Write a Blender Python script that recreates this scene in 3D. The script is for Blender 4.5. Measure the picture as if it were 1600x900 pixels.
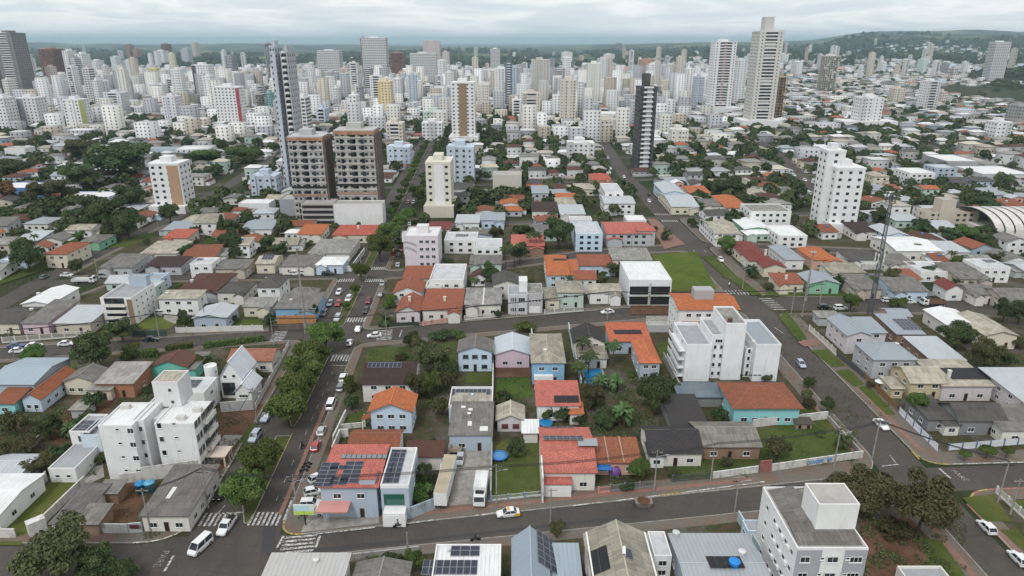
import bpy, math, random
import numpy as np
from mathutils import Vector, noise as mnoise
random.seed(11)
for o in list(bpy.data.objects): bpy.data.objects.remove(o)
SC = bpy.context.scene
COL = SC.collection
R = math.radians
# ---------------------------------------------------------------- camera
CAM_H = 85.0; FPX = 1067.0; PITCH = math.atan(385.0/FPX)
cam_d = bpy.data.cameras.new('camera'); cam = bpy.data.objects.new('camera', cam_d); COL.objects.link(cam)
cam.location = (0, 0, CAM_H); cam.rotation_euler = (math.pi/2-PITCH, 0, 0)
cam_d.sensor_width = 36.0; cam_d.lens = 36.0*FPX/1600.0; cam_d.clip_start = 1.0; cam_d.clip_end = 90000.0
SC.camera = cam
# ---------------------------------------------------------------- world
SUN_EL, SUN_AZ = R(52), R(205)          # azimuth clockwise from +Y: high, behind the camera and to its left
W = bpy.data.worlds.new('World'); SC.world = W; W.use_nodes = True
nt = W.node_tree; nt.nodes.clear()
def wn(t, **k):
    n = nt.nodes.new(t)
    for a, v in k.items(): setattr(n, a, v)
    return n
sky = wn('ShaderNodeTexSky', sky_type='NISHITA', sun_disc=False, sun_elevation=SUN_EL, sun_rotation=SUN_AZ)
sky.air_density = 1.0; sky.dust_density = 2.0; sky.ozone_density = 2.0
tc = wn('ShaderNodeTexCoord'); sep = wn('ShaderNodeSeparateXYZ'); nt.links.new(tc.outputs['Generated'], sep.inputs[0])
zab = wn('ShaderNodeMath', operation='ABSOLUTE'); nt.links.new(sep.outputs['Z'], zab.inputs[0])
zad = wn('ShaderNodeMath', operation='ADD'); nt.links.new(zab.outputs[0], zad.inputs[0]); zad.inputs[1].default_value = 0.11
cmb = wn('ShaderNodeCombineXYZ')
for i, c in enumerate('XY'):
    d = wn('ShaderNodeMath', operation='DIVIDE'); nt.links.new(sep.outputs[c], d.inputs[0]); nt.links.new(zad.outputs[0], d.inputs[1]); nt.links.new(d.outputs[0], cmb.inputs[i])
n1 = wn('ShaderNodeTexNoise'); n1.inputs['Scale'].default_value = 0.95; n1.inputs['Detail'].default_value = 7; n1.inputs['Roughness'].default_value = 0.58; n1.inputs['Distortion'].default_value = 0.5
mp = wn('ShaderNodeMapping'); mp.inputs['Location'].default_value = (3.1, 7.7, 0); nt.links.new(cmb.outputs[0], mp.inputs[0]); nt.links.new(mp.outputs[0], n1.inputs['Vector'])
r1 = wn('ShaderNodeValToRGB'); cr = r1.color_ramp
cr.elements[0].position = 0.36; cr.elements[0].color = (8.7, 9.5, 9.9, 1)
cr.elements[1].position = 0.70; cr.elements[1].color = (10.2, 10.5, 10.6, 1)
e = cr.elements.new(0.46); e.color = (9.7, 10.2, 10.4, 1)
e = cr.elements.new(0.58); e.color = (12.2, 12.2, 12.2, 1)
nt.links.new(n1.outputs['Fac'], r1.inputs[0])
mx = wn('ShaderNodeMixRGB'); mx.inputs[0].default_value = 0.88
nt.links.new(sky.outputs[0], mx.inputs[1]); nt.links.new(r1.outputs[0], mx.inputs[2])
bg = wn('ShaderNodeBackground'); bg.inputs['Strength'].default_value = 0.077
ow = wn('ShaderNodeOutputWorld'); nt.links.new(mx.outputs[0], bg.inputs['Color']); nt.links.new(bg.outputs[0], ow.inputs['Surface'])
# ---------------------------------------------------------------- sun (overcast: soft)
sd = bpy.data.lights.new('sun', 'SUN'); sd.energy = 1.5; sd.angle = R(16); sd.color = (1.0, 0.985, 0.965)
sun = bpy.data.objects.new('sun', sd); COL.objects.link(sun)
sdir = Vector((math.sin(SUN_AZ)*math.cos(SUN_EL), math.cos(SUN_AZ)*math.cos(SUN_EL), math.sin(SUN_EL)))
sun.rotation_euler = sdir.to_track_quat('Z', 'Y').to_euler(); sun.location = sdir*300
SC.view_settings.view_transform = 'Standard'; SC.view_settings.look = 'None'
SC.view_settings.gamma = 1.0; SC.view_settings.exposure = 0.30; SC.view_settings.use_curve_mapping = False
SC.render.engine = 'CYCLES'
SC.cycles.use_denoising = True; SC.cycles.max_bounces = 4; SC.cycles.diffuse_bounces = 2; SC.cycles.glossy_bounces = 2
SC.cycles.transmission_bounces = 2; SC.cycles.volume_bounces = 2; SC.cycles.transparent_max_bounces = 6
SC.cycles.caustics_reflective = False; SC.cycles.caustics_refractive = False
# ---------------------------------------------------------------- pixel of the photograph -> point of the place
def G(u, v, z=0.0):
    x = (u-800.0)/FPX; y = -(v-450.0)/FPX
    dy = math.cos(PITCH)+y*math.sin(PITCH); dz = -math.sin(PITCH)+y*math.cos(PITCH)
    t = (z-CAM_H)/dz
    return x*t, dy*t
def zat(yw, v):                       # height of the pixel row v at the distance yw
    y = -(v-450.0)/FPX
    dy = math.cos(PITCH)+y*math.sin(PITCH); dz = -math.sin(PITCH)+y*math.cos(PITCH)
    return CAM_H+dz*yw/dy
def depth(yw, z=0): return yw*math.cos(PITCH)+(CAM_H-z)*math.sin(PITCH)
def xat(u, yw, z=0): return (u-800.0)/FPX*depth(yw, z)
def pix(x, y, z=0):
    d = depth(y, z)
    return 800+FPX*x/d, 450-FPX*(y*math.sin(PITCH)+(z-CAM_H)*math.cos(PITCH))/d
# ---------------------------------------------------------------- materials
MATS = {}
def mat(name, build):
    if name in MATS: return MATS[name]
    m = bpy.data.materials.new(name); m.use_nodes = True; t = m.node_tree; t.nodes.clear()
    out = t.nodes.new('ShaderNodeOutputMaterial'); b = t.nodes.new('ShaderNodeBsdfPrincipled')
    t.links.new(b.outputs[0], out.inputs[0]); MATS[name] = m
    build(N(t), b); return m
class N:
    def __init__(s, t): s.t = t
    def n(s, ty, **k):
        n = s.t.nodes.new(ty)
        for a, v in k.items(): setattr(n, a, v)
        return n
    def l(s, a, b): s.t.links.new(a, b)
    def coord(s, kind='Object', scale=(1, 1, 1), rot=(0, 0, 0)):
        c = s.n('ShaderNodeTexCoord'); m = s.n('ShaderNodeMapping'); m.inputs['Scale'].default_value = scale; m.inputs['Rotation'].default_value = rot
        s.l(c.outputs[kind], m.inputs[0]); return m.outputs[0]
    def geo(s, scale=(1, 1, 1)):
        c = s.n('ShaderNodeNewGeometry'); m = s.n('ShaderNodeMapping'); m.inputs['Scale'].default_value = scale
        s.l(c.outputs['Position'], m.inputs[0]); return m.outputs[0]
    def noise(s, vec, scale, detail=4, rough=.55, dist=0):
        x = s.n('ShaderNodeTexNoise'); x.inputs['Scale'].default_value = scale; x.inputs['Detail'].default_value = detail
        x.inputs['Roughness'].default_value = rough; x.inputs['Distortion'].default_value = dist; s.l(vec, x.inputs['Vector']); return x.outputs['Fac']
    def ramp(s, fac, pts):
        r = s.n('ShaderNodeValToRGB'); c = r.color_ramp
        for i, (p, col) in enumerate(pts):
            el = c.elements[i] if i < 2 else c.elements.new(p)
            el.position = p; el.color = (*col, 1) if len(col) == 3 else col
        s.l(fac, r.inputs[0]); return r.outputs[0]
    def g(s, fac, a, b, va=0., vb=1.):
        m = s.n('ShaderNodeMapRange'); m.inputs[1].default_value = a; m.inputs[2].default_value = b; m.inputs[3].default_value = va; m.inputs[4].default_value = vb
        s.l(fac, m.inputs[0]); return m.outputs[0]
    def mix(s, fac, a, b, mode='MIX'):
        m = s.n('ShaderNodeMixRGB', blend_type=mode)
        for i, v in ((0, fac), (1, a), (2, b)):
            if isinstance(v, (int, float)): m.inputs[i].default_value = v
            elif isinstance(v, tuple): m.inputs[i].default_value = (*v, 1)
            else: s.l(v, m.inputs[i])
        return m.outputs[0]
    def math(s, op, a, b=0.0):
        m = s.n('ShaderNodeMath', operation=op)
        for i, v in ((0, a), (1, b)):
            if isinstance(v, (int, float)): m.inputs[i].default_value = v
            else: s.l(v, m.inputs[i])
        return m.outputs[0]
    def objcol(s): return s.n('ShaderNodeObjectInfo').outputs['Color']
    def objrnd(s): return s.n('ShaderNodeObjectInfo').outputs['Random']
    def attr(s, name): 
        a = s.n('ShaderNodeAttribute'); a.attribute_name = name; return a.outputs['Color']
    def bump(s, b, h, strength=.4, dist=.05):
        x = s.n('ShaderNodeBump'); x.inputs['Strength'].default_value = strength; x.inputs['Distance'].default_value = dist
        s.l(h, x.inputs['Height']); s.l(x.outputs[0], b.inputs['Normal'])
def P(b, col=None, rough=.8, spec=.3, metal=0.):
    if col is not None: b.inputs['Base Color'].default_value = (*col, 1)
    b.inputs['Roughness'].default_value = rough; b.inputs['Specular IOR Level'].default_value = spec; b.inputs['Metallic'].default_value = metal
def _plaster(n, b):
    v = n.geo(); s1 = n.noise(v, .35, 5); s2 = n.noise(n.geo((1.6, 1.6, .22)), 1.0, 5, .65)
    c = n.mix(n.g(s1, .3, .75, 0, .22), n.objcol(), (.42, .38, .33))
    c = n.mix(n.g(s2, .56, .8, 0, .38), c, (.17, .15, .13))
    n.l(c, b.inputs['Base Color']); P(b, rough=.88, spec=.15); n.bump(b, n.noise(v, 6, 3), .15, .03)
PLASTER = mat('plaster', _plaster)
def _rend(n, b):        # old stained garden walls
    v = n.geo(); s2 = n.noise(n.geo((.9, .9, .35)), 1.0, 6, .7); s3 = n.noise(v, .5, 4)
    c = n.mix(n.g(s3, .35, .7, 0, .35), n.objcol(), (.3, .27, .23)); c = n.mix(n.g(s2, .5, .72, 0, .7), c, (.09, .085, .07))
    n.l(c, b.inputs['Base Color']); P(b, rough=.92, spec=.1)
OLDWALL = mat('stained_render', _rend)
def _paint(n, b):
    n.l(n.objcol(), b.inputs['Base Color']); P(b, rough=.5, spec=.3)
PAINT = mat('paint', _paint)
def _carpaint(n, b):
    n.l(n.objcol(), b.inputs['Base Color']); P(b, rough=.25, spec=.5); b.inputs['Coat Weight'].default_value = .6; b.inputs['Coat Roughness'].default_value = .08
CARPAINT = mat('car_paint', _carpaint)
def _glass(n, b):
    r = n.noise(n.geo(), .6, 1)
    n.l(n.mix(n.g(r, .4, .6), (.012, .016, .02), (.045, .055, .062)), b.inputs['Base Color']); P(b, rough=.12, spec=.6)
GLASS = mat('window_glass', _glass)
WHITE = mat('white_trim', lambda n, b: P(b, (.74, .74, .73), .55))
METAL = mat('grey_metal', lambda n, b: P(b, (.35, .37, .39), .45, .5, .5))
DARK = mat('dark_plastic', lambda n, b: P(b, (.02, .02, .022), .55))
RUBBER = mat('rubber', lambda n, b: P(b, (.015, .015, .015), .85))
LAMPR = mat('red_lamp', lambda n, b: P(b, (.35, .01, .01), .25, .5))
LAMPW = mat('clear_lamp', lambda n, b: P(b, (.75, .77, .78), .15, .6))
def _tile(n, b):
    uv = n.coord('UV'); s = n.n('ShaderNodeSeparateXYZ'); n.l(uv, s.inputs[0])
    row = n.math('FRACT', n.math('MULTIPLY', s.outputs['Y'], 2.6)); colw = n.math('SINE', n.math('MULTIPLY', s.outputs['X'], 25.0))
    wear = n.noise(n.geo(), .7, 5, .65); fine = n.noise(n.coord('UV', (4.0, 2.6, 1)), 1.0, 2, .5); spots = n.noise(n.geo(), 3.2, 3, .6)
    c = n.objcol(); hsv = n.n('ShaderNodeHueSaturation'); n.l(c, hsv.inputs['Color'])
    n.l(n.g(fine, .3, .7, .6, 1.3), hsv.inputs['Value'])
    c = n.mix(n.g(wear, .4, .66, 0, .75), hsv.outputs[0], n.mix(.5, n.objcol(), (.07, .05, .04)))
    c = n.mix(n.g(spots, .56, .76, 0, .6), c, (.05, .045, .04))
    c = n.mix(n.g(row, .0, .16, .38, 0), c, (.03, .02, .015))
    n.l(c, b.inputs['Base Color']); P(b, rough=.85, spec=.2)
    n.bump(b, n.math('ADD', n.math('MULTIPLY', colw, .5), row), .55, .05)
TILE = mat('clay_tile', _tile)
def _fibre(n, b):
    uv = n.coord('UV'); s = n.n('ShaderNodeSeparateXYZ'); n.l(uv, s.inputs[0])
    wav = n.math('SINE', n.math('MULTIPLY', s.outputs['X'], 20.0)); row = n.math('FRACT', n.math('MULTIPLY', s.outputs['Y'], .55))
    st = n.noise(n.coord('UV', (2.2, .3, 1)), 1.0, 6, .7); big = n.noise(n.geo(), .3, 4, .6); lich = n.noise(n.geo(), 2.2, 5, .7)
    sheet = n.n('ShaderNodeTexBrick'); sheet.offset = .0; sheet.inputs['Scale'].default_value = 1; sheet.inputs['Brick Width'].default_value = 1.1; sheet.inputs['Row Height'].default_value = 1.83; sheet.inputs['Mortar Size'].default_value = 0
    sheet.inputs['Color1'].default_value = (.8, .8, .8, 1); sheet.inputs['Color2'].default_value = (1.1, 1.1, 1.1, 1); n.l(uv, sheet.inputs['Vector'])
    c = n.mix(1.0, n.objcol(), sheet.outputs['Color'], 'MULTIPLY')
    c = n.mix(n.g(st, .45, .75, 0, .75), c, n.mix(.8, n.objcol(), (.035, .033, .03)))
    c = n.mix(n.g(big, .4, .7, 0, .35), c, (.1, .095, .085)); c = n.mix(n.g(lich, .64, .78, 0, .4), c, (.42, .41, .38))
    c = n.mix(n.g(row, 0, .06, .5, 0), c, (.04, .04, .04)); c = n.mix(n.g(wav, -1, -.3, .3, 0), c, (.04, .04, .04))
    n.l(c, b.inputs['Base Color']); P(b, rough=.92, spec=.12); n.bump(b, wav, .45, .06)
FIBRE = mat('fibre_cement', _fibre)
def _sheet(n, b):
    uv = n.coord('UV'); s = n.n('ShaderNodeSeparateXYZ'); n.l(uv, s.inputs[0])
    rib = n.math('FRACT', n.math('MULTIPLY', s.outputs['X'], 1.35)); st = n.noise(n.coord('UV', (1.4, .18, 1)), 1.0, 5, .65); big = n.noise(n.geo(), .25, 4)
    c = n.mix(n.g(st, .5, .78, 0, .4), n.objcol(), (.2, .18, .165)); c = n.mix(n.g(big, .4, .75, 0, .25), c, (.3, .3, .3))
    c = n.mix(n.g(rib, 0, .14, .45, 0), c, (.12, .13, .14))
    n.l(c, b.inputs['Base Color']); P(b, rough=.55, spec=.35); n.bump(b, n.g(rib, 0, .2, 0, 1), .5, .05)
SHEET = mat('ribbed_sheet', _sheet)
def _slab(n, b):
    v = n.geo(); s = n.noise(v, .4, 6, .65); f = n.noise(v, 3, 4)
    c = n.mix(n.g(s, .4, .72, 0, .5), n.objcol(), (.22, .2, .18)); c = n.mix(n.g(f, .55, .8, 0, .25), c, (.1, .1, .095))
    n.l(c, b.inputs['Base Color']); P(b, rough=.9, spec=.15)
SLAB = mat('roof_slab', _slab)
def _solar(n, b):
    uv = n.coord('UV'); br = n.n('ShaderNodeTexBrick'); br.offset = 0; br.inputs['Scale'].default_value = 1; br.inputs['Brick Width'].default_value = .167; br.inputs['Row Height'].default_value = .167; br.inputs['Mortar Size'].default_value = .006
    br.inputs['Color1'].default_value = (.012, .016, .035, 1); br.inputs['Color2'].default_value = (.016, .021, .045, 1); br.inputs['Mortar'].default_value = (.06, .065, .075, 1); n.l(uv, br.inputs['Vector'])
    n.l(br.outputs[0], b.inputs['Base Color']); P(b, rough=.18, spec=.5)
SOLAR = mat('solar_cells', _solar)
POOLBLACK = mat('pool_heater', lambda n, b: P(b, (.012, .012, .014), .5))
def _asph(n, b):
    v = n.geo(); big = n.noise(v, .06, 5, .6); mid = n.noise(v, .5, 5, .65); fine = n.noise(v, 9, 3); tr = n.noise(n.geo((.55, .05, 1)), 1, 4)
    c = n.ramp(big, [(.3, (.055, .048, .042)), (.7, (.088, .075, .065))]); c = n.mix(n.g(mid, .45, .75, 0, .45), c, (.11, .092, .08))
    c = n.mix(n.g(tr, .5, .75, 0, .35), c, (.045, .043, .043)); c = n.mix(n.g(fine, .3, .8, 0, .3), c, (.05, .048, .046))
    vo = n.n('ShaderNodeTexVoronoi'); vo.feature = 'DISTANCE_TO_EDGE'; vo.inputs['Scale'].default_value = .22; n.l(n.mix(.25, v, n.n('ShaderNodeTexNoise').outputs['Color'], 'ADD'), vo.inputs['Vector'])
    crk = n.math('MULTIPLY', n.g(vo.outputs['Distance'], .0, .016, 1, 0), n.g(mid, .42, .55)); c = n.mix(n.math('MULTIPLY', crk, .6), c, (.02, .02, .02))
    n.l(c, b.inputs['Base Color']); P(b, rough=.8, spec=.25)
ASPHALT = mat('asphalt', _asph)
PATCH = mat('asphalt_patch', lambda n, b: P(b, (.05, .049, .05), .85))
def _pave(n, b):
    v = n.geo(); a = n.noise(v, .22, 5, .6); f = n.noise(v, 2.5, 4)
    br = n.n('ShaderNodeTexBrick'); br.inputs['Scale'].default_value = 1.2; br.inputs['Mortar Size'].default_value = .03; n.l(v, br.inputs['Vector'])
    br.inputs['Color1'].default_value = (.15, .135, .118, 1); br.inputs['Color2'].default_value = (.185, .165, .142, 1); br.inputs['Mortar'].default_value = (.1, .09, .075, 1)
    c = n.mix(n.g(a, .46, .62, 0, .75), br.outputs[0], (.17, .105, .075)); c = n.mix(n.g(f, .5, .75, 0, .4), c, (.1, .092, .07))
    n.l(c, b.inputs['Base Color']); P(b, rough=.9, spec=.15)
PAVE = mat('pavement_concrete', _pave)
def _redp(n, b):
    v = n.geo(); f = n.noise(v, 1.1, 5, .65); n.l(n.ramp(f, [(.35, (.23, .1, .075)), (.65, (.2, .15, .12))]), b.inputs['Base Color']); P(b, rough=.9)
REDPAVE = mat('red_paving', _redp)
def _grass(n, b):
    v = n.geo(); a = n.noise(v, .12, 6, .65); m = n.noise(v, .9, 6, .7); f = n.noise(v, 7, 4, .7)
    c = n.ramp(a, [(.32, (.062, .078, .026)), (.52, (.09, .105, .036)), (.7, (.13, .122, .055))])
    c = n.mix(n.g(m, .54, .72, 0, .75), c, (.1, .08, .045)); c = n.mix(n.g(f, .35, .7, 0, .55), c, (.028, .045, .012))
    c = n.mix(.7, c, n.mix(1.0, c, n.objcol(), 'MULTIPLY')); n.l(c, b.inputs['Base Color']); P(b, rough=.95, spec=.1); n.bump(b, f, .8, .15)
GRASS = mat('grass', _grass)
def _dirt(n, b):
    v = n.geo(); a = n.noise(v, .3, 6, .65); f = n.noise(v, 2.5, 5, .7); g2 = n.noise(v, .8, 5, .65)
    c = n.ramp(a, [(.3, (.075, .042, .028)), (.55, (.13, .07, .045)), (.75, (.16, .105, .075))]); c = n.mix(n.g(f, .5, .75, 0, .5), c, (.06, .04, .03))
    c = n.mix(n.g(g2, .56, .7, 0, .6), c, (.05, .06, .022)); n.l(c, b.inputs['Base Color']); P(b, rough=.95, spec=.1)
DIRT = mat('red_soil', _dirt)
def _yard(n, b):       # mixed back-yard ground: weeds, soil, old concrete
    v = n.geo(); a = n.noise(v, .09, 5, .6); m = n.noise(v, .55, 6, .65); f = n.noise(v, 4, 5, .7)
    c = n.mix(n.g(m, .42, .58), (.05, .062, .024), (.095, .066, .046)); c = n.mix(n.g(a, .52, .6, 0, .85), c, n.ramp(m, [(.35, (.15, .135, .12)), (.65, (.095, .082, .07))]))
    c = n.mix(n.g(f, .4, .75, 0, .6), c, (.028, .036, .014)); n.l(c, b.inputs['Base Color']); P(b, rough=.95, spec=.1); n.bump(b, f, .7, .2)
YARD = mat('yard_ground', _yard)
CONC = mat('concrete', lambda n, b: (n.l(n.ramp(n.noise(n.geo(), .8, 6, .65), [(.35, (.2, .185, .165)), (.7, (.36, .34, .31))]), b.inputs['Base Color']), P(b, rough=.9)))
RAWCONC = mat('raw_concrete', lambda n, b: (n.l(n.mix(1.0, n.objcol(), n.ramp(n.noise(n.geo((1, 1, .5)), .5, 6, .7), [(.3, (.55, .53, .5)), (.7, (1.1, 1.08, 1.05))]), 'MULTIPLY'), b.inputs['Base Color']), P(b, rough=.9)))
def _mark(n, b):
    v = n.geo(); f = n.noise(v, 2.2, 5, .7); n.l(n.mix(n.g(f, .4, .6), n.objcol(), (.11, .1, .09)), b.inputs['Base Color']); P(b, rough=.8)
MARK = mat('worn_road_paint', _mark)
WATER = mat('pool_water', lambda n, b: P(b, (.02, .2, .42), .08, .5))
def _ground(n, b):     # the whole land: town soil near, fields and woods far
    v = n.geo(); a = n.noise(v, .0016, 6, .6, .6); w = n.noise(v, .0035, 7, .62); t = n.noise(v, .03, 5, .6); f = n.noise(v, .35, 4, .6)
    town = n.ramp(t, [(.4, (.028, .042, .018)), (.58, (.055, .058, .032)), (.7, (.12, .095, .075))])
    town = n.mix(n.g(f, .4, .7, 0, .5), town, (.05, .05, .035))
    field = n.ramp(a, [(.36, (.05, .09, .03)), (.47, (.12, .15, .05)), (.55, (.2, .16, .09)), (.66, (.06, .12, .03))])
    wood = n.ramp(n.noise(v, .02, 4), [(.35, (.012, .024, .014)), (.7, (.03, .05, .022))])
    far = n.mix(n.g(w, .43, .49), field, wood)
    s = n.n('ShaderNodeSeparateXYZ'); n.l(v, s.inputs[0])
    n.l(n.mix(n.g(s.outputs['Y'], 2600, 3600), town, far), b.inputs['Base Color']); P(b, rough=1, spec=.05)
LAND = mat('land', _ground)
def leafmat(name, c1, c2, c3):
    def f(n, b):
        a = n.attr('var'); s = n.n('ShaderNodeSeparateXYZ'); n.l(a, s.inputs[0])
        c = n.ramp(s.outputs['X'], [(0., c1), (.55, c2), (1., c3)])
        hs = n.n('ShaderNodeHueSaturation'); n.l(c, hs.inputs['Color']); r = n.objrnd()
        n.l(n.g(r, 0, 1, .47, .525), hs.inputs['Hue']); n.l(n.g(r, 0, 1, .8, 1.4), hs.inputs['Value']); hs.inputs['Saturation'].default_value = .95
        n.l(hs.outputs[0], b.inputs['Base Color']); P(b, rough=.7, spec=.2)
        out = [x for x in n.t.nodes if x.type == 'OUTPUT_MATERIAL'][0]
        tr = n.n('ShaderNodeBsdfTranslucent'); n.l(hs.outputs[0], tr.inputs['Color']); ms = n.n('ShaderNodeMixShader'); ms.inputs[0].default_value = .22
        n.l(b.outputs[0], ms.inputs[1]); n.l(tr.outputs[0], ms.inputs[2]); n.l(ms.outputs[0], out.inputs[0])
    return mat(name, f)
LEAF = leafmat('leaf_avenue', (.05, .082, .018), (.085, .132, .03), (.15, .195, .048))
LEAFD = leafmat('leaf_dark', (.028, .05, .02), (.056, .088, .032), (.115, .145, .05))
LEAFO = leafmat('leaf_olive', (.05, .054, .024), (.085, .088, .036), (.13, .125, .055))
LEAFB = leafmat('leaf_banana', (.04, .085, .025), (.07, .13, .04), (.14, .2, .085))
LEAFP = leafmat('leaf_palm', (.03, .055, .02), (.05, .085, .028), (.09, .12, .045))
LEAFR = leafmat('leaf_autumn', (.09, .04, .02), (.14, .07, .03), (.19, .1, .05))
LEAFM = leafmat('leaf_magenta', (.1, .015, .03), (.18, .02, .06), (.25, .04, .09))
BARK = mat('bark', lambda n, b: P(b, (.09, .065, .05), .95, .1))
# ---------------------------------------------------------------- mesh helpers
class MB:
    def __init__(s): s.v = []; s.f = []; s.m = []; s.uv = []
    def face(s, pts, m=0, uv=None):
        k = len(s.v); s.v += [tuple(p) for p in pts]; s.f.append(tuple(range(k, k+len(pts)))); s.m.append(m)
        s.uv.append(uv if uv else [(0, 0)]*len(pts))
    def box(s, x0, x1, y0, y1, z0, z1, m=0, bottom=False):
        a, b_, c, d = (x0, y0, z0), (x1, y0, z0), (x1, y1, z0), (x0, y1, z0); e_, f, g, h = (x0, y0, z1), (x1, y0, z1), (x1, y1, z1), (x0, y1, z1)
        w, dd, hh = x1-x0, y1-y0, z1-z0
        s.face([a, b_, f, e_], m, [(0, 0), (w, 0), (w, hh), (0, hh)]); s.face([b_, c, g, f], m, [(0, 0), (dd, 0), (dd, hh), (0, hh)])
        s.face([c, d, h, g], m, [(0, 0), (w, 0), (w, hh), (0, hh)]); s.face([d, a, e_, h], m, [(0, 0), (dd, 0), (dd, hh), (0, hh)])
        s.face([e_, f, g, h], m, [(0, 0), (w, 0), (w, dd), (0, dd)])
        if bottom: s.face([d, c, b_, a], m)
    def slab(s, poly, t, m=0, uvo=None):       # planar polygon thickened downwards
        top = [Vector(p) for p in poly]; low = [p-Vector((0, 0, t)) for p in top]
        s.face(top, m, uvo); s.face(low[::-1], m)
        for i in range(len(top)):
            j = (i+1) % len(top); s.face([low[i], low[j], top[j], top[i]], m)
    def tube(s, p0, p1, r0, r1, n=8, m=0, cap=True):
        p0, p1 = Vector(p0), Vector(p1); d = (p1-p0).normalized(); a = d.orthogonal().normalized(); c = d.cross(a)
        k = len(s.v)
        for p, r in ((p0, r0), (p1, r1)):
            for i in range(n):
                t = 2*math.pi*i/n; s.v.append(tuple(p+a*math.cos(t)*r+c*math.sin(t)*r))
        for i in range(n):
            j = (i+1) % n; s.f.append((k+i, k+j, k+n+j, k+n+i)); s.m.append(m); s.uv.append([(0, 0)]*4)
        if cap: s.f.append(tuple(k+n+i for i in range(n))); s.m.append(m); s.uv.append([(0, 0)]*n)
    def lathe(s, prof, n=14, m=0, c=(0, 0)):
        k = len(s.v)
        for r, z in prof:
            for i in range(n):
                t = 2*math.pi*i/n; s.v.append((c[0]+math.cos(t)*r, c[1]+math.sin(t)*r, z))
        for q in range(len(prof)-1):
            for i in range(n):
                j = (i+1) % n; s.f.append((k+q*n+i, k+q*n+j, k+q*n+n+j, k+q*n+n+i)); s.m.append(m); s.uv.append([(0, 0)]*4)
    def mesh(s, name, mats):
        me = bpy.data.meshes.new(name); me.from_pydata(s.v, [], s.f)
        for x in mats: me.materials.append(x)
        if len(mats) > 1: me.polygons.foreach_set('material_index', s.m)
        ul = me.uv_layers.new(name='UVMap'); ul.data.foreach_set('uv', [c for f in s.uv for p in f for c in p])
        me.update(); return me
    def build(s, name, mats, parent=None, color=None, loc=(0, 0, 0), rz=0, smooth=False):
        me = s.mesh(name, mats if isinstance(mats, (list, tuple)) else [mats])
        if smooth: me.polygons.foreach_set('use_smooth', [True]*len(me.polygons))
        return add(name, me, parent, color, loc, rz)
def add(name, me, parent=None, color=None, loc=(0, 0, 0), rz=0, scale=None):
    o = bpy.data.objects.new(name, me); COL.objects.link(o); o.location = loc
    if rz: o.rotation_euler = (0, 0, rz)
    if scale: o.scale = scale
    if parent: o.parent = parent
    if color: o.color = (*color, 1)
    return o
ALLLAB = {}
def tag(o, label=None, cat=None, group=None, kind=None):
    if label: o['label'] = label
    if cat: o['category'] = cat
    if group: o['group'] = group
    if kind: o['kind'] = kind
    return o
def root(name, loc, label, cat, group=None, rz=0):
    o = bpy.data.objects.new(name, None); COL.objects.link(o); o.location = loc; o.rotation_euler = (0, 0, rz); o.empty_display_size = .5
    return tag(o, label, cat, group)
def copy_tree(o, parent=None):
    c = o.copy(); COL.objects.link(c); c.parent = parent
    for ch in o.children: copy_tree(ch, c)
    return c
def raw_mesh(name, V, F, mats, var=None, mi=None):
    me = bpy.data.meshes.new(name); V = np.asarray(V, dtype=np.float32); F = np.asarray(F, dtype=np.int32); k = F.shape[1]
    me.vertices.add(len(V)); me.vertices.foreach_set('co', V.ravel()); me.loops.add(F.size); me.loops.foreach_set('vertex_index', F.ravel())
    me.polygons.add(len(F)); me.polygons.foreach_set('loop_start', np.arange(0, F.size, k, dtype=np.int32)); me.polygons.foreach_set('loop_total', np.full(len(F), k, dtype=np.int32))
    for x in mats: me.materials.append(x)
    if mi is not None: me.polygons.foreach_set('material_index', np.asarray(mi, dtype=np.int32))
    if var is not None:
        at = me.attributes.new('var', 'FLOAT_COLOR', 'FACE'); at.data.foreach_set('color', np.asarray(var, dtype=np.float32).ravel())
    me.update(calc_edges=True); me.validate(); return me
# ================================================================ terrain
def sstep(a, b, t):
    t = max(0., min(1., (t-a)/(b-a))); return t*t*(3-2*t)
def hz(x, y):
    if y < 1500: return 0.
    h = 26*sstep(1500, 3300, y)*sstep(-200, 1400, x)
    nz = mnoise.noise(Vector((x*.0009, y*.0009, 1.3)))+.5*mnoise.noise(Vector((x*.0021, y*.0021, 4.1)))
    h += sstep(2600, 5200, y)*(14+26*nz)
    hx = x/y
    ridge = sstep(.40, .50, hx+.03*mnoise.noise(Vector((x*.001, 0, 8))))*(1-.25*sstep(.66, .75, hx))
    h += 84*ridge*sstep(3000, 4700, y)*(1+.06*mnoise.noise(Vector((x*.002, y*.002, 2))))
    h += 46*sstep(.05, .35, hx)*sstep(5200, 7500, y)*(1+.4*nz)+24*sstep(-.1, -.3, hx)*sstep(5000, 8000, y)*(1+nz)
    h += 24*math.exp(-((x-1260)/230)**2-((y-1600)/240)**2)
    return h*(1-.8*sstep(7500, 16000, y))
ys = [-600, 0, 200, 500, 900, 1300]+list(np.linspace(1450, 9000, 86))+[9600, 10500, 12000, 14000, 17000, 21000, 25000, 30000]
gv = []; gf = []; NX = 130
for y in ys:
    half = max(1500, y*1.15+600)
    for i in range(NX):
        x = -half+2*half*i/(NX-1); gv.append((x, y, hz(x, y)))
for j in range(len(ys)-1):
    for i in range(NX-1): gf.append((j*NX+i, j*NX+i+1, (j+1)*NX+i+1, (j+1)*NX+i))
me = raw_mesh('ground', gv, gf, [LAND]); me.polygons.foreach_set('use_smooth', [True]*len(me.polygons))
tag(add('ground', me), kind='structure')
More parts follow.
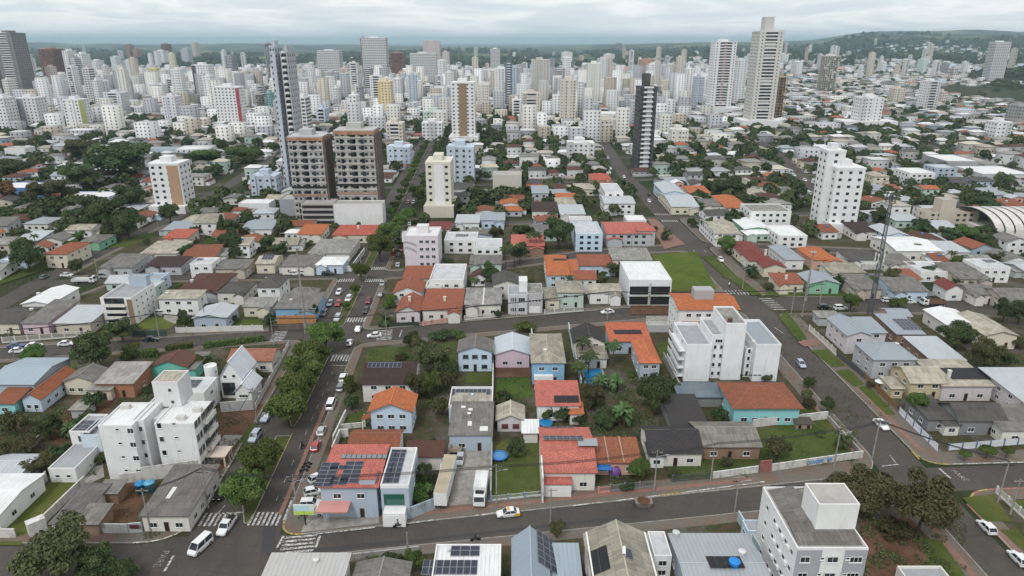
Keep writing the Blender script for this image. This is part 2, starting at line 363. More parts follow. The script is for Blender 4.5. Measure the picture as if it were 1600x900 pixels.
# ================================================================ roads
def xr(y): return -43.0-.047*(y-110)
def xl(y): return xr(y)-16.4
def c1f(x): return 108.4+.159*x
def c1n(x): return 102.0+.152*x
def c2n(x): return 196.5+.22*x
def c2f(x): return 206.0+.227*x
def strip(name, pts, w, z, m=ASPHALT, taper=None):
    b = MB(); L = []; Rr = []
    for i, p in enumerate(pts):
        a = Vector(pts[max(0, i-1)]); c = Vector(pts[min(len(pts)-1, i+1)]); d = (c-a).normalized(); nrm = Vector((-d.y, d.x))
        ww = w if not isinstance(w, (list, tuple)) else w[i]
        q = Vector(p); L.append(q+nrm*ww/2); Rr.append(q-nrm*ww/2)
    for i in range(len(pts)-1):
        zz = [hz(*q) for q in (Rr[i], Rr[i+1], L[i+1], L[i])]
        b.face([(*Rr[i], z+zz[0]), (*Rr[i+1], z+zz[1]), (*L[i+1], z+zz[2]), (*L[i], z+zz[3])])
    return tag(b.build(name, m), kind='structure')
def polysheet(name, poly, z, m, parent=None, color=None, kind=None, drop=0):
    b = MB(); b.face([(p[0], p[1], z) for p in poly])
    if drop:
        for i in range(len(poly)):
            p, q = poly[i], poly[(i+1) % len(poly)]; b.face([(p[0], p[1], z-drop), (q[0], q[1], z-drop), (q[0], q[1], z), (p[0], p[1], z)])
    o = b.build(name, m, parent, color); 
    if kind: o['kind'] = kind
    return o
ROADS = []   # (pts, width) for keeping houses off
def road(name, pts, w, z):
    ROADS.append((pts, w if not isinstance(w, (list, tuple)) else max(w))); return strip(name, pts, w, z)
AVE = road('avenue_road', [((xr(y)+xl(y))/2, y) for y in (55, 110, 200, 300, 420, 600, 800, 1050)], 16.4, .030)
RST = road('side_street', [(84, 55), (83.8, 108), (82.6, 122), (82.6, 170), (82, 215), (81, 260), (80.5, 300), (79, 345), (78.5, 390), (76, 460), (80, 560), (88, 800), (96, 1050)], [6.8, 7.4, 10.2, 10.2, 10.4, 9.6, 9.6, 9.5, 9.5, 9, 9, 9, 9], .036)
CR1 = road('cross_street', [(-43, (c1f(-43)+c1n(-43))/2), (0, 105.2), (78, (c1f(78)+c1n(78))/2), (89, 119.2), (110, 120.7), (200, 131)], [7.4, 6.6, 7.4, 8, 8, 8], .042)
CR1L = road('cross_street', [(-250, 92), (-95, 95.8), (-57, 97), (-43, 98.5)], [8, 8, 10, 13], .048)
CR2 = road('cross_street', [(-47, 191.5), (0, 201.2), (40, 210.5), (77, 219), (100, 219.5), (125, 218.8), (160, 215.5), (220, 210)], [9, 9.2, 9.8, 10.8, 13, 13, 13, 13], .054)
CR2L = road('cross_street', [(-300, 153), (-171, 175.5), (-66, 193.5), (-60, 194)], 8.2, .060)
CR3L = road('cross_street', [(-174, 240), (-140, 247), (-100, 250.5), (-66, 250.5), (-50, 250.5), (-20, 255), (8, 267), (29, 277), (50, 283), (77, 288)], 7.6, .066)
CR3R = road('cross_street', [(85, 292), (102, 290), (137, 284), (175, 278)], 7, .072)
CR4 = road('cross_street', [(-30, 330), (40, 334), (74, 341), (110, 347), (190, 352)], 6.5, .078)
LST = road('side_street', [(-172, 160), (-174, 200), (-177, 240), (-176, 300), (-173, 340), (-178, 420), (-183, 500), (-195, 700), (-215, 1000)], 8.5, .084)
ST2 = road('side_street', [(140, 214), (152, 258), (168, 329), (187, 425), (208, 523), (229, 653), (262, 850), (290, 1000)], 8.5, .090)
for i, y in enumerate((430, 520, 612, 705, 800, 905)):
    road('cross_street', [(-400, y-62), (-180, y-30), (-58, y-9), (80, y+12), (230, y+34), (420, y+60)], 7, .096+.006*i)
for i, x in enumerate((-318, 345)):
    road('side_street', [(x, 200), (x-6, 400), (x-8 if x < 0 else x+30, 700), (x-20 if x < 0 else x+60, 1000)], 7.5, .14+.006*i)
# dark repair bands in the asphalt at the first crossing
b = MB()
for u0, v0, u1, v1, w in ((424, 806, 418, 862, 2.2), (418, 862, 452, 872, 1.6), (470, 862, 640, 846, 1.0), (640, 846, 1000, 806, .7)):
    a, c = Vector(G(u0, v0)), Vector(G(u1, v1)); n_ = Vector((-(c-a).y, (c-a).x)).normalized()*w/2
    zz = .054+.001*len(b.f); b.face([(*(a-n_), zz), (*(c-n_), zz), (*(c+n_), zz), (*(a+n_), zz)])
b.build('tar_patch', PATCH, AVE)
# ================================================================ blocks: kerbed pavement and yard ground
def inset(poly, ds):
    n_ = len(poly); out = []
    L = []
    for i in range(n_):
        p, q = Vector(poly[i]), Vector(poly[(i+1) % n_]); d = (q-p).normalized(); nn = Vector((-d.y, d.x)); L.append((p+nn*ds[i], d))
    for i in range(n_):
        (p, d), (q, e_) = L[i-1], L[i]; cr_ = d.x*e_.y-d.y*e_.x
        if abs(cr_) < 1e-4: out.append(tuple(q)); continue
        t = ((q.x-p.x)*e_.y-(q.y-p.y)*e_.x)/cr_; out.append(tuple(p+d*t))
    return out
def rounded(poly, rads, n=6):
    out = []
    for i, p in enumerate(poly):
        r = rads[i] if isinstance(rads, (list, tuple)) else rads
        p = Vector(p); a = (Vector(poly[i-1])-p); c = (Vector(poly[(i+1) % len(poly)])-p)
        if r <= 0: out.append(tuple(p)); continue
        a = p+a.normalized()*min(r, a.length*.45); c = p+c.normalized()*min(r, c.length*.45)
        for k in range(n+1):
            t = k/n; out.append(tuple(a*(1-t)**2+p*2*t*(1-t)+c*t*t))
    return out
KW = .22
def block(poly, ds, rads=5, kerbcol=(.4, .38, .34)):
    pv = rounded(poly, rads); b = MB(); b.face([(p[0], p[1], .20) for p in pv])
    o = tag(b.build('pavement', PAVE), kind='structure')
    k = MB(); n_ = len(pv); inn = inset(pv, [KW]*n_)
    for i in range(n_):
        p, q, a, c = pv[i], pv[(i+1) % n_], inn[i], inn[(i+1) % n_]
        k.face([(*p, 0), (*q, 0), (*q, .225), (*p, .225)]); k.face([(*p, .225), (*q, .225), (*c, .225), (*a, .225)])
    k.build('kerb', CONC, o)
    yd = inset(poly, ds); b = MB(); b.face([(p[0], p[1], .215) for p in yd])
    b.build('yard_ground', YARD, o); return o
BLK_B = block([(-42.6, 101.6), (78.2, 121.2), (76.9, 213.4), (-46.7, 186.0)], [5.2, 4.2, 3.0, 2.6], [4.5, 8, 5, 5])
BLK_A = block([(-37.5, 60), (80.3, 60), (80.3, 113.9), (-34.6, 96.9)], [0, 5, 2.6, 2.2], [0, 0, 8, 4])
BLK_C = block([(-168, 99.6), (-59.2, 100.0), (-62.8, 189.4), (-168, 171.4)], [3.6, 3.6, 2.2, 2.2], [3, 9, 5, 4])
BLK_D = block([(-170, 179.8), (-63.3, 198.0), (-65.9, 246.6), (-150, 242)], [2.4, 2.2, 2, 2], 4)
BLK_D2 = block([(-172, 247), (-140, 251.5), (-66.3, 254.6), (-70, 330), (-171.6, 330)], [2, 2, 2, 2, 2], 4)
BLK_E = block([(-47.2, 196.3), (76.6, 224.2), (75.7, 283.2), (52, 279), (30, 273), (8, 263), (-20, 251), (-49.5, 246.4)], [2.4, 4.2, 2, 2, 2, 2, 2, 2.2], [4, 6, 4, 0, 0, 0, 0, 4])
BLK_E2 = block([(-50.2, 254.6), (-20, 259), (8, 271), (29, 281), (50, 287), (75.6, 291.8), (73.6, 338), (40, 330.6), (-53.5, 326)], [2.2]*5+[3, 2, 2, 2], [4, 0, 0, 0, 0, 4, 4, 0, 4])
BLK_G = block([(88.2, 124.0), (110, 125), (200, 135.6), (220, 203), (160, 208.6), (125, 212), (87.6, 210)], [4.6, 4.5, 4, 2, 2, 2, 6.5], [5, 0, 0, 0, 0, 0, 4])
BLK_H = block([(87.3, 60), (220, 60), (220, 129), (104, 116.2), (89.2, 115.0)], [2, 2, 3.4, 3.4, 3.2], [0, 0, 0, 0, 8])
BLK_I = block([(87, 228), (100, 226.3), (125, 225.6), (143, 223.5), (166, 276), (137, 280.2), (102, 286.4), (86, 288.4)], [4, 2.4, 2.4, 2, 2, 2, 2, 5], [4, 0, 0, 4, 4, 0, 0, 4])
BLK_I2 = block([(86, 296), (102, 293.6), (137, 287.6), (169, 282), (182, 348), (110, 343.4), (85, 340)], [2, 2, 2, 2, 2, 2, 4], [4, 0, 0, 4, 4, 0, 4])
BLK_J = block([(158, 222), (230, 217), (330, 210), (330, 345), (181, 345)], 5*[2.2], 4)
# grass median of the avenue
def median(y0, y1):
    w0 = 6.5
    poly = [(xr(y0)-w0-.9, y0), (xr(y0)-w0-.2, y0), (xr(y0+3)-w0+.3, y0+3), (xr(y1)-w0+.3, y1), (xr(y1)-w0-3.2, y1), (xr(y0+6)-w0-3.2, y0+6)]
    o = tag(polysheet('median_strip', poly, .19, GRASS, color=(1.0, 1.0, .9), drop=.19), kind='structure')
    k = MB(); n_ = len(poly); inn = inset(poly, [.2]*n_)
    for i in range(n_):
        p, q, a, c = poly[i], poly[(i+1) % n_], inn[i], inn[(i+1) % n_]
        k.face([(*p, 0), (*q, 0), (*q, .21), (*p, .21)]); k.face([(*p, .21), (*q, .21), (*c, .21), (*a, .21)])
    k.build('kerb', CONC, o)
for a, c in ((105.2, 135.5), (139.5, 177), (199, 238), (244.5, 249), (258, 330), (338, 420), (436, 520), (535, 612)): median(a, c)
# ================================================================ road markings
WHT, YEL = (.62, .62, .6), (.58, .42, .06)
MZ = [.115]
def stripe(parent, a, c, w, col=WHT, z=None, name='road_stripe'):
    a, c = Vector(a), Vector(c); n_ = Vector((-(c-a).y, (c-a).x)).normalized()*w/2; z = z or .108
    b = MB(); b.face([(*(a-n_), z), (*(c-n_), z), (*(c+n_), z), (*(a+n_), z)]); return b.build(name, MARK, parent, col)
def crossing(parent, x0, x1, y0, y1, n, along='y', sl=0.0, w=.45):      # zebra
    for i in range(n):
        t = (i+.5)/n
        if along == 'y': x = x0+(x1-x0)*t; yy = sl*(x-x0); stripe(parent, (x, y0+yy), (x-.1, y1+yy), w, name='crossing_stripe')
        else: y = y0+(y1-y0)*t; stripe(parent, (x0-.13*(y-y0), y), (x1-.13*(y-y0), y+sl*(x1-x0)), w, name='crossing_stripe')
crossing(AVE, -49.7, -43.6, 104.8, 108.6, 7)
crossing(AVE, -58.8, -52.2, 104.6, 108.4, 7)
stripe(AVE, G(343, 803), G(383, 801), .4); stripe(AVE, G(352, 790), G(324, 822), .14, z=.112)
crossing(CR1, -40.2, -35.0, 96.0, 101.9, 6, 'x', .15, .5)
stripe(CR1, G(500, 838), G(493, 856), .45); stripe(CR1, G(443, 838), G(433, 857), .4)
crossing(AVE, -51.6, -45.7, 174.4, 178.6, 7); stripe(AVE, G(512, 571), G(552, 572), .3)
crossing(AVE, -53.5, -47.4, 203.0, 206.8, 7)
crossing(AVE, -55.6, -49.2, 242.0, 245.6, 8); crossing(AVE, -65.6, -59.6, 242.0, 245.6, 7); crossing(AVE, -56, -49.8, 256.5, 260, 8); crossing(AVE, -66, -60, 256.5, 260, 7)
crossing(CR2, -41.0, -36.4, 188.3, 196.3, 7, 'x', .2, .5); stripe(CR2, G(624, 527), G(628, 516), .35)
crossing(CR2L, -73, -69, 187.6, 195.6, 7, 'x', .16, .5)
crossing(RST, 76.8, 85.2, 228.6, 232.6, 7); crossing(RST, 75.2, 83.6, 333, 336.5, 8); crossing(RST, 74.4, 83.0, 347, 350.5, 8); crossing(RST, 76.4, 85.6, 281, 283.6, 2, w=.3)
crossing(CR2, 88.3, 92.6, 213, 225.4, 6, 'x', 0, .55); stripe(RST, G(1210, 512), G(1225, 522), .3)
stripe(CR1, G(1467, 732), G(1485, 748), .45); stripe(CR1, G(1378, 729), G(1404, 726), .3); stripe(CR1, G(1390, 712), G(1400, 724), .2)
for yy in range(112, 172, 6):
    stripe(AVE, (xr(yy)-3.3, yy), (xr(yy)-3.4, yy+2), .1, z=.112); stripe(AVE, (xr(yy)-13, yy), (xr(yy)-13.1, yy+2), .1, z=.112)
stripe(AVE, G(457, 678), G(432, 730), .12, YEL, z=.23)
for k in range(6): stripe(AVE, (xr(113+k*5.6)-2.1, 113+k*5.6), (xr(113+k*5.6)-.1, 113+k*5.6), .12)
def letters(txt, at_, size, rz, parent, col=WHT):
    cu = bpy.data.curves.new('road_lettering', 'FONT'); cu.body = txt; cu.size = size; cu.align_x = 'CENTER'; cu.materials.append(MARK)
    o = bpy.data.objects.new('road_lettering', cu); COL.objects.link(o); o.location = (*at_, .118); o.rotation_euler = (0, 0, rz); o.scale = (1, 1, 1); o.parent = parent; o.color = (*col, 1)
letters('PARE', G(451, 849), 1.7, R(98), CR1, (.45, .44, .42)); letters('PARE', G(1496, 744), 1.7, R(-80), CR1, (.45, .44, .42)); letters('PARE', G(247, 874), 1.8, R(-88), CR1L, (.3, .29, .27))
stripe(CR1L, G(257, 893), G(272, 868), .4)
# painted kerb lengths
def pk(parent, p, q, col): stripe(parent, p, q, .34, col, .232, 'painted_kerb')
for u0, v0, u1, v1, c_ in ((495, 834.5, 586, 824, WHT), (620, 820, 678, 812.5, WHT), (742, 805.5, 778, 801, WHT), (895, 790.5, 940, 784.5, WHT), (962, 782.5, 1030, 774, WHT), (1030, 774, 1068, 769.5, YEL), (1068, 769.5, 1195, 752.5, WHT)):
    pk(BLK_B, G(u0, v0, .2), G(u1, v1, .2), c_)
cor = rounded([(-42.6, 101.6), (78.2, 121.2), (76.9, 213.4), (-46.7, 186.0)], [4.5, 8, 5, 5])
for i in range(0, 6): pk(BLK_B, cor[i], cor[i+1], YEL)
pk(BLK_B, (-43, 105.9), (-43.3, 112), WHT)
gc = rounded([(88.2, 124.0), (110, 125), (200, 135.6), (87.6, 210)], [5, 0, 0, 0])
pk(BLK_G, (87.9, 129), (87.9, 126), YEL)
for i in range(6): pk(BLK_G, gc[i], gc[i+1], YEL)
pk(BLK_G, (94, 124.3), (109.8, 125), WHT)
hc = rounded([(220, 129), (104, 116.2), (89.2, 115.0), (87.3, 60)], [0, 0, 8, 0])
for i in range(len(hc)-2): pk(BLK_H, hc[i], hc[i+1], (.5, .16, .12) if i % 2 else YEL)
cc = rounded([(-168, 99.6), (-59.2, 100.0), (-62.8, 189.4), (-168, 171.4)], [3, 9, 5, 4])
for i in range(7, 13): pk(BLK_C, cc[i], cc[i+1], (.6, .58, .48))
pk(BLK_C, (-59.55, 110), (-60.3, 128), (.6, .58, .48))
# red ribbons in the pavements
def ribbon(parent, pts, w, m=REDPAVE, z=.208):
    for a, c in zip(pts, pts[1:]):
        a, c = Vector(a), Vector(c); n_ = Vector((-(c-a).y, (c-a).x)).normalized()*w/2
        b = MB(); b.face([(*(a-n_), z), (*(c-n_), z), (*(c+n_), z), (*(a+n_), z)]); b.build('red_paving', m, parent)
ribbon(BLK_B, [(-37, 105.0), (0, 111.0), (50, 119.0)], 1.1)
ribbon(BLK_G, [(90.3, 130), (90.3, 165)], 1.2); ribbon(BLK_H, [(89.2, 80), (89.3, 111)], 1.6); ribbon(BLK_A, [(78, 80), (78, 108)], 1.3)
ribbon(BLK_B, [(-44.2, 108), (-46.2, 150)], .9); ribbon(BLK_B, [(75.0, 126), (74.6, 150)], 1.4); ribbon(BLK_C, [(-61.3, 112), (-62.6, 150)], 1.6, DIRT)
# ================================================================ lot surfaces (lawns, soil, paving) laid inside the blocks
LZ = [.222]
def lot(name, pxs, m, color=None, parent=None):
    LZ[0] += .002
    return tag(polysheet(name, [G(u, v, .2) for u, v in pxs], LZ[0], m, parent, color), kind='structure')
GR = (1.25, 1.3, .95)
lot('lawn', [(2, 830), (78, 752), (122, 751), (127, 756), (68, 818), (34, 838)], GRASS, (1.5, 1.4, 1.0))
lot('lawn', [(0, 846), (34, 846), (34, 852), (0, 852)], GRASS, GR)
lot('dirt_yard', [(118, 822), (190, 752), (240, 757), (216, 796), (212, 822)], DIRT)
lot('driveway', [(118, 752), (160, 720), (163, 745), (130, 760)], CONC)
lot('dirt_yard', [(310, 720), (350, 640), (395, 640), (396, 660), (330, 752)], DIRT)
lot('lawn', [(372, 690), (392, 662), (402, 662), (398, 700)], GRASS, (.8, .9, .8))
lot('car_park', [(300, 735), (350, 680), (380, 680), (330, 738)], CONC)
lot('dirt_yard', [(60, 690), (130, 610), (190, 620), (120, 700)], DIRT)
lot('concrete_yard', [(683, 792), (702, 690), (767, 688), (766, 785)], CONC, None)
lot('lawn', [(768, 780), (769, 690), (845, 684), (848, 771)], GRASS, (1.1, 1.2, .9))
lot('concrete_yard', [(470, 832), (497, 770), (592, 770), (592, 818)], CONC)
lot('lawn', [(1185, 712), (1180, 672), (1290, 652), (1338, 716), (1205, 728)], GRASS, (.9, 1.1, .8))
lot('lawn', [(1045, 730), (1045, 708), (1195, 706), (1195, 722), (1115, 748), (1050, 752)], GRASS, (.75, .9, .7))
lot('lawn', [(572, 566), (574, 546), (648, 540), (712, 534), (712, 570), (640, 572)], GRASS, (.85, 1.0, .8))
lot('lawn', [(540, 652), (568, 640), (572, 650), (572, 668), (536, 668)], GRASS, (.7, .9, .6))
lot('lawn', [(728, 598), (730, 583), (769, 582), (769, 598)], GRASS, (1.0, 1.0, .8))
lot('lawn', [(775, 622), (776, 592), (826, 590), (833, 622)], GRASS, (.8, 1.2, .6))
lot('dirt_yard', [(773, 590), (774, 567), (828, 565), (830, 589)], DIRT)
lot('lawn', [(1020, 398), (1088, 393), (1106, 425), (1120, 452), (1040, 455)], GRASS, (1.1, 1.4, .65))
lot('dirt_yard', [(985, 492), (985, 470), (1045, 468), (1048, 490)], DIRT)
lot('lawn', [(1026, 540), (1050, 530), (1052, 565), (1035, 572)], GRASS, (1., 1.1, .7))
lot('concrete_yard', [(1008, 512), (1010, 494), (1048, 494), (1050, 520)], CONC)
lot('dirt_yard', [(1355, 905), (1345, 815), (1420, 808), (1480, 870), (1480, 905)], DIRT)
lot('lawn', [(1455, 905), (1440, 840), (1470, 845), (1512, 905)], GRASS, (.9, 1.1, .7))
lot('lawn', [(1503, 778), (1552, 772), (1580, 815), (1540, 815)], GRASS, (1.15, 1.15, .8))
lot('lawn', [(1562, 828), (1590, 828), (1610, 850), (1610, 870)], GRASS, (1.15, 1.15, .8))
lot('lawn', [(1572, 782), (1610, 782), (1610, 805), (1590, 800)], GRASS, (1., 1.3, .7))
lot('grass_verge', [(1216, 495), (1230, 487), (1262, 530), (1246, 532)], GRASS, (.9, 1.1, .7))
lot('grass_verge', [(1267, 548), (1292, 546), (1322, 572), (1300, 574)], GRASS, (.9, 1.1, .7))
lot('grass_verge', [(1305, 580), (1326, 577), (1350, 600), (1335, 605)], GRASS, (.9, 1.1, .7))
lot('grass_verge', [(1340, 605), (1358, 604), (1400, 648), (1385, 648)], GRASS, (.9, 1.1, .7))
lot('brick_drive', [(1246, 534), (1275, 529), (1287, 538), (1256, 542)], REDPAVE)
lot('grass_verge', [(1128, 428), (1142, 424), (1190, 460), (1175, 462)], GRASS, (.9, 1.1, .7))
lot('grass_verge', [(1095, 400), (1118, 400), (1150, 432), (1135, 436)], GRASS, (.9, 1.0, .7))
lot('grass_verge', [(1195, 462), (1200, 452), (1330, 458), (1330, 464)], GRASS, (.9, 1.1, .7))
lot('pavement_tiles', [(1038, 390), (1052, 386), (1071, 382), (1022, 342), (1012, 342)], REDPAVE)
lot('lawn', [(212, 514), (222, 496), (270, 497), (276, 506), (262, 514)], GRASS, (1.6, 1.6, 1.0))
lot('concrete_yard', [(255, 498), (262, 482), (310, 482), (296, 505), (272, 506)], CONC)
lot('lawn', [(362, 511), (372, 492), (412, 490), (407, 511)], GRASS, (1., 1.2, .7))
lot('lawn', [(0, 412), (75, 396), (110, 402), (100, 412), (0, 445)], GRASS, (.8, 1., .7))
lot('lawn', [(130, 390), (230, 364), (250, 366), (200, 385), (135, 392)], GRASS, (.9, 1.1, .7))
lot('lawn', [(95, 575), (118, 566), (120, 576), (105, 578)], GRASS, (1., 1.2, .7))
lot('lawn', [(875, 268), (885, 250), (945, 252), (950, 270)], GRASS, (.9, 1., .8))
lot('lawn', [(1058, 335), (1060, 329), (1110, 329), (1105, 335)], GRASS, (.9, 1.1, .7))
lot('lawn', [(1250, 640), (1264, 628), (1296, 668), (1288, 672)], GRASS, (.9, .9, .7))
# ================================================================ building kit
FOOT = []                       # (x0,x1,y0,y1) taken ground
LAND_MARKS = []                 # (u, v, short name) used to word labels of their neighbours
COLS = dict(red=(.46, .12, .085), salmon=(.5, .15, .12), orange=(.47, .15, .06), rust=(.25, .09, .05), brick=(.3, .1, .06), brown=(.1, .045, .035), dbrown=(.05, .032, .03),
            fib=(.22, .21, .195), fibl=(.34, .33, .305), fibd=(.1, .095, .09), slate=(.042, .042, .045), cream=(.5, .455, .37), beige=(.38, .345, .28), metal=(.42, .45, .47), metalb=(.27, .305, .34), white=(.72, .72, .71), conc=(.4, .385, .36), grey=(.33, .34, .36), lgrey=(.52, .53, .55), maroon=(.2, .05, .045))
RMAT = dict(red=TILE, salmon=TILE, orange=TILE, rust=TILE, brick=TILE, brown=TILE, dbrown=TILE, maroon=TILE, fib=FIBRE, fibl=FIBRE, fibd=FIBRE, slate=TILE, cream=FIBRE, beige=FIBRE, metal=SHEET, metalb=SHEET, white=SHEET, conc=SLAB, grey=SLAB, lgrey=SLAB)
WC = dict(white=(.76, .76, .75), offw=(.7, .68, .63), cream=(.66, .6, .48), beige=(.52, .46, .38), blue=(.36, .52, .72), lblue=(.52, .64, .76), grey=(.45, .46, .48), dgrey=(.2, .21, .22), bgrey=(.38, .45, .53), aqua=(.12, .46, .38), teal=(.25, .58, .6), pink=(.62, .47, .55), lilac=(.62, .58, .6), orange=(.48, .18, .06), brickw=(.36, .15, .08), sky=(.2, .4, .58), yellow=(.56, .47, .3), green=(.22, .48, .33), mint=(.46, .58, .51), brown=(.24, .15, .1), salmon=(.62, .36, .28))
_WM = {}
def winmesh(w, h, st):
    k = (round(w, 1), round(h, 1), st)
    if k in _WM: return _WM[k]
    w, h = k[0], k[1]; b = MB(); t = .07; fr = 1
    if st == 'garage':
        b.box(-w/2, w/2, -.05, .02, 0, h, 1)
        for i in range(1, int(h/.3)): b.box(-w/2+.02, w/2-.02, -.075, -.05, i*.3, i*.3+.05, 1)
        mats = [GLASS, PAINT]
    elif st == 'door':
        b.box(-w/2, w/2, -.05, .02, 0, h, 1); b.box(-w/2+.12, w/2-.12, -.065, -.05, .15, h-.12, 0); mats = [DARK, PAINT]
    elif st == 'open':                     # flat panel, inner shade painted dark: opening (garage mouth, unfinished window)
        b.box(-w/2, w/2, -.03, .02, 0, h, 0); mats = [DARK, PAINT]
    else:
        b.box(-w/2, w/2, -.03, .02, 0, h, 0)
        for a, c, d, e_ in ((-w/2, w/2, 0, t), (-w/2, w/2, h-t, h), (-w/2, -w/2+t, t, h-t), (w/2-t, w/2, t, h-t)): b.box(a, c, -.085, 0, d, e_, 1, True)
        nm = max(1, round(w/.75))
        for i in range(1, nm): b.box(-w/2+w*i/nm-.025, -w/2+w*i/nm+.025, -.075, 0, t, h-t, 1, True)
        b.box(-w/2-.08, w/2+.08, -.16, 0, -.07, 0, 1, True)
        if st == 'shut': b.box(-w/2+t, w/2-t, -.06, 0, h*.45, h-t, 1, True)
        mats = [GLASS, PAINT]
    me = b.mesh('window', mats); _WM[k] = me; return me
class Bd:
    """one building: an Empty at its base that carries its parts"""
    def __init__(s, name, label, cat, x, y, group=None, rz=0, short=None):
        s.x, s.y, s.rz = x, y, rz; s.r = root(name, (x, y, hz(x, y)+.2), label, cat, group, rz); s.planes = []; s.detail = True; s.win_col = (.74, .74, .73)
        if short: u, v = pix(x, y, 4); LAND_MARKS.append((u, v, short))
    def foot(s, x0, x1, y0, y1): FOOT.append((x0+s.x, x1+s.x, y0+s.y, y1+s.y))
    def w(s, x, y): return x-s.x, y-s.y
    # ---- volumes -------------------------------------------------
    def walls(s, x0, x1, y0, y1, z0, z1, col, shape='box', rh=0, mt=PLASTER, name='wall'):
        b = MB()
        xm, ym = (x0+x1)/2, (y0+y1)/2
        if shape == 'gx':
            b.face([(x0, y0, z0), (x1, y0, z0), (x1, y0, z1), (x0, y0, z1)]); b.face([(x1, y1, z0), (x0, y1, z0), (x0, y1, z1), (x1, y1, z1)])
            b.face([(x1, y0, z0), (x1, y1, z0), (x1, y1, z1), (x1, ym, z1+rh), (x1, y0, z1)]); b.face([(x0, y1, z0), (x0, y0, z0), (x0, y0, z1), (x0, ym, z1+rh), (x0, y1, z1)])
        elif shape == 'gy':
            b.face([(x0, y0, z0), (x1, y0, z0), (x1, y0, z1), (xm, y0, z1+rh), (x0, y0, z1)]); b.face([(x1, y1, z0), (x0, y1, z0), (x0, y1, z1), (xm, y1, z1+rh), (x1, y1, z1)])
            b.face([(x1, y0, z0), (x1, y1, z0), (x1, y1, z1), (x1, y0, z1)]); b.face([(x0, y1, z0), (x0, y0, z0), (x0, y0, z1), (x0, y1, z1)])
        elif shape == 'shed':
            b.face([(x0, y0, z0), (x1, y0, z0), (x1, y0, z1), (x0, y0, z1)]); b.face([(x1, y1, z0), (x0, y1, z0), (x0, y1, z1+rh), (x1, y1, z1+rh)])
            b.face([(x1, y0, z0), (x1, y1, z0), (x1, y1, z1+rh), (x1, y0, z1)]); b.face([(x0, y1, z0), (x0, y0, z0), (x0, y0, z1), (x0, y1, z1+rh)])
        else: b.box(x0, x1, y0, y1, z0, z1)
        return b.build(name, mt, s.r, col)
    def roof(s, kind, x0, x1, y0, y1, z, rh, rmat, ov=.45, th=.13, name='roof', col=None):
        c = col or COLS[rmat]; m = RMAT[rmat]; X0, X1, Y0, Y1 = x0-ov, x1+ov, y0-ov, y1+ov; xm, ym = (x0+x1)/2, (y0+y1)/2; b = MB(); cap = MB()
        def uvp(poly, ax):     # ax: slope along x or y
            k = math.sqrt(1+(rh/max(.1, ((X1-X0)/2 if ax == 'x' else (Y1-Y0)/2)))**2)
            return [(p[1], p[0]*k) if ax == 'x' else (p[0], p[1]*k) for p in poly]
        def pl(poly, ax): b.slab(poly, th, 0, uvp(poly, ax))
        zt = z+th
        if kind == 'gx':
            sl = rh/((y1-y0)/2); ze = zt-ov*sl; zr = zt+rh
            pl([(X0, Y0, ze), (X1, Y0, ze), (X1, ym, zr), (X0, ym, zr)], 'y'); pl([(X1, Y1, ze), (X0, Y1, ze), (X0, ym, zr), (X1, ym, zr)], 'y'); cap.box(X0-.02, X1+.02, ym-.13, ym+.13, zr-.05, zr+.07)
            s.planes.append((X0, X1, Y0, ym, lambda x, y: zt+rh-sl*abs(y-ym), 'y', sl)); s.planes.append((X0, X1, ym, Y1, lambda x, y: zt+rh-sl*abs(y-ym), 'y', -sl))
        elif kind == 'gy':
            sl = rh/((x1-x0)/2); ze = zt-ov*sl; zr = zt+rh
            pl([(X0, Y1, ze), (X0, Y0, ze), (xm, Y0, zr), (xm, Y1, zr)], 'x'); pl([(X1, Y0, ze), (X1, Y1, ze), (xm, Y1, zr), (xm, Y0, zr)], 'x'); cap.box(xm-.13, xm+.13, Y0-.02, Y1+.02, zr-.05, zr+.07)
            s.planes.append((X0, xm, Y0, Y1, lambda x, y: zt+rh-sl*abs(x-xm), 'x', sl)); s.planes.append((xm, X1, Y0, Y1, lambda x, y: zt+rh-sl*abs(x-xm), 'x', -sl))
        elif kind == 'hip':
            wx, wy = (X1-X0), (Y1-Y0); k = min(wx, wy)/2*.92; sl = rh/(min(wx, wy)/2); zr = zt+rh
            if wx >= wy: A, C = (X0+k, ym, zr), (X1-k, ym, zr)
            else: A, C = (xm, Y0+k, zr), (xm, Y1-k, zr)
            p = [(X0, Y0, zt), (X1, Y0, zt), (X1, Y1, zt), (X0, Y1, zt)]
            if wx >= wy: fs = [([p[0], p[1], C, A], 'y'), ([p[1], p[2], C], 'x'), ([p[2], p[3], A, C], 'y'), ([p[3], p[0], A], 'x')]
            else: fs = [([p[0], p[1], A], 'y'), ([p[1], p[2], C, A], 'x'), ([p[2], p[3], C], 'y'), ([p[3], p[0], A, C], 'x')]
            for q, ax in fs: pl(q, ax)
            cap.tube(A, C, .13, .13, 5)
            for a, cc_ in ((p[0], A), (p[1], C if wx >= wy else A), (p[2], C), (p[3], A if wx >= wy else C)): cap.tube(a, cc_, .11, .11, 5)
            s.planes.append((X0, X1, Y0, ym, lambda x, y: zt+min(rh, sl*(y-Y0)), 'y', sl))
        elif kind == 'shed':
            sl = rh/(y1-y0); z0, z1 = zt-ov*sl, zt+rh+ov*sl
            pl([(X0, Y0, z0), (X1, Y0, z0), (X1, Y1, z1), (X0, Y1, z1)], 'y'); s.planes.append((X0, X1, Y0, Y1, lambda x, y: zt+sl*(y-y0), 'y', sl))
        elif kind == 'shedx':
            sl = rh/(x1-x0); z0, z1 = zt-ov*sl, zt+rh+ov*sl
            pl([(X0, Y0, z0), (X1, Y0, z1), (X1, Y1, z1), (X0, Y1, z0)], 'x'); s.planes.append((X0, X1, Y0, Y1, lambda x, y: zt+sl*(x-x0), 'x', sl))
        elif kind == 'flat':
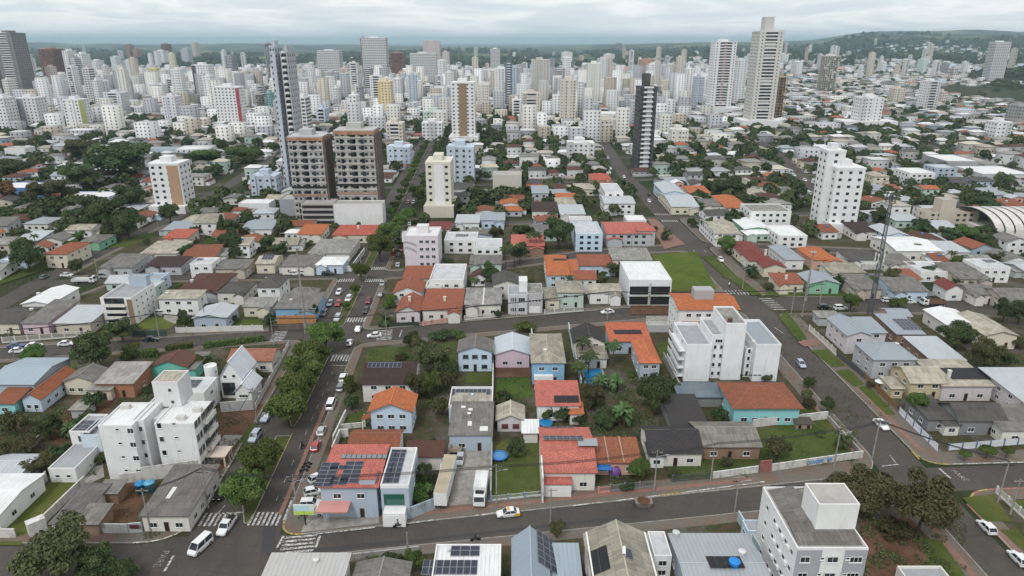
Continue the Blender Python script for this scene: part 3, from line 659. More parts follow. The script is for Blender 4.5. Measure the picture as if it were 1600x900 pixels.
            t = .18; ph = rh
            b.face([(x0+t, y0+t, z+.02), (x1-t, y0+t, z+.02), (x1-t, y1-t, z+.02), (x0+t, y1-t, z+.02)], 0, [(x0, y0), (x1, y0), (x1, y1), (x0, y1)])
            s.planes.append((x0, x1, y0, y1, lambda x, y: z+.04, 'y', 0.02))
        o = b.build(name, m, s.r, c)
        if cap.f and s.detail: cap.build('ridge_cap', PAINT if m is SHEET else SLAB, o, tuple(min(.8, q*1.15) for q in c))
        return o
    def parapet(s, x0, x1, y0, y1, z, ph, col, t=.18, name='parapet'):
        b = MB(); b.box(x0-.02, x1+.02, y0-.02, y0+t, z-.1, z+ph, 0, True); b.box(x0-.02, x1+.02, y1-t, y1+.02, z-.1, z+ph, 0, True)
        b.box(x0-.02, x0+t, y0+t, y1-t, z-.1, z+ph, 0, True); b.box(x1-t, x1+.02, y0+t, y1-t, z-.1, z+ph, 0, True); return b.build(name, PLASTER, s.r, col)
    def vol(s, u0, u1, vt, dep, z1=None, base=None, col=(.76, .76, .75), rcol='conc', ph=.5, wins=(), vfar=None, z0=0., name='wall', world=None):
        """flat-roofed block: u0..u1 on the front top edge (row vt) at height z1, or standing on ground row base"""
        if world: x0, x1, y0, y1, z1 = world
        else:
            um = (u0+u1)/2
            if base: yf = G(um, base)[1]; z1 = zat(yf, vt)
            else: yf = G(um, vt, z1)[1]
            x0, x1 = xat(u0, yf, z1), xat(u1, yf, z1); y0 = yf; y1 = G(um, vfar, z1)[1] if vfar else yf+dep
        x0 -= s.x; x1 -= s.x; y0 -= s.y; y1 -= s.y
        s.walls(x0, x1, y0, y1, z0, z1-ph, col, name=name); s.roof('flat', x0, x1, y0, y1, z1-ph, ph, rcol); s.parapet(x0, x1, y0, y1, z1-ph, ph, col)
        if z0 == 0: s.foot(x0, x1, y0, y1)
        for w_ in wins: s.rows(x0, x1, y0, y1, z0, z1-ph, *w_)
        return x0, x1, y0, y1, z1
    def win(s, x, y, z, w, h, rz=0, st='glass', col=None):
        nm = {'garage': 'garage_door', 'door': 'door', 'open': 'opening_shade'}.get(st, 'window')
        return add(nm, winmesh(w, h, st), s.r, col or s.win_col, (x, y, z), rz)
    def rows(s, x0, x1, y0, y1, z0, z1, face, n, fl, w=1.4, h=1.1, st='glass', sill=.9, skip=(), col=None, margin=.08, joined=False):
        sh = (z1-z0)/fl
        L = (x1-x0) if face in 'FB' else (y1-y0)
        J = MB()
        for f in range(fl):
            for i in range(n):
                if (f, i) in skip: continue
                t = margin*L+(L*(1-2*margin))*(i+.5)/n; z = z0+f*sh+min(sill, sh-h-.25)
                if face == 'F': p = (x0+t, y0, z, 0)
                elif face == 'R': p = (x1, y0+t, z, math.pi/2)
                elif face == 'L': p = (x0, y0+t, z, -math.pi/2)
                else: p = (x0+t, y1, z, math.pi)
                if joined:
                    if face == 'F': J.box(p[0]-w/2, p[0]+w/2, y0-.05, y0, z, z+h)
                    elif face == 'R': J.box(x1, x1+.05, p[1]-w/2, p[1]+w/2, z, z+h)
                    elif face == 'L': J.box(x0-.05, x0, p[1]-w/2, p[1]+w/2, z, z+h)
                else: s.win(p[0], p[1], p[2], w, h, p[3], st, col)
        if J.f: tag(J.build('glazing', GLASS, s.r), kind='stuff')
    # ---- fittings -------------------------------------------------
    def onroof(s, u, v, zg=5.):
        z = zg
        for _ in range(7):
            X, Y = G(u, v, z); x, y = X-s.x, Y-s.y; zz = None
            for p in s.planes:
                if p[0]-.5 <= x <= p[1]+.5 and p[2]-.5 <= y <= p[3]+.5: zz = p[4](x, y); pp = p
            if zz is None: break
            z = .5*z+.5*(zz+.2)
        return (x, y, z-.2, pp) if zz is not None else (x, y, zg, s.planes[-1])
    def solar(s, u, v, nx, ny, zg=5., pw=1.05, ph=1.75, skip=(), mt=None, rot=False, gap=.06, name='solar_panel'):
        x, y, z, p = s.onroof(u, v, zg); ax, sl = p[5], p[6]; a = math.atan(sl); mt = mt or SOLAR
        key = ('sp', pw, ph, mt.name)
        if key not in _WM:
            b = MB(); b.box(-pw/2, pw/2, -ph/2, ph/2, 0, .05, 1, True); b.face([(-pw/2+.04, -ph/2+.04, .053), (pw/2-.04, -ph/2+.04, .053), (pw/2-.04, ph/2-.04, .053), (-pw/2+.04, ph/2-.04, .053)], 0, [(0, 0), (pw, 0), (pw, ph), (0, ph)]); _WM[key] = b.mesh(name, [mt, METAL if mt is SOLAR else DARK])
        for i in range(nx):
            for j in range(ny):
                if (i, j) in skip: continue
                dx = (i-(nx-1)/2)*(pw+gap); dy = (j-(ny-1)/2)*(ph+gap)
                if ax == 'y': o = add(name, _WM[key], s.r, None, (x+dx, y+dy*math.cos(a), p[4](x+dx, y+dy*math.cos(a))+.1)); o.rotation_euler = (a, 0, 0)
                else: o = add(name, _WM[key], s.r, None, (x+dx*math.cos(a), y+dy, p[4](x+dx*math.cos(a), y+dy)+.1)); o.rotation_euler = (0, -a, 0)
    def tank(s, u, v, zg=4., col=(.03, .2, .5), sc=1.):
        x, y, z, p = s.onroof(u, v, zg); s.tank_at(x, y, z, col, sc)
    def tank_at(s, x, y, z, col=(.03, .2, .5), sc=1.):
        k = ('tank',)
        if k not in _WM:
            b = MB(); b.lathe([(.0, -.3), (.6, -.3), (.74, .75), (.8, .78), (.8, .86), (.3, 1.02), (.0, 1.05)], 16); _WM[k] = b.mesh('water_tank', [PAINT])
        add('water_tank', _WM[k], s.r, col, (x, y, z), 0, (sc, sc, sc))
    def chimney(s, u, v, zg=5., w=.7, h=1.4, col=(.66, .64, .6)):
        x, y, z, p = s.onroof(u, v, zg); b = MB(); b.box(-w/2, w/2, -w/2, w/2, -.8, h); b.box(-w/2-.1, w/2+.1, -w/2-.1, w/2+.1, h, h+.12, 0, True); b.build('chimney', PLASTER, s.r, col, (x, y, z))
    def acunit(s, x, y, z, rz=0):
        k = ('ac',)
        if k not in _WM:
            b = MB(); b.box(-.4, .4, -.35, -.03, 0, .6, 0, True); b.lathe([(.24, 0), (.24, .02), (0, .02)], 12, 1)
            _WM[k] = b.mesh('air_conditioner', [WHITE, DARK])
        add('air_conditioner', _WM[k], s.r, None, (x, y, z), rz)
    def skylight(s, u, v, zg, w, l):
        x, y, z, p = s.onroof(u, v, zg); b = MB(); b.box(-w/2, w/2, -l/2, l/2, 0, .06); o = b.build('skylight_sheet', PAINT, s.r, (.62, .62, .6), (x, y, p[4](x, y)+.03)); a = math.atan(p[6])
        o.rotation_euler = (a, 0, 0) if p[5] == 'y' else (0, -a, 0)
    def dish(s, u, v, zg=5.):
        x, y, z, p = s.onroof(u, v, zg); b = MB(); b.tube((0, 0, -.1), (0, 0, .7), .04, .04, 6); b.lathe([(0, .7), (.25, .75), (.45, .9)], 12); b.build('satellite_dish', WHITE, s.r, None, (x, y, z))
def fl_(h): return 1 if h < 4.6 else 2 if h < 7.6 else 3 if h < 10.8 else 4
def house(label, u0, u1, v, h, dep, roof, rm, wall, rh=1.6, wf=None, ws=None, name='house', cat='house', back=False, rz=0, detail=True, st='glass', ov=.45, short=None, ph=.5, wcol=None, group=None, door=True, floors=None, garage=0, winc=None, rcol=None):
    """u0,u1 front eave ends (row v, height h above ground); dep metres, or ('e',row of far eave) / ('r',row of ridge along x) / ('y',row of the far end of a ridge along y)"""
    um = (u0+u1)/2; hh = h+.2; y0 = G(um, v, hh)[1]
    x0, x1 = xat(u0, y0, hh), xat(u1, y0, hh)
    if back: y1 = y0; y0 = y1-dep
    elif isinstance(dep, tuple):
        k, vv = dep
        if k == 'e': y1 = G(um, vv, hh)[1]
        elif k == 'r':          # topmost row of the roof: its far eave where the back slope shows, else its ridge
            y1 = G(um, vv, hh)[1]
            if 2*rh/max(1, y1-y0) > (CAM_H-hh)/y1: y1 = y0+2*max(1.5, G(um, vv, hh+rh)[1]-y0)
        else: y1 = G(um, vv, hh+rh)[1]
        y1 = max(y1, y0+3)
    else: y1 = y0+dep
    cx, cy = (x0+x1)/2, (y0+y1)/2; d = Bd(name, label, cat, cx, cy, group, rz, short); d.detail = detail
    if winc: d.win_col = winc
    a, b_ = (x1-x0)/2, (y1-y0)/2; wc = WC[wall] if isinstance(wall, str) else wall
    d.foot(-a, a, -b_, b_)
    if roof == 'flat':
        d.walls(-a, a, -b_, b_, 0, h-ph, wc); d.roof('flat', -a, a, -b_, b_, h-ph, ph, rm, col=rcol); d.parapet(-a, a, -b_, b_, h-ph, ph, wcol or wc)
    else:
        d.walls(-a, a, -b_, b_, 0, h, wc, {'hip': 'box', 'shedx': 'box'}.get(roof, roof), rh); d.roof(roof, -a, a, -b_, b_, h, rh, rm, ov, col=rcol)
    fl = floors or fl_(h); W_, D_ = 2*a, 2*b_
    if wf is None: wf = max(1, int(W_/3.6))
    if ws is None: ws = max(1, int(D_/4.2))
    side = 'R' if cx < 0 else 'L'; j = not detail
    zt = h-(ph if roof == 'flat' else .1)
    sk = set()
    if door and detail and wf > 1: sk.add((0, wf//2))
    if garage: sk |= {(0, i) for i in range(wf)}
    if wf: d.rows(-a, a, -b_, b_, 0, zt, 'F', wf, fl, min(1.5, .5*W_/wf), 1.15, st, skip=sk, joined=j)
    if ws and abs(cx) > 12: d.rows(-a, a, -b_, b_, 0, zt, side, ws, fl, min(1.3, .45*D_/ws), 1.1, st, joined=j)
    if door and detail and wf > 1 and not garage: d.win(-a+.08*W_+.84*W_*(wf//2+.5)/wf, -b_, .02, .95, 2.1, 0, 'door', (.2, .11, .06))
    for g_ in range(garage): d.win(-a+W_*(g_+.5)/garage, -b_, .02, min(3., .8*W_/garage), 2.3, 0, 'garage', (.7, .7, .69))
    d.a, d.b, d.h = a, b_, h
    if (not detail or (v < 500 and h < 5)) and roof in ('gx', 'hip', 'shed') and W_ > 8.5 and not garage:      # small front wing
        q = random.choice((-1, 1)); w2 = W_*random.uniform(.3, .42); x0 = -a+.2 if q < 0 else a-w2-.2; h2 = min(h, 3.3)-.1*random.random(); p = random.uniform(1.2, 2.4)
        d.walls(x0, x0+w2, -b_-p, -b_+1, 0, h2, wc, 'gy', .9, name='wing_wall'); d.roof('gy', x0, x0+w2, -b_-p, -b_+(h+.4-h2)*2.5+1, h2, .9, rm, .3, name='wing_roof', col=rcol)
    return d
# ================================================================ A: south of the first cross street (cut by the picture's lower edge)
d = house('low warehouse with white ribbed sheet roof on the corner below the zebra crossing', 428, 545, 872, 5, 16, 'shed', 'white', 'offw', .6, rcol=(.42, .41, .4), back=True, name='warehouse', cat='warehouse', short='white ribbed corner warehouse')
d.tank(494, 878, 5, (.6, .6, .58), .6)
d = house('small house with old grey fibre cement roof between warehouse and solar roof', 560, 640, 881, 3.6, 12, 'gy', 'fib', 'beige', 1.0, back=True, short='small fibre cement house by the hedge')
d = house('white box building with rooftop solar panels south of the cross street', 682, 783, 850, 5.6, 14, 'flat', 'white', 'white', 0, back=True, ph=.45, name='building', cat='building', short='white box with solar roof')
d.solar(727, 861, 3, 2, 5.2, 1.55, 1.25); d.solar(703, 887, 8, 2, 5.2, 1.05, 1.55); d.tank(701, 861, 5.2, (.5, .5, .5), .45)
d = house('house with blue grey gabled roof and a tilted block of solar panels', 803, 852, 842, 5.0, 15, 'gy', 'metalb', 'offw', 2.2, back=True, short='blue grey roof with solar block', rcol=(.26, .31, .36))
d.solar(854, 862, 3, 5, 6, 1.3, 1.5)
d = house('low annex with pale blue grey sheet roof beside the solar gable', 856, 900, 858, 3.4, 10, 'shed', 'metalb', 'offw', .8, back=True, rcol=(.3, .36, .41))
d = house('large house with beige fibre roof, white parapet and black pool heater sheet', 915, 1008, 835, 5.8, 17, 'gy', 'beige', 'white', 2.6, back=True, short='large beige roofed house')
d.solar(936, 876, 2, 2, 7, 1.6, 2.6, mt=POOLBLACK, name='pool_heater'); d.solar(982, 866, 1, 1, 7, 1.4, 2.4)
k = MB(); k.tube((-.9, 0, .35), (.9, 0, .35), .28, .28, 10); x_, y_, z_, p_ = d.onroof(975, 864, 7); k.build('boiler', WHITE, d.r, None, (x_, y_, z_), R(80))
bx0 = d
for sx in (-1, 1):
    b = MB(); b.box(sx*d.a-(.25 if sx > 0 else 0), sx*d.a+(.25 if sx < 0 else 0), -d.b, d.b, d.h-.4, d.h+.55, 0, True); b.build('parapet', PLASTER, d.r, WC['white'])
d = house('white terrace box with glass hatch beside the beige roof', 1012, 1038, 830, 4.6, 6, 'flat', 'lgrey', 'white', 0, back=True, ph=.7, name='annex', cat='annex')
d = house('house with silver corrugated roof, black pool heater and blue water tank', 1048, 1165, 836, 4.4, 16, 'gx', 'metal', 'bgrey', 1.0, back=True, short='silver corrugated roof house', rcol=(.33, .36, .38))
d.solar(1133, 879, 4, 1, 5, 1.35, 3.0, mt=POOLBLACK, name='pool_heater'); d.tank(1147, 884, 5, (.02, .22, .62), 1.15); d.tank(1056, 836, 5, (.5, .5, .5), .8); d.tank(1159, 866, 5, (.6, .6, .6), .8)
d = Bd('apartment_block', 'white and grey four storey apartment block with mossy tile roof and stair tower', 'apartment block', *G(1290, 858, 12.7), short='white and grey apartment block at the bottom edge')
x0, x1, y0, y1, z1 = d.vol(1246, 1357, 858, 0, 12.7, col=WC['white'], vfar=762, ph=.35)
for a_, c_ in ((0, .36), (.68, 1)):
    bb = MB(); bb.box(x0+(x1-x0)*a_+.01, x0+(x1-x0)*c_-.01, y0-.06, y0-.02, 0, z1-.36); bb.build('grey_panel', PLASTER, d.r, (.36, .36, .4))
for f in range(4):
    z = .9+f*3.05
    for t, w_ in ((.13, 1.5), (.52, 1.7), (.85, 1.9)): d.win(x0+(x1-x0)*t, y0-.07, z, w_, 1.15)
    for t in (.37, .73): d.win(x0+(x1-x0)*t, y0-.07, z+.5, .6, .5)
    for t in (.1, .26, .42, .58, .8): d.win(x0, y0+(y1-y0)*t, z+.1, 1.0, 1.0, -math.pi/2); 
    for t in (.18, .34, .5): d.acunit(x0, y0+(y1-y0)*t, z+.2, -math.pi/2)
ym = y0+(y1-y0)*.36; b2 = d
b2.roof('shed', x0+.5, x1-.4, y0+.5, ym, z1-.55, 1.1, 'fib', .0, col=(.2, .18, .165)); b2.roof('shedx', x0+.5, x0+(x1-x0)*.45, ym+.2, y1-.5, z1-.5, 1.0, 'fib', .0, col=(.22, .2, .185)); b2.roof('shedx', x0+(x1-x0)*.45+.1, x1-3.2, ym+.2, y1-.5, z1-.3, .6, 'fib', .0, col=(.24, .22, .2))
d.vol(0, 0, 0, 0, world=(x1+d.x-6.6, x1+d.x-.3, ym+d.y-1.6, ym+d.y+3.8, z1+5.0), z0=z1-.4, rcol='conc', ph=.15, name='stair_tower')
d = house('small dark roofed garage block on the dirt lot by the bottom edge', 1402, 1470, 884, 3.2, 7, 'flat', 'grey', 'offw', 0, back=True, ph=.5, name='garage', cat='garage')
d = house('pale blue walled yard shed with brown gate at the bottom street', 1160, 1196, 812, 3.0, 3, 'flat', 'grey', 'lblue', 0, back=True, ph=.2, name='shed', cat='shed', garage=1)
# ================================================================ B: main block
d = house('two storey blue grey corner building with salmon roof and solar panels', 500, 588, 760, 7, ('e', 704), 'shed', 'salmon', 'bgrey', 1.0, wf=2, ws=3, floors=2, name='corner_building', cat='building', short='salmon roofed corner building', ov=.5)
d.solar(511, 742, 2, 6, 7, 1.7, 1.1); d.solar(529, 731, 2, 1, 7, 1.6, 1.2); d.solar(550, 738, 2, 5, 7, 1.7, 1.2); d.solar(530, 752, 2, 2, 7, 1.6, 1.1); d.solar(569, 714, 9, 1, 7, .95, 1.3, mt=mat('dull_heater', lambda n, b: P(b, (.2, .21, .22), .6)), name='pool_heater')
bb = MB(); bb.box(-d.a-.3, -d.a+5.5, -d.b-3.2, -d.b, 3.5, 3.75, 0, True); bb.build('entrance_canopy', PLASTER, d.r, (.55, .25, .22))
bb = MB(); bb.box(d.a-3.2, d.a-.3, -d.b+.3, -d.b+3.4, 6.6, 8.3); bb.build('roof_box', PLASTER, d.r, WC['bgrey']); bb = MB(); bb.box(d.a-3.3, d.a-.2, -d.b+.2, -d.b+3.5, 8.3, 8.45, 0, True); bb.build('roof_box_lid', TILE, d.r, COLS['salmon'])
d = house('blue grey entrance wing with green glass, white garage door and solar strips', 594, 638, 758, 7.6, ('e', 699), 'flat', 'lgrey', 'bgrey', 0, wf=0, ws=1, ph=.6, wcol=WC['white'], name='entrance_wing', cat='building', short='blue grey wing with green glass')
d.solar(606, 727, 2, 7, 7, 1.05, 1.6); d.solar(621, 727, 2, 7, 7, 1.05, 1.6)
bb = MB(); bb.box(-d.a+.5, d.a-.9, -d.b-.06, -d.b-.01, 3.2, 5.6); bb.build('green_glass', mat('green_glass', lambda n, b: P(b, (.02, .1, .07), .12, .6)), d.r)
bb = MB(); bb.box(-d.a+.6, d.a-.6, -d.b-2.2, -d.b-.01, 0, 2.9); bb.build('garage_porch', PLASTER, d.r, WC['white']); d.win(0, -d.b-2.21, .02, 4.2, 2.5, 0, 'garage')
d = house('low house with rust tile roof directly behind the salmon corner building', 544, 620, 703, 4, ('r', 672), 'gx', 'rust', 'white', 1.5, wf=3, short='rust roof behind the corner building', door=False)
d = house('low shed with flat brown roof beside the parked semi trailer', 634, 690, 713, 3.4, ('e', 693), 'shed', 'brown', 'offw', .4, wf=0, ws=0, name='shed', cat='shed')
d = house('pale blue two storey house with bright orange gabled roof', 579, 642, 641, 6.0, ('y', 606), 'gy', 'orange', 'lblue', 1.9, wf=3, ws=3, floors=2, ov=.7, short='blue house with orange roof', door=False)
bb = MB(); bb.slab([(-d.a-2.6, -d.b+1, 2.9), (-d.a, -d.b+1, 3.6), (-d.a, d.b-4, 3.6), (-d.a-2.6, d.b-4, 2.9)], .15); bb.build('porch_roof', TILE, d.r, COLS['orange']); bb = MB()
for yy in (-d.b+1.2, 0, d.b-4.2): bb.box(-d.a-2.5, -d.a-2.3, yy-.1, yy+.1, 0, 2.85)
bb.build('porch_posts', WHITE, d.r)
d = house('white house under a steep dark brown roof with a row of solar panels', 566, 646, 599, 5.2, ('r', 565), 'gx', 'dbrown', 'offw', 2.6, wf=3, floors=2, short='dark brown roofed white house')
d.solar(601, 571, 8, 1, 7, 1.0, 1.7)
d = house('white flat roofed extension with a row of solar panels and parapet', 701, 769, 633, 4.8, ('e', 604), 'flat', 'cream', 'lblue', 0, wf=0, ws=0, ph=.8, wcol=WC['white'], name='annex', cat='annex', short='flat extension with solar row', rcol=(.5, .46, .4))
d.solar(736, 611, 7, 1, 4, 1.0, 1.7); d.solar(708, 612, 1, 2, 4, 1.0, 1.6); d.solar(763, 612, 1, 2, 4, 1.0, 1.5); d.tank(738, 618, 4.2, (.5, .55, .6), .5)
d = house('long workshop with weathered grey corrugated roof facing the truck yard', 702, 768, 680, 4, ('e', 637), 'shed', 'fib', 'bgrey', 1.4, wf=2, ws=0, name='workshop', cat='workshop', short='grey corrugated workshop', ov=.3)
for u_, v_, w_, l_ in ((724, 636, 1, .8), (734, 662, .9, 1.6), (756, 670, 1.8, 1.6), (735, 640, 1, .8)): d.skylight(u_, v_, 4.6, w_, l_)
d.dish(733, 651, 5)
d = house('small cottage with cream gabled roof and maroon shutters', 777, 818, 656, 3.1, ('y', 627), 'gy', 'cream', 'lilac', 1.3, wf=2, ws=1, winc=(.2, .05, .06), st='shut', short='cream gabled cottage', door=False)
d = house('white carport sheet beside the cream gabled cottage', 818, 840, 676, 2.7, ('e', 659), 'shed', 'white', 'offw', .3, wf=0, ws=0, name='carport', cat='carport')
d = house('long house with bright salmon tile roof and solar panels fronting the street', 849, 930, 737, 4.4, ('e', 669), 'gx', 'salmon', 'offw', 2.2, wf=3, ws=0, short='long salmon tiled house', rcol=(.5, .16, .125))
d.solar(880, 685, 6, 2, 6, 1.35, 1.3); d.solar(873, 667, 5, 1, 6.5, 1.3, 1.2)
bb = MB(); bb.box(-2, 2, -1.4, 1.4, 0, .08); bb.build('roof_hatch', METAL, d.r, None, d.onroof(918, 693, 6)[:2]+(d.onroof(918, 693, 6)[2]+.3,))
bb = MB(); bb.box(-d.a-.4, -d.a-.1, -d.b-4, d.b-6, 0, 5.6); bb.build('side_wall', OLDWALL, d.r, WC['white'])
d = house('white garage with red tiled shed roof in front of the long salmon house', 850, 893, 757, 2.9, ('e', 737), 'shed', 'salmon', 'white', .5, wf=1, ws=0, name='garage', cat='garage', garage=1, ov=.2)
d = house('small glass roofed entrance patio beside the white garage', 896, 930, 748, 2.6, 3, 'flat', 'lgrey', 'white', 0, wf=0, ws=0, ph=.2, name='patio', cat='patio', rcol=(.28, .33, .33))
d = house('house with salmon tiles, white parapet and two black roof heaters', 840, 905, 633, 4.2, ('e', 603), 'shed', 'salmon', 'white', 1.2, wf=2, ws=0, short='salmon roof with black heaters')
d.solar(885, 624, 2, 1, 5, 2.9, 2.7, mt=POOLBLACK, name='pool_heater')
d = house('small orange tiled porch behind the pool of the salmon house', 891, 910, 646, 3, 4, 'shed', 'orange', 'offw', .5, wf=0, ws=0, name='porch', cat='porch')
d = house('three bay rust tiled sheds beside the street with blue tarp', 928, 1000, 722, 3.1, ('e', 691), 'shed', 'rust', 'salmon', .9, wf=3, ws=0, name='shed', cat='shed', short='three bay rust sheds', rcol=(.3, .11, .06))
for t in (-.36, .3):
    bb = MB(); bb.box(-.14, .14, -d.b-.4, d.b+.4, 0, .22); o_ = bb.build('ridge_cap', SLAB, d.r, (.4, .25, .18), (d.a*t, 0, 3.7)); o_.rotation_euler = (math.atan(.9/(2*d.b)), 0, 0)
d = house('white cottage with near black tiled roof, steep white gable wall and lawn', 1016, 1097, 707, 3.4, ('r', 666), 'gx', 'slate', 'offw', 2.2, wf=3, ws=2, short='black roofed white cottage')
d = house('narrow white gatehouse wing of the black roofed cottage', 1016, 1038, 712, 3.0, 4, 'shed', 'slate', 'white', .4, wf=1, ws=0, name='annex', cat='annex', door=False)
d = house('old house with patchy grey fibre roof between cottage and teal house', 1096, 1188, 697, 3.3, ('r', 660), 'gx', 'fib', 'brown', 1.6, wf=3, ws=1, short='old patchy grey roofed house', rcol=(.26, .24, .21))
d = house('turquoise house with wide rust hip roof above a whitewashed wall', 1148, 1250, 637, 4.6, ('r', 600), 'hip', 'rust', 'teal', 2.5, wf=5, ws=2, floors=1, ov=.7, short='turquoise hip roofed house', rcol=(.27, .095, .055))
d = house('dark grey lean-to running along the wall behind the cottage', 1052, 1104, 664, 3, ('e', 622), 'shed', 'slate', 'dgrey', .8, wf=0, ws=0, name='shed', cat='shed', rcol=(.05, .05, .052))
d = house('long blue grey sheet roof shed below the white apartment block', 1062, 1128, 620, 2.8, ('e', 602), 'shed', 'metalb', 'dgrey', .5, wf=0, ws=0, name='shed', cat='shed', rcol=(.1, .13, .16))
d = house('three storey white building with broad bright orange tile roof', 1062, 1154, 483, 10, ('r', 459), 'gx', 'orange', 'white', 1.2, wf=5, ws=4, floors=3, ov=.6, name='building', cat='building', short='orange roofed white building')
bb = MB(); bb.slab([(-d.a+1, -d.b-3.6, 5.2), (d.a-7, -d.b-3.6, 5.2), (d.a-7, -d.b, 6.1), (-d.a+1, -d.b, 6.1)], .15); bb.build('lower_roof', TILE, d.r, COLS['orange'])
bb = MB(); bb.box(2, 8.5, -d.b-.08, -d.b-.02, 6.6, 8.6); bb.build('glazed_balcony', GLASS, d.r)
bb = MB(); bb.box(-3.2, 2.6, -1.4, 2.6, 10.6, 14.0); bb.build('roof_tank_house', PLASTER, d.r, (.36, .36, .37))
# the white six storey block
d = Bd('apartment_block', 'tall white apartment block of stepped volumes beside the side street', 'apartment block', *G(1140, 597), short='white stepped apartment block')
Wt = (.78, .79, .8)
r_ = d.vol(1073, 1113, 539, 15, base=597, col=Wt, rcol='grey', ph=1.0); d.rows(*r_[:4], 0, r_[4], 'L', 2, 4, 1.4, 1.3)
xb = r_
for f in range(1, 5):
    bb = MB(); z_ = f*(r_[4]-1)/4-1.6; bb.box(r_[0]-1.7, r_[0]-.01, r_[2]+1, r_[2]+13, z_, z_+.2, 0, True); bb.box(r_[0]-1.7, r_[0]-1.55, r_[2]+1, r_[2]+13, z_+.2, z_+1.15, 0, True); bb.build('balcony', PLASTER, d.r, (.7, .73, .74))
r_ = d.vol(1112.5, 1136, 524, 12, base=592, col=Wt, rcol='grey', ph=.8); d.rows(*r_[:4], 0, r_[4]-2.5, 'F', 2, 4, .8, 1.2); d.rows(*r_[:4], r_[4]-2.6, r_[4]-.3, 'F', 1, 1, 1.9, 1.0, sill=.3)
r_ = d.vol(1135, 1167, 506, 12, base=594.5, col=Wt, rcol='fibl', ph=.5); d.tank_at(r_[0]+1.5, r_[2]+2, r_[4]-.2, (.12, .06, .05), .9)
r_ = d.vol(1166, 1184, 545, 10, base=590, col=Wt, rcol='grey', ph=.3); d.rows(*r_[:4], 0, r_[4], 'F', 2, 4, .8, 1.3)
for f in range(4): d.acunit(r_[0]+1.6, r_[2], 1.6+f*2.9)
r_ = d.vol(1182, 1221, 539, 17, base=597, col=Wt, rcol='metalb', ph=.8); d.rows(*r_[:4], 0, r_[4]-1, 'R', 3, 4, 1.5, 1.2)
d.rows(r_[0]-4, r_[0]+3, r_[2], r_[3], 1.2, 3, 'F', 5, 1, .9, .35, st='open', sill=.5)
r_ = d.vol(1120, 1160, 516, 8, base=560, col=Wt, rcol='grey', ph=.6)
# cross-street row of the main block
d = house('white two storey house with brown grey gabled roof and small front lawn', 716, 768, 549, 6, ('y', 524), 'gy', 'fib', 'lblue', 1.5, wf=3, ws=2, floors=2, short='white house with grey gable', winc=(.1, .1, .1), rcol=(.2, .185, .17))
d = house('pink house with pale blue corrugated roof', 774, 827, 553, 4.2, ('y', 520), 'gy', 'metal', 'pink', 1.5, wf=2, ws=1, floors=1, short='pink house', rcol=(.45, .5, .54), door=False)
d = house('bright blue house with large beige roof and white balcony', 832, 882, 567, 6.2, ('e', 523), 'hip', 'beige', 'sky', 1.6, wf=2, ws=1, floors=2, short='bright blue house with beige roof', rcol=(.4, .36, .29))
bb = MB(); bb.box(-d.a+.4, d.a-3, -d.b-3, -d.b, 2.7, 2.95, 0, True); bb.box(-d.a+.4, d.a-3, -d.b-3, -d.b-2.85, 2.95, 3.9, 0, True)
for xx in (-d.a+.5, -1, d.a-3.3): bb.box(xx, xx+.3, -d.b-2.9, -d.b-2.6, 0, 2.7)
bb.build('balcony', PLASTER, d.r, WC['white']); d.tank(852, 549, 6.6, (.6, .58, .56), .7)
d = house('house with charcoal tiled gable and white trim', 897, 945, 535, 4.6, ('y', 504), 'gy', 'slate', 'offw', 2.2, wf=2, ws=1, short='charcoal gabled house')
d = house('low beige roofed pool house among palm trees', 905, 948, 560, 3, ('e', 543), 'shed', 'beige', 'offw', .5, wf=2, ws=0, name='pool_house', cat='pool house')
d = house('house with long orange red roof and a row of roof heaters by the cross street', 954, 1016, 533, 4.0, ('e', 511), 'shed', 'red', 'bgrey', 1.2, wf=3, ws=0, short='orange red roof with heaters', rcol=(.5, .14, .075))
d.solar(981, 519, 8, 1, 5, .95, 2.4, mt=POOLBLACK, name='pool_heater')
d = house('orange hip roofed grey wing with two front windows', 1001, 1031, 567, 5, ('y', 527), 'hip', 'orange', 'bgrey', 1.4, wf=2, ws=2, floors=2, short='orange hip roofed wing', rcol=(.52, .16, .075), door=False)
d = house('grey walled concrete yard structure with small white slab near the cross street', 1012, 1046, 508, 2.4, 3, 'flat', 'conc', 'grey', 0, wf=0, ws=0, ph=.3, name='shed', cat='shed')
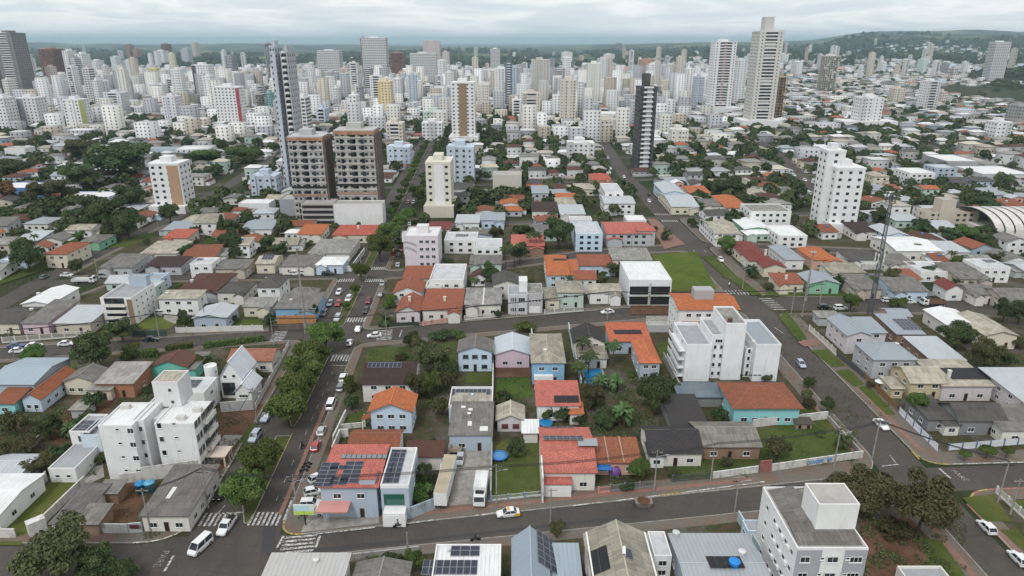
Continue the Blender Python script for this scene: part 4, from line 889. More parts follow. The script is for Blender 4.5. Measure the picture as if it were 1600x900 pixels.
# ================================================================ C: left of the avenue
d = Bd('apartment_block', 'white twin block four storey apartment house with a stair tower', 'apartment block', *G(230, 745), short='white twin apartment house')
r_ = d.vol(153, 206, 666, 0, base=751, vfar=630, rcol='white', ph=.35, col=(.74, .74, .74)); xa = r_
for f in range(4): d.win(r_[0]+(r_[1]-r_[0])*.55, r_[2], 2+f*3.2, .8, .6); d.win(r_[0]+(r_[1]-r_[0])*.93, r_[2], 1.4+f*3.2, 1.3, 1.2)
r2 = d.vol(205.5, 224, 658, 14, base=742, col=(.74, .74, .74), rcol='white', ph=.35)
for f in range(1, 4): d.win((r2[0]+r2[1])/2, r2[2], .9+f*3.1, 1.5, 1.2); d.acunit(r2[0]+.8, r2[2], 1.2+f*3.1)
r3 = d.vol(241, 303, 663, 0, base=741, vfar=628, rcol='white', ph=.35, col=(.74, .74, .74))
for f in range(4):
    d.win(r3[0]+(r3[1]-r3[0])*.12, r3[2], 1.2+f*3.2, 1.0, 1.3); d.win(r3[0]+(r3[1]-r3[0])*.5, r3[2], 2+f*3.2, .9, .5)
    for t, w_ in ((.08, 1.2), (.24, 1.0), (.5, 2.6), (.75, 2.6), (.93, 1.0)): d.win(r3[1], r3[2]+(r3[3]-r3[2])*t, 1.0+f*3.2, w_, 1.5, math.pi/2, 'glass', (.3, .28, .26))
    bb = MB(); bb.box(r3[1]+.01, r3[1]+1.1, r3[2]+(r3[3]-r3[2])*.36, r3[2]+(r3[3]-r3[2])*.86, .2+f*3.2, .4+f*3.2, 0, True); bb.box(r3[1]+1.0, r3[1]+1.1, r3[2]+(r3[3]-r3[2])*.36, r3[2]+(r3[3]-r3[2])*.86, .4+f*3.2, 1.3+f*3.2, 0, True); bb.build('balcony', PLASTER, d.r, (.68, .66, .62))
d.vol(0, 0, 0, 0, world=(r2[0]+1.2+d.x, r3[0]+1.4+d.x, r2[2]+3+d.y, r2[3]+d.y-2, r3[4]-.4), rcol='white', ph=.3, col=(.72, .72, .72), name='link_wall')
r4 = d.vol(0, 0, 0, 0, world=(r2[0]+1.2+d.x, r2[0]+6.6+d.x, r2[2]+7.5+d.y, r2[2]+13+d.y, r3[4]+5.6), z0=r3[4]-.3, rcol='cream', ph=.2, col=(.66, .66, .66), name='stair_tower')
d.win(r4[0]+3.5, r4[2], r3[4]+3.2, .8, .9); d.win(r4[0]+3.7, r4[2], r3[4]+.4, .8, .9)
for q in ((r3, .55, .25), (r3, .8, .6), (xa, .25, .8)):
    rr, t, t2 = q; bb = MB(); bb.box(-.9, .9, -.5, .5, 0, .8); bb.build('roof_vent', PLASTER, d.r, (.55, .53, .5), (rr[0]+(rr[1]-rr[0])*t, rr[2]+(rr[3]-rr[2])*t2, rr[4]-.3))
bb = MB(); bb.box(r3[1]+.1, r3[1]+4.2, r3[2]+2, r3[3]-3, 2.5, 2.7, 0, True)
for yy in (r3[2]+2.3, (r3[2]+r3[3])/2, r3[3]-3.3): bb.box(r3[1]+3.7, r3[1]+4.0, yy-.15, yy+.15, 0, 2.5)
bb.build('side_canopy', PLASTER, d.r, (.6, .5, .42))
d = house('corner house with broad weathered grey fibre roof beside the dirt yard', 221, 293, 805, 3.6, ('e', 735), 'shed', 'fib', 'offw', 1.0, wf=3, ws=4, short='fibre roofed corner house', rcol=(.2, .185, .175), name='corner_house')
d.skylight(268, 770, 4.2, .8, 3.2)
d = house('narrow grey shed roof along the lawn wall beside the dirt yard', 80, 118, 818, 2.8, ('e', 760), 'shed', 'fib', 'offw', .3, wf=0, ws=0, name='shed', cat='shed', short='narrow grey yard shed', rcol=(.18, .17, .165))
d = house('patchwork sheet lean-to roof on the dirt yard', 118, 152, 818, 2.6, ('e', 792), 'shed', 'fibl', 'brown', .4, wf=0, ws=0, name='shed', cat='shed', rcol=(.26, .245, .22))
d = house('open post shelter with old sheet roof at the back of the dirt yard', 152, 182, 770, 2.7, ('e', 754), 'shed', 'fibl', 'brown', .3, wf=0, ws=0, name='shelter', cat='shelter', rcol=(.28, .27, .25))
d = Bd('modern_house', 'white modern house with flat carport and rooftop solar panels above a lawn', 'house', *G(110, 750), short='white modern house above the lawn')
r_ = d.vol(75, 117, 733, 0, z1=3.4, vfar=690, col=WC['white'], rcol='grey', ph=.3); d.rows(*r_[:4], 0, r_[4], 'F', 2, 1, .9, .7, sill=1.2)
r_ = d.vol(108, 140, 675, 0, z1=6.4, vfar=648, col=WC['white'], rcol='grey', ph=.5); d.rows(*r_[:4], 2.8, r_[4], 'F', 1, 1, 1.2, 1.6)
d.solar(128, 667, 2, 3, 6, 1.4, 1.6)
r_ = d.vol(126, 156, 681, 0, z1=6.2, vfar=655, col=(.55, .63, .68), rcol='grey', ph=.4); d.solar(146, 669, 2, 3, 6, 1.4, 1.6)
d = house('white sheet roofed hall at the left edge with white yard wall', -90, -4, 806, 3.6, ('e', 742), 'gx', 'white', 'white', .8, wf=0, ws=2, name='hall', cat='hall', short='white roofed hall at the left edge')
d = house('small white roofed house beyond the hall at the left edge', -30, 30, 742, 3.2, 7, 'gx', 'metal', 'white', .8, wf=2, ws=1)
d = Bd('chapel_house', 'white house with steep chapel-like gables and a round stair tower', 'house', *G(360, 628), short='white chapel-like house')
def gab(d, u0, u1, v, h, dep, rh, wall, rm, kind='gy', rcol=None, z0=0):
    um = (u0+u1)/2; y0 = G(um, v, h)[1]; x0, x1 = xat(u0, y0, h)-d.x, xat(u1, y0, h)-d.x; y0 -= d.y; y1 = y0+dep
    d.walls(x0, x1, y0, y1, z0, h, wall, kind, rh); d.roof(kind, x0, x1, y0, y1, h, rh, rm, .4, col=rcol); d.foot(x0, x1, y0, y1); return x0, x1, y0, y1
r_ = gab(d, 343, 378, 590, 6.0, 9, 4.2, WC['white'], 'metal', rcol=(.6, .62, .66)); d.win((r_[0]+r_[1])/2-1.4, r_[2], 5.6, .9, .9); d.win((r_[0]+r_[1])/2+.8, r_[2], 5.8, .9, .9)
bb = MB(); bb.box(-1.6, 1.6, -.05, -.01, 0, 3.6); bb.build('tall_window', GLASS, d.r, None, ((r_[0]+r_[1])/2-.8, r_[2], .8))
r_ = gab(d, 367, 392, 612, 4.0, 7, 2.0, WC['white'], 'metal', rcol=(.6, .62, .66)); d.win((r_[0]+r_[1])/2, r_[2], 2.2, 2.2, .8)
bb = MB(); bb.lathe([(1.55, 0), (1.55, 7.4), (1.35, 7.4), (1.35, 6.9), (0, 6.9)], 24); X_, Y_ = G(330, 618); o_ = bb.build('stair_tower', PLASTER, d.r, WC['white'], (X_-d.x, Y_-d.y+2, 0)); 
for f in range(3): d.win(X_-d.x+1.5, Y_-d.y+1.4, 1.2+f*2.1, .5, .9, R(70))
d = house('white flat roofed wing with a large dark solar sheet behind the twin apartment house', 272, 318, 613, 6.4, ('e', 589), 'flat', 'lgrey', 'white', 0, wf=0, ws=1, ph=.7, name='annex', cat='annex', short='white wing with solar sheet')
d.solar(290, 600, 5, 2, 5.8, 1.3, 1.9)
d = house('bright aqua house with dark brown gabled roof', 236, 291, 573, 4.0, ('y', 547), 'gy', 'brown', 'aqua', 1.7, wf=2, ws=1, floors=1, short='aqua house', rcol=(.13, .06, .045), door=False)
d = house('aqua annex with grey fibre roof next to the aqua house', 284, 304, 577, 3.2, ('e', 553), 'shed', 'fib', 'aqua', .4, wf=0, ws=1, name='annex', cat='annex')
d = house('cream house with grey gabled fibre roof facing the overgrown slope', 99, 147, 596, 3.8, ('y', 569), 'gy', 'fib', 'cream', 1.5, wf=3, ws=0, short='cream gabled house', door=False)
d = house('house with pale concrete roof and raw orange brick side', 150, 207, 599, 4.0, ('e', 572), 'shed', 'cream', 'brickw', 1.0, wf=2, ws=1, short='orange brick sided house', rcol=(.4, .385, .36))
d = house('small cream annex with flat fibre roof in front of the brick house', 137, 172, 609, 3, ('e', 598), 'shed', 'fibl', 'cream', .3, wf=2, ws=1, name='annex', cat='annex')
d = house('long white house with rusty terracotta roof running up the slope', 34, 62, 623, 3.6, ('y', 573), 'gy', 'rust', 'lblue', 1.4, wf=2, ws=4, short='long terracotta roofed house', rcol=(.3, .105, .05), door=False)
d = house('low rust roofed wing at the left edge beside the terracotta house', -12, 22, 630, 3.2, ('e', 612), 'shed', 'rust', 'teal', .8, wf=1, ws=1)
d = house('blue grey metal hall with sawtooth roof at the left edge', -20, 52, 600, 5, ('e', 560), 'gx', 'metalb', 'bgrey', 1.2, wf=0, ws=0, name='hall', cat='hall', short='blue grey metal hall', rcol=(.3, .37, .42))
d = house('house with striped red and grey tile roof near the avenue trees', 357, 424, 563, 3.6, ('r', 545), 'gx', 'brick', 'offw', 1.5, wf=3, ws=2, short='striped tile roof house', rcol=(.34, .15, .1))
d = house('little concrete roofed hut on the overgrown slope', 110, 132, 640, 2.4, 4, 'shed', 'cream', 'grey', .3, wf=0, ws=0, name='hut', cat='hut', rcol=(.38, .36, .32))
# ================================================================ D: left, north of the second cross street
d = Bd('apartment_block', 'four storey white apartment block with recessed grey balconies', 'apartment block', *G(185, 510), short='white block with recessed balconies')
r_ = d.vol(156, 205, 466, 0, base=509, vfar=442, col=WC['white'], rcol='grey', ph=.8)
for f in range(4):
    z_ = .3+f*(r_[4]-1)/4; bb = MB(); bb.box(r_[0]+1.2, r_[1]-2.4, r_[2]-.06, r_[2]-.02, z_+.3, z_+2.6); bb.build('recessed_glazing', GLASS, d.r); bb = MB(); bb.box(r_[0]+.9, r_[1]-2.0, r_[2]-.9, r_[2]-.07, z_-.1, z_+.08, 0, True); bb.box(r_[0]+.9, r_[1]-2.0, r_[2]-.9, r_[2]-.82, z_+.08, z_+1.0, 0, True); bb.build('balcony', PLASTER, d.r, WC['offw'])
bb = MB(); bb.box(r_[1]-1.6, r_[1]-.02, r_[2]-.1, r_[2]-.01, 0, r_[4]-.6); bb.build('brown_panel', PLASTER, d.r, WC['brown']); d.rows(*r_[:4], 0, r_[4]-1, 'R', 4, 4, .8, .8)
d.vol(0, 0, 0, 0, world=(r_[0]+3+d.x, r_[1]+d.x-1, r_[2]+12+d.y, r_[3]+d.y, r_[4]+3), z0=r_[4]-1, col=WC['bgrey'], rcol='grey', ph=.3, name='roof_house')
H_ = [ # label, u0,u1,v,h,dep,roof,rm,wall,rh
 ('low house with pale blue grey corrugated roof beside the balcony block', 86, 140, 505, 3.6, ('e', 482), 'shed', 'metal', 'beige', 1.0),
 ('wide house with dark patchy fibre roof on the left cross street', 34, 74, 505, 3.6, ('e', 474), 'shed', 'fib', 'pink', 1.2),
 ('dark fibre roofed house at the left edge by the cross street', -20, 28, 505, 3.6, ('r', 480), 'gx', 'fibd', 'cream', 1.4),
 ('white sheet roofed shop on the far left street corner', 34, 78, 475, 3.8, ('e', 450), 'gy', 'white', 'white', 1.0),
 ('white two storey house with long cream roof behind a concrete court', 247, 308, 467, 5.6, ('e', 456), 'shed', 'cream', 'white', .5),
 ('low building with pale metal roof and one brown stripe', 302, 352, 497, 4, ('y', 473), 'gy', 'metal', 'bgrey', 1.2),
 ('cream bungalow with grey roof behind a square lawn', 380, 424, 479, 3.6, ('e', 468), 'shed', 'fibl', 'cream', .6),
 ('house with grey roof, aqua walls and orange street wall', 430, 492, 482, 4.2, ('e', 462), 'shed', 'fib', 'sky', 1.0),
 ('large house with broad dark red brown hip roof', 279, 340, 453, 4.4, ('r', 428), 'hip', 'brown', 'grey', 2.2),
 ('white bungalow with charcoal hip roof', 338, 384, 457, 3.8, ('r', 441), 'hip', 'fibd', 'offw', 1.5),
 ('two storey white house with black hip roof near the street mast', 402, 436, 449, 5.6, ('r', 433), 'hip', 'fibd', 'white', 1.4),
 ('house with white pyramid roof and grey terrace by the street mast', 452, 492, 461, 5.0, ('e', 452), 'hip', 'fib', 'white', 1.6),
 ('pale house with turquoise pool terrace', 222, 250, 436, 5.0, ('e', 426), 'flat', 'metalb', 'lblue', 0),
 ('grey green roofed terrace house next to the pool terrace', 208, 240, 450, 5, 8, 'flat', 'lgrey', 'mint', 0),
 ('white hipped house with solar panels left of the avenue', 296, 330, 412, 6, ('e', 402), 'flat', 'lgrey', 'white', 0),
 ('house with two toned fibre roof left of the brown hip roof', 156, 205, 418, 3.6, ('e', 400), 'shed', 'fib', 'grey', .8),
 ('house with very dark brown flat roof left of the brown hip roof', 228, 282, 416, 3.6, ('e', 404), 'shed', 'dbrown', 'grey', .8),
 ('row house with cream roof above the left parallel street', 220, 275, 396, 3.6, ('e', 380), 'shed', 'cream', 'offw', .8),
 ('long low house with grey roof in the block left of the avenue', 336, 384, 420, 3.6, ('e', 409), 'shed', 'fib', 'beige', .8),
 ('house with salmon tiled square roof left of the avenue', 255, 292, 372, 3.8, ('e', 361), 'shed', 'red', 'cream', .8),
 ('white walled house with muted red hip roof on the grassy corner', 70, 104, 397, 5.8, ('r', 380), 'hip', 'brick', 'cream', 1.4),
 ('green bungalow with grey roof among trees', 125, 158, 378, 3.4, ('r', 367), 'hip', 'fib', 'green', 1.2),
 ('cream house with white gable roof and two roof panels by the avenue block', 400, 428, 412, 4, ('r', 399), 'gx', 'cream', 'cream', 1.3),
 ('white tent-like roofed house behind the white street wall', 494, 535, 414, 3.6, ('r', 402), 'hip', 'white', 'lblue', 1.5),
 ('grey roofed house behind the white street wall', 440, 492, 416, 3.4, ('e', 402), 'shed', 'fib', 'offw', .8),
 ('hip roofed grey bungalow next to the avenue trees', 482, 545, 396, 3.6, ('r', 374), 'hip', 'fibl', 'offw', 1.6),
 ('wide house with vivid red roof and cream porch by the avenue', 520, 585, 367, 3.8, ('r', 352), 'hip', 'red', 'cream', 1.8),
 ('house with orange roof left of the vivid red roof', 465, 502, 366, 3.8, ('e', 354), 'shed', 'orange', 'offw', 1.0),
 ('house with pale blue grey roof at the block end left of the orange roof', 378, 424, 358, 4, ('r', 343), 'gx', 'metalb', 'white', 1.2),
]
HB = [tuple(x) for x in H_]
# ================================================================ E: between avenue and side street
E_ = [
 ('pink corner house with brown red gabled roof behind a hedge', 619, 655, 487, 3.8, ('y', 457), 'gy', 'brick', 'lilac', 1.9),
 ('white house with broad brown tile roof and pink street wall', 660, 720, 484, 3.8, ('e', 457), 'shed', 'brick', 'offw', 1.2),
 ('beige duplex with twin grey roofs on the cross street', 727, 782, 476, 4.0, ('e', 455), 'shed', 'fibl', 'offw', 1.0),
 ('house with beige hip roof and white garage on the cross street', 872, 912, 457, 5.6, ('r', 440), 'hip', 'beige', 'mint', 1.4),
 ('beige low wing with wide dark garage mouth', 852, 874, 468, 3.4, ('e', 452), 'shed', 'beige', 'cream', .5),
 ('small white house with cream roof and brown door by the cross street', 922, 970, 457, 4.2, ('e', 446), 'shed', 'cream', 'white', .5),
 ('white house with triangular striped street gable on the avenue', 615, 658, 457, 4.6, ('y', 432), 'gy', 'brick', 'white', 2.0),
 ('rust roofed house between pink block and striped gable', 630, 672, 435, 4, ('e', 420), 'shed', 'brick', 'cream', 1.0),
 ('white cube house of stacked terraces beside the striped gable', 671, 724, 437, 6.8, ('e', 412), 'flat', 'lgrey', 'white', 0),
 ('small white box house below the stacked terraces', 666, 690, 446, 5, 5, 'flat', 'lgrey', 'white', 0),
 ('pale blue house with small orange hip roof and wings', 855, 889, 430, 5.2, ('e', 399), 'gx', 'orange', 'lblue', 1.4),
 ('orange roofed wing right of the pale blue house', 889, 905, 430, 4, ('e', 410), 'shed', 'orange', 'lblue', 1.0),
 ('low house with long rust roof behind the white framed hall', 906, 962, 415, 3.8, ('e', 402), 'shed', 'brick', 'lblue', 1.0),
 ('two storey house with grey roof and pale gable wing next to the lawn', 958, 1018, 406, 5.2, ('e', 391), 'shed', 'fibl', 'offw', .8),
 ('long house with low salmon roof and palm trees in front', 800, 850, 384, 4.2, ('e', 370), 'shed', 'salmon', 'brown', .8),
 ('pale blue three storey house with classical terraces', 900, 942, 365, 8, ('e', 346), 'flat', 'lgrey', 'lblue', 0),
 ('wide villa with coral red roofs and two gabled bays', 948, 1018, 365, 5.6, ('r', 347), 'gx', 'salmon', 'grey', 1.7),
 ('coral red hip roofed end of the wide villa', 997, 1024, 361, 6.6, 8, 'hip', 'salmon', 'grey', 1.8),
 ('white house with dark glazing and grey flat roofs', 740, 784, 386, 6.4, ('e', 372), 'flat', 'lgrey', 'white', 0),
 ('white villa with green shutters and a flat solar roof', 694, 745, 375, 6, ('e', 362), 'flat', 'lgrey', 'white', 0),
 ('grey roofed pair of houses behind the white villa', 735, 783, 412, 4, ('e', 402), 'shed', 'fib', 'mint', .8),
 ('row of white townhouses with blue grey roofs beside the side street', 945, 992, 318, 6, ('e', 306), 'gx', 'metal', 'white', 1.2),
 ('white three storey townhouse beside the side street', 946, 974, 300, 8.6, ('e', 286), 'flat', 'lgrey', 'white', 0),
 ('house with bright red hip roof left of the side street', 925, 955, 281, 4.4, ('r', 272), 'hip', 'red', 'cream', 1.7),
 ('small cream hip roofed house left of the townhouses', 900, 930, 296, 3.8, ('r', 287), 'hip', 'cream', 'cream', 1.3),
 ('cream roofed house behind the pale blue terraces', 870, 900, 320, 3.8, ('r', 309), 'hip', 'cream', 'offw', 1.3),
 ('long blue grey roofed house behind the pale blue terraces', 876, 914, 335, 3.6, ('e', 322), 'shed', 'metal', 'offw', .7),
 ('white boxy house group just behind the pale blue terraces', 890, 925, 343, 5, 7, 'flat', 'lgrey', 'white', 0),
 ('white flat warehouse house behind the coral villa', 980, 1010, 344, 5.6, 10, 'flat', 'white', 'white', 0),
 ('maroon roofed bungalow right beside the cream tower', 667, 702, 358, 3.8, ('r', 347), 'hip', 'maroon', 'offw', 1.4),
 ('blue grey roofed house behind the green shuttered villa', 752, 788, 344, 4.2, ('r', 332), 'gx', 'metalb', 'lblue', 1.4),
 ('grey shed roofed house beside the cream tower', 712, 748, 348, 4.2, ('e', 338), 'shed', 'metal', 'white', .8),
 ('dark brown roofed house left of the coral villa', 832, 872, 330, 3.8, ('e', 318), 'shed', 'dbrown', 'offw', .8),
 ('two storey grey house with dark roof beyond the salmon roof', 832, 857, 302, 6, ('r', 290), 'gx', 'metalb', 'grey', 1.2),
]
HB += E_
# ================================================================ F: right of the side street
F_ = [
 ('two storey grey house with bluish slate hip roof behind a lawn', 1366, 1432, 562, 5.6, ('r', 536), 'hip', 'metalb', 'grey', 2.2),
 ('two storey pale house with long blue grey roof and white side', 1325, 1362, 524, 5.8, ('e', 497), 'gy', 'metalb', 'lilac', 1.2),
 ('pale pink wing under a grey roof right of the blue grey roof', 1356, 1385, 520, 4.8, ('e', 500), 'shed', 'metalb', 'lilac', .8),
 ('small grey prefab shed by the street corner', 1280, 1313, 496, 2.9, ('e', 488), 'shed', 'fibl', 'grey', .3),
 ('long grey roofed house with a black solar sheet', 1402, 1444, 522, 3.6, ('e', 496), 'shed', 'metalb', 'brown', 1.0),
 ('long grey sheet roof bending behind the solar house', 1392, 1424, 494, 4, ('e', 482), 'gx', 'metalb', 'salmon', .9),
 ('narrow house with striped blue grey sheet roof', 1456, 1508, 563, 3.4, ('e', 530), 'shed', 'metal', 'brown', .7),
 ('white walled hall with bright pale sheet roof', 1480, 1530, 507, 4.2, ('e', 484), 'gy', 'white', 'offw', 1.0),
 ('wide low hall with dull white roof at the right', 1540, 1590, 524, 4.4, ('e', 492), 'gy', 'cream', 'cream', 1.2),
 ('large house with sweeping cream gabled roof and brown garage', 1424, 1478, 598, 4.6, ('r', 572), 'gx', 'cream', 'yellow', 1.9),
 ('cream roofed wing with a dark pool heater sheet', 1474, 1552, 603, 4.2, ('e', 568), 'shed', 'cream', 'lilac', 1.0),
 ('low cream porch roof of the sweeping gabled house', 1394, 1412, 607, 2.8, ('e', 592), 'shed', 'cream', 'yellow', .4),
 ('wide pale grey sheet roof hall at the right edge', 1616, 1700, 640, 4.6, ('e', 580), 'shed', 'metal', 'lilac', .8),
 ('charcoal roofed house with open black carport behind the blue fence', 1500, 1572, 656, 4.0, ('r', 630), 'gx', 'fibd', 'dgrey', 2.0),
 ('dark carport wing with grey fibre roof beside the yellow tree', 1452, 1490, 655, 3.2, ('e', 623), 'shed', 'fibd', 'dgrey', .7),
 ('grey roofed end of the charcoal house at the right edge', 1568, 1640, 672, 3.4, ('e', 640), 'shed', 'fib', 'offw', 1.2),
 ('small fibre roofed porch of the charcoal house', 1478, 1500, 664, 2.8, 4, 'shed', 'fibd', 'offw', .4),
 ('cream bungalow with brown red roof at the street corner', 1215, 1256, 443, 3.4, ('e', 431), 'shed', 'brick', 'cream', .9),
 ('mint green house with blue grey gabled roof', 1266, 1312, 443, 4, ('y', 422), 'gy', 'metalb', 'green', 1.4),
 ('house with grey hip roof right of the mint green house', 1336, 1378, 452, 3.6, ('e', 434), 'shed', 'fib', 'beige', .9),
 ('wide house with dark grey gabled roof behind the roadside fence', 1396, 1450, 455, 3.8, ('r', 428), 'gx', 'fib', 'lblue', 1.6),
 ('white house with red brown gable and dark trim', 1480, 1506, 452, 4.2, ('y', 434), 'gy', 'maroon', 'white', 1.6),
 ('long grey roofed house right of the red gable', 1520, 1560, 460, 3.6, ('r', 444), 'gx', 'fib', 'offw', 1.3),
 ('big grey roof at the right edge behind the dark trees', 1568, 1625, 468, 4, ('r', 450), 'gx', 'fib', 'beige', 1.6),
 ('cream porch house with maroon gabled roof facing the street', 1194, 1228, 418, 3.8, ('y', 404), 'gy', 'maroon', 'cream', 1.4),
 ('maroon hip roofed house beside the cream porch house', 1172, 1208, 408, 4.0, ('r', 390), 'hip', 'maroon', 'offw', 1.5),
 ('deep red hip roofed house on the corner of the side street', 1156, 1192, 394, 4.0, ('r', 378), 'hip', 'maroon', 'cream', 1.6),
 ('white house with blue grey hip roof behind the maroon roofs', 1228, 1256, 406, 4, ('r', 385), 'hip', 'metalb', 'white', 1.5),
 ('house with vivid orange hip roof', 1270, 1308, 406, 4, ('r', 388), 'hip', 'orange', 'salmon', 2.0),
 ('small orange red wing right of the vivid orange roof', 1290, 1318, 410, 3.4, 6, 'gy', 'orange', 'white', 1.0),
 ('beige bungalow with pale roof below the orange roof', 1298, 1352, 426, 3.6, ('e', 414), 'shed', 'beige', 'offw', .7),
 ('dark roofed house behind a long white wall near the mast', 1326, 1376, 406, 3.8, ('e', 394), 'shed', 'fibd', 'white', .9),
 ('grey roofed house right of the lattice mast', 1388, 1428, 412, 3.8, ('e', 400), 'shed', 'fib', 'offw', .9),
 ('house with orange red roof right of the mast', 1412, 1440, 436, 3.4, ('e', 424), 'shed', 'brick', 'cream', .8),
 ('white L shaped house with dark solar sheet by the long wall', 1440, 1500, 424, 4.2, ('e', 408), 'flat', 'lgrey', 'white', 0),
 ('white angular house with solar panel and blue wall', 1534, 1580, 418, 6, ('e', 404), 'flat', 'lgrey', 'white', 0),
 ('grey stained house beside the white angular house', 1502, 1548, 436, 3.8, ('e', 414), 'shed', 'fib', 'beige', .9),
 ('pale house with twin cream gables opposite the coral villa', 1117, 1156, 365, 5.4, ('r', 343), 'gx', 'cream', 'white', 1.6),
 ('low cream gabled house in front of the twin gables', 1118, 1160, 367, 3.4, 7, 'hip', 'cream', 'offw', 1.3),
 ('green walled house with white sheet roof', 1164, 1204, 358, 4.4, ('e', 343), 'gy', 'white', 'green', 1.0),
 ('mint house with white hip roof below the green walled house', 1165, 1206, 366, 3.2, 6, 'hip', 'white', 'mint', 1.2),
 ('white modern house with flat slabs beside the mint house', 1218, 1262, 368, 5.6, ('e', 352), 'flat', 'white', 'white', 0),
 ('four storey pale block with grey centre behind the mint house', 1174, 1237, 330, 9, ('e', 318), 'flat', 'fibl', 'white', 0),
 ('wide white house with angular metal roof on the side street corner', 1050, 1092, 323, 4.2, ('r', 301), 'gx', 'metal', 'cream', 2.0),
 ('white sheet hall with pale blue roof on the side street', 1038, 1070, 302, 6, ('e', 286), 'gy', 'metal', 'lblue', 1.2),
 ('house with terracotta roof and small gable right of the angular roof', 1136, 1172, 325, 4.2, ('r', 306), 'hip', 'orange', 'offw', 2.0),
 ('grey roofed house in front of the terracotta roof', 1100, 1138, 322, 3.6, ('e', 313), 'shed', 'fib', 'offw', .7),
 ('orange roofed house near the side street', 1078, 1110, 302, 4.2, ('e', 293), 'shed', 'orange', 'cream', .9),
 ('grey blue house with metal gabled roof at the mast foot', 1386, 1420, 368, 4.6, ('y', 349), 'gy', 'metal', 'lblue', 1.4),
 ('large white angular metal roof house with roof panels', 1402, 1470, 392, 4.4, ('r', 370), 'gx', 'white', 'offw', 1.6),
 ('grey roofed long house right of the angular metal roof', 1470, 1515, 394, 4, ('e', 380), 'shed', 'metal', 'offw', .8),
 ('beige concrete hall with square tower', 1447, 1531, 331, 8, ('e', 325), 'flat', 'cream', 'beige', 0),
 ('white balconied house behind the lattice mast', 1394, 1424, 322, 7.4, ('e', 314), 'hip', 'cream', 'white', 1.4),
 ('teal roofed bungalow left of the beige hall', 1400, 1440, 345, 3.6, ('e', 336), 'shed', 'metal', 'mint', .6),
 ('dark brown roofed house left of the grey blue house', 1336, 1375, 362, 3.8, ('e', 350), 'shed', 'dbrown', 'offw', .8),
 ('white three storey office with blue glass corner', 1422, 1462, 270, 9, ('e', 262), 'flat', 'white', 'white', 0),
 ('blue glazed four storey office beside the white office', 1464, 1497, 262, 11, ('e', 256), 'flat', 'lgrey', 'bgrey', 0),
 ('cream two storey house with hip roof right of the white slab tower', 1366, 1390, 276, 6.2, ('r', 266), 'hip', 'cream', 'cream', 1.5),
]
HB += F_
FLATFIX = {'flat': .6}
DETV = 395                        # nearer than this row: single windows; farther: joined glazing
for i, (lab, u0, u1, v, h, dep, rf, rm, wl, rh) in enumerate(HB):
    short = None
    d = house(lab, u0, u1, v, h, dep, rf, rm, wl, rh, detail=v > DETV, group=None, ph=.6)
    if abs(u1-u0) > 34 or h > 6: LAND_MARKS.append(((u0+u1)/2, v, None))
    d.lab = lab; HB[i] = d
def by(txt): return next(x for x in HB if txt in x.r['label'])
by('black solar sheet').solar(1417, 507, 5, 4, 4.4); by('pool heater sheet').solar(1515, 584, 12, 1, 5, .95, 5.5, mt=POOLBLACK, name='pool_heater')
by('flat solar roof').solar(722, 368, 5, 2, 6); by('small orange hip roof').solar(875, 406, 5, 1, 6, 1., 3.2, mt=POOLBLACK, name='pool_heater')
by('two roof panels').solar(419, 402, 4, 2, 4.6); by('white hipped house with solar').solar(309, 405, 4, 2, 5.6); by('white L shaped').solar(1476, 416, 8, 2, 4); by('angular metal roof house').solar(1455, 376, 6, 4, 5); by('angular house with solar').solar(1548, 408, 5, 2, 5.5)
x_, y_, z_, p_ = by('one brown stripe').onroof(326, 485, 4.6)
by('grey roof, aqua walls').tank(455, 470, 4.4, (.5, .5, .5), .7)
for t_, u_, v_ in (('cream roof behind a concrete', 262, 460), ('black hip roof near', 418, 437), ('square tower', 1488, 327), ('red brown hip', 300, 440), ('white sheet roofed shop', 60, 460), ('dark patchy fibre', 50, 486)): by(t_).tank(u_, v_, 5, (.55, .55, .56), .8)
for t_, u_, v_ in (('broad brown tile', 695, 470), ('pink corner house', 640, 470), ('brown red roof at the street', 1228, 436), ('bluish slate hip', 1400, 545), ('sweeping cream', 1482, 588), ('vivid red roof', 560, 357), ('maroon hip roofed house beside', 1196, 396)): by(t_).chimney(u_, v_, 5)
b_ = by('square tower'); b_.vol(0, 0, 0, 0, world=(b_.x-.5*b_.a, b_.x+.5, b_.y-b_.b-.5, b_.y-b_.b+6, 14), col=WC['beige'], rcol='conc', ph=.3, name='square_tower')
b_ = by('twin grey roofs'); bb = MB(); bb.box(-.18, .18, -b_.b-.3, b_.b+.3, 0, .5); o_ = bb.build('party_wall', PLASTER, b_.r, WC['offw'], (0, 0, 4.3)); o_.rotation_euler = (math.atan(1/(2*b_.b)), 0, 0)
# ---- the white framed hall and other single composites
d = Bd('open_hall', 'white box hall with open two storey frame front and flat white roof', 'hall', *G(1010, 478), short='white framed open hall')
r_ = d.vol(983, 1050, 438, 0, base=478, vfar=409, col=(.72, .73, .74), rcol='white', ph=.5)
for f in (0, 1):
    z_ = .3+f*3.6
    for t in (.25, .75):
        bb = MB(); bb.box(-.22*(r_[1]-r_[0]), .22*(r_[1]-r_[0]), -.05, -.01, 0, 3.0); bb.build('front_shade_panel', DARK, d.r, None, (r_[0]+(r_[1]-r_[0])*t, r_[2], z_))  # near-black panels on the solid wall paint the shade inside the hall
bb = MB(); bb.box(r_[0], r_[1], r_[2]-.5, r_[2]-.06, 3.35, 3.75, 0, True); bb.box((r_[0]+r_[1])/2-.25, (r_[0]+r_[1])/2+.25, r_[2]-.5, r_[2]-.06, 0, r_[4]-1.2, 0, True); bb.build('concrete_frame', RAWCONC, d.r, (.5, .5, .48))
d = Bd('modern_house', 'grey modern townhouse with white vertical fins and garage', 'house', *G(820, 493), short='grey townhouse with fins')
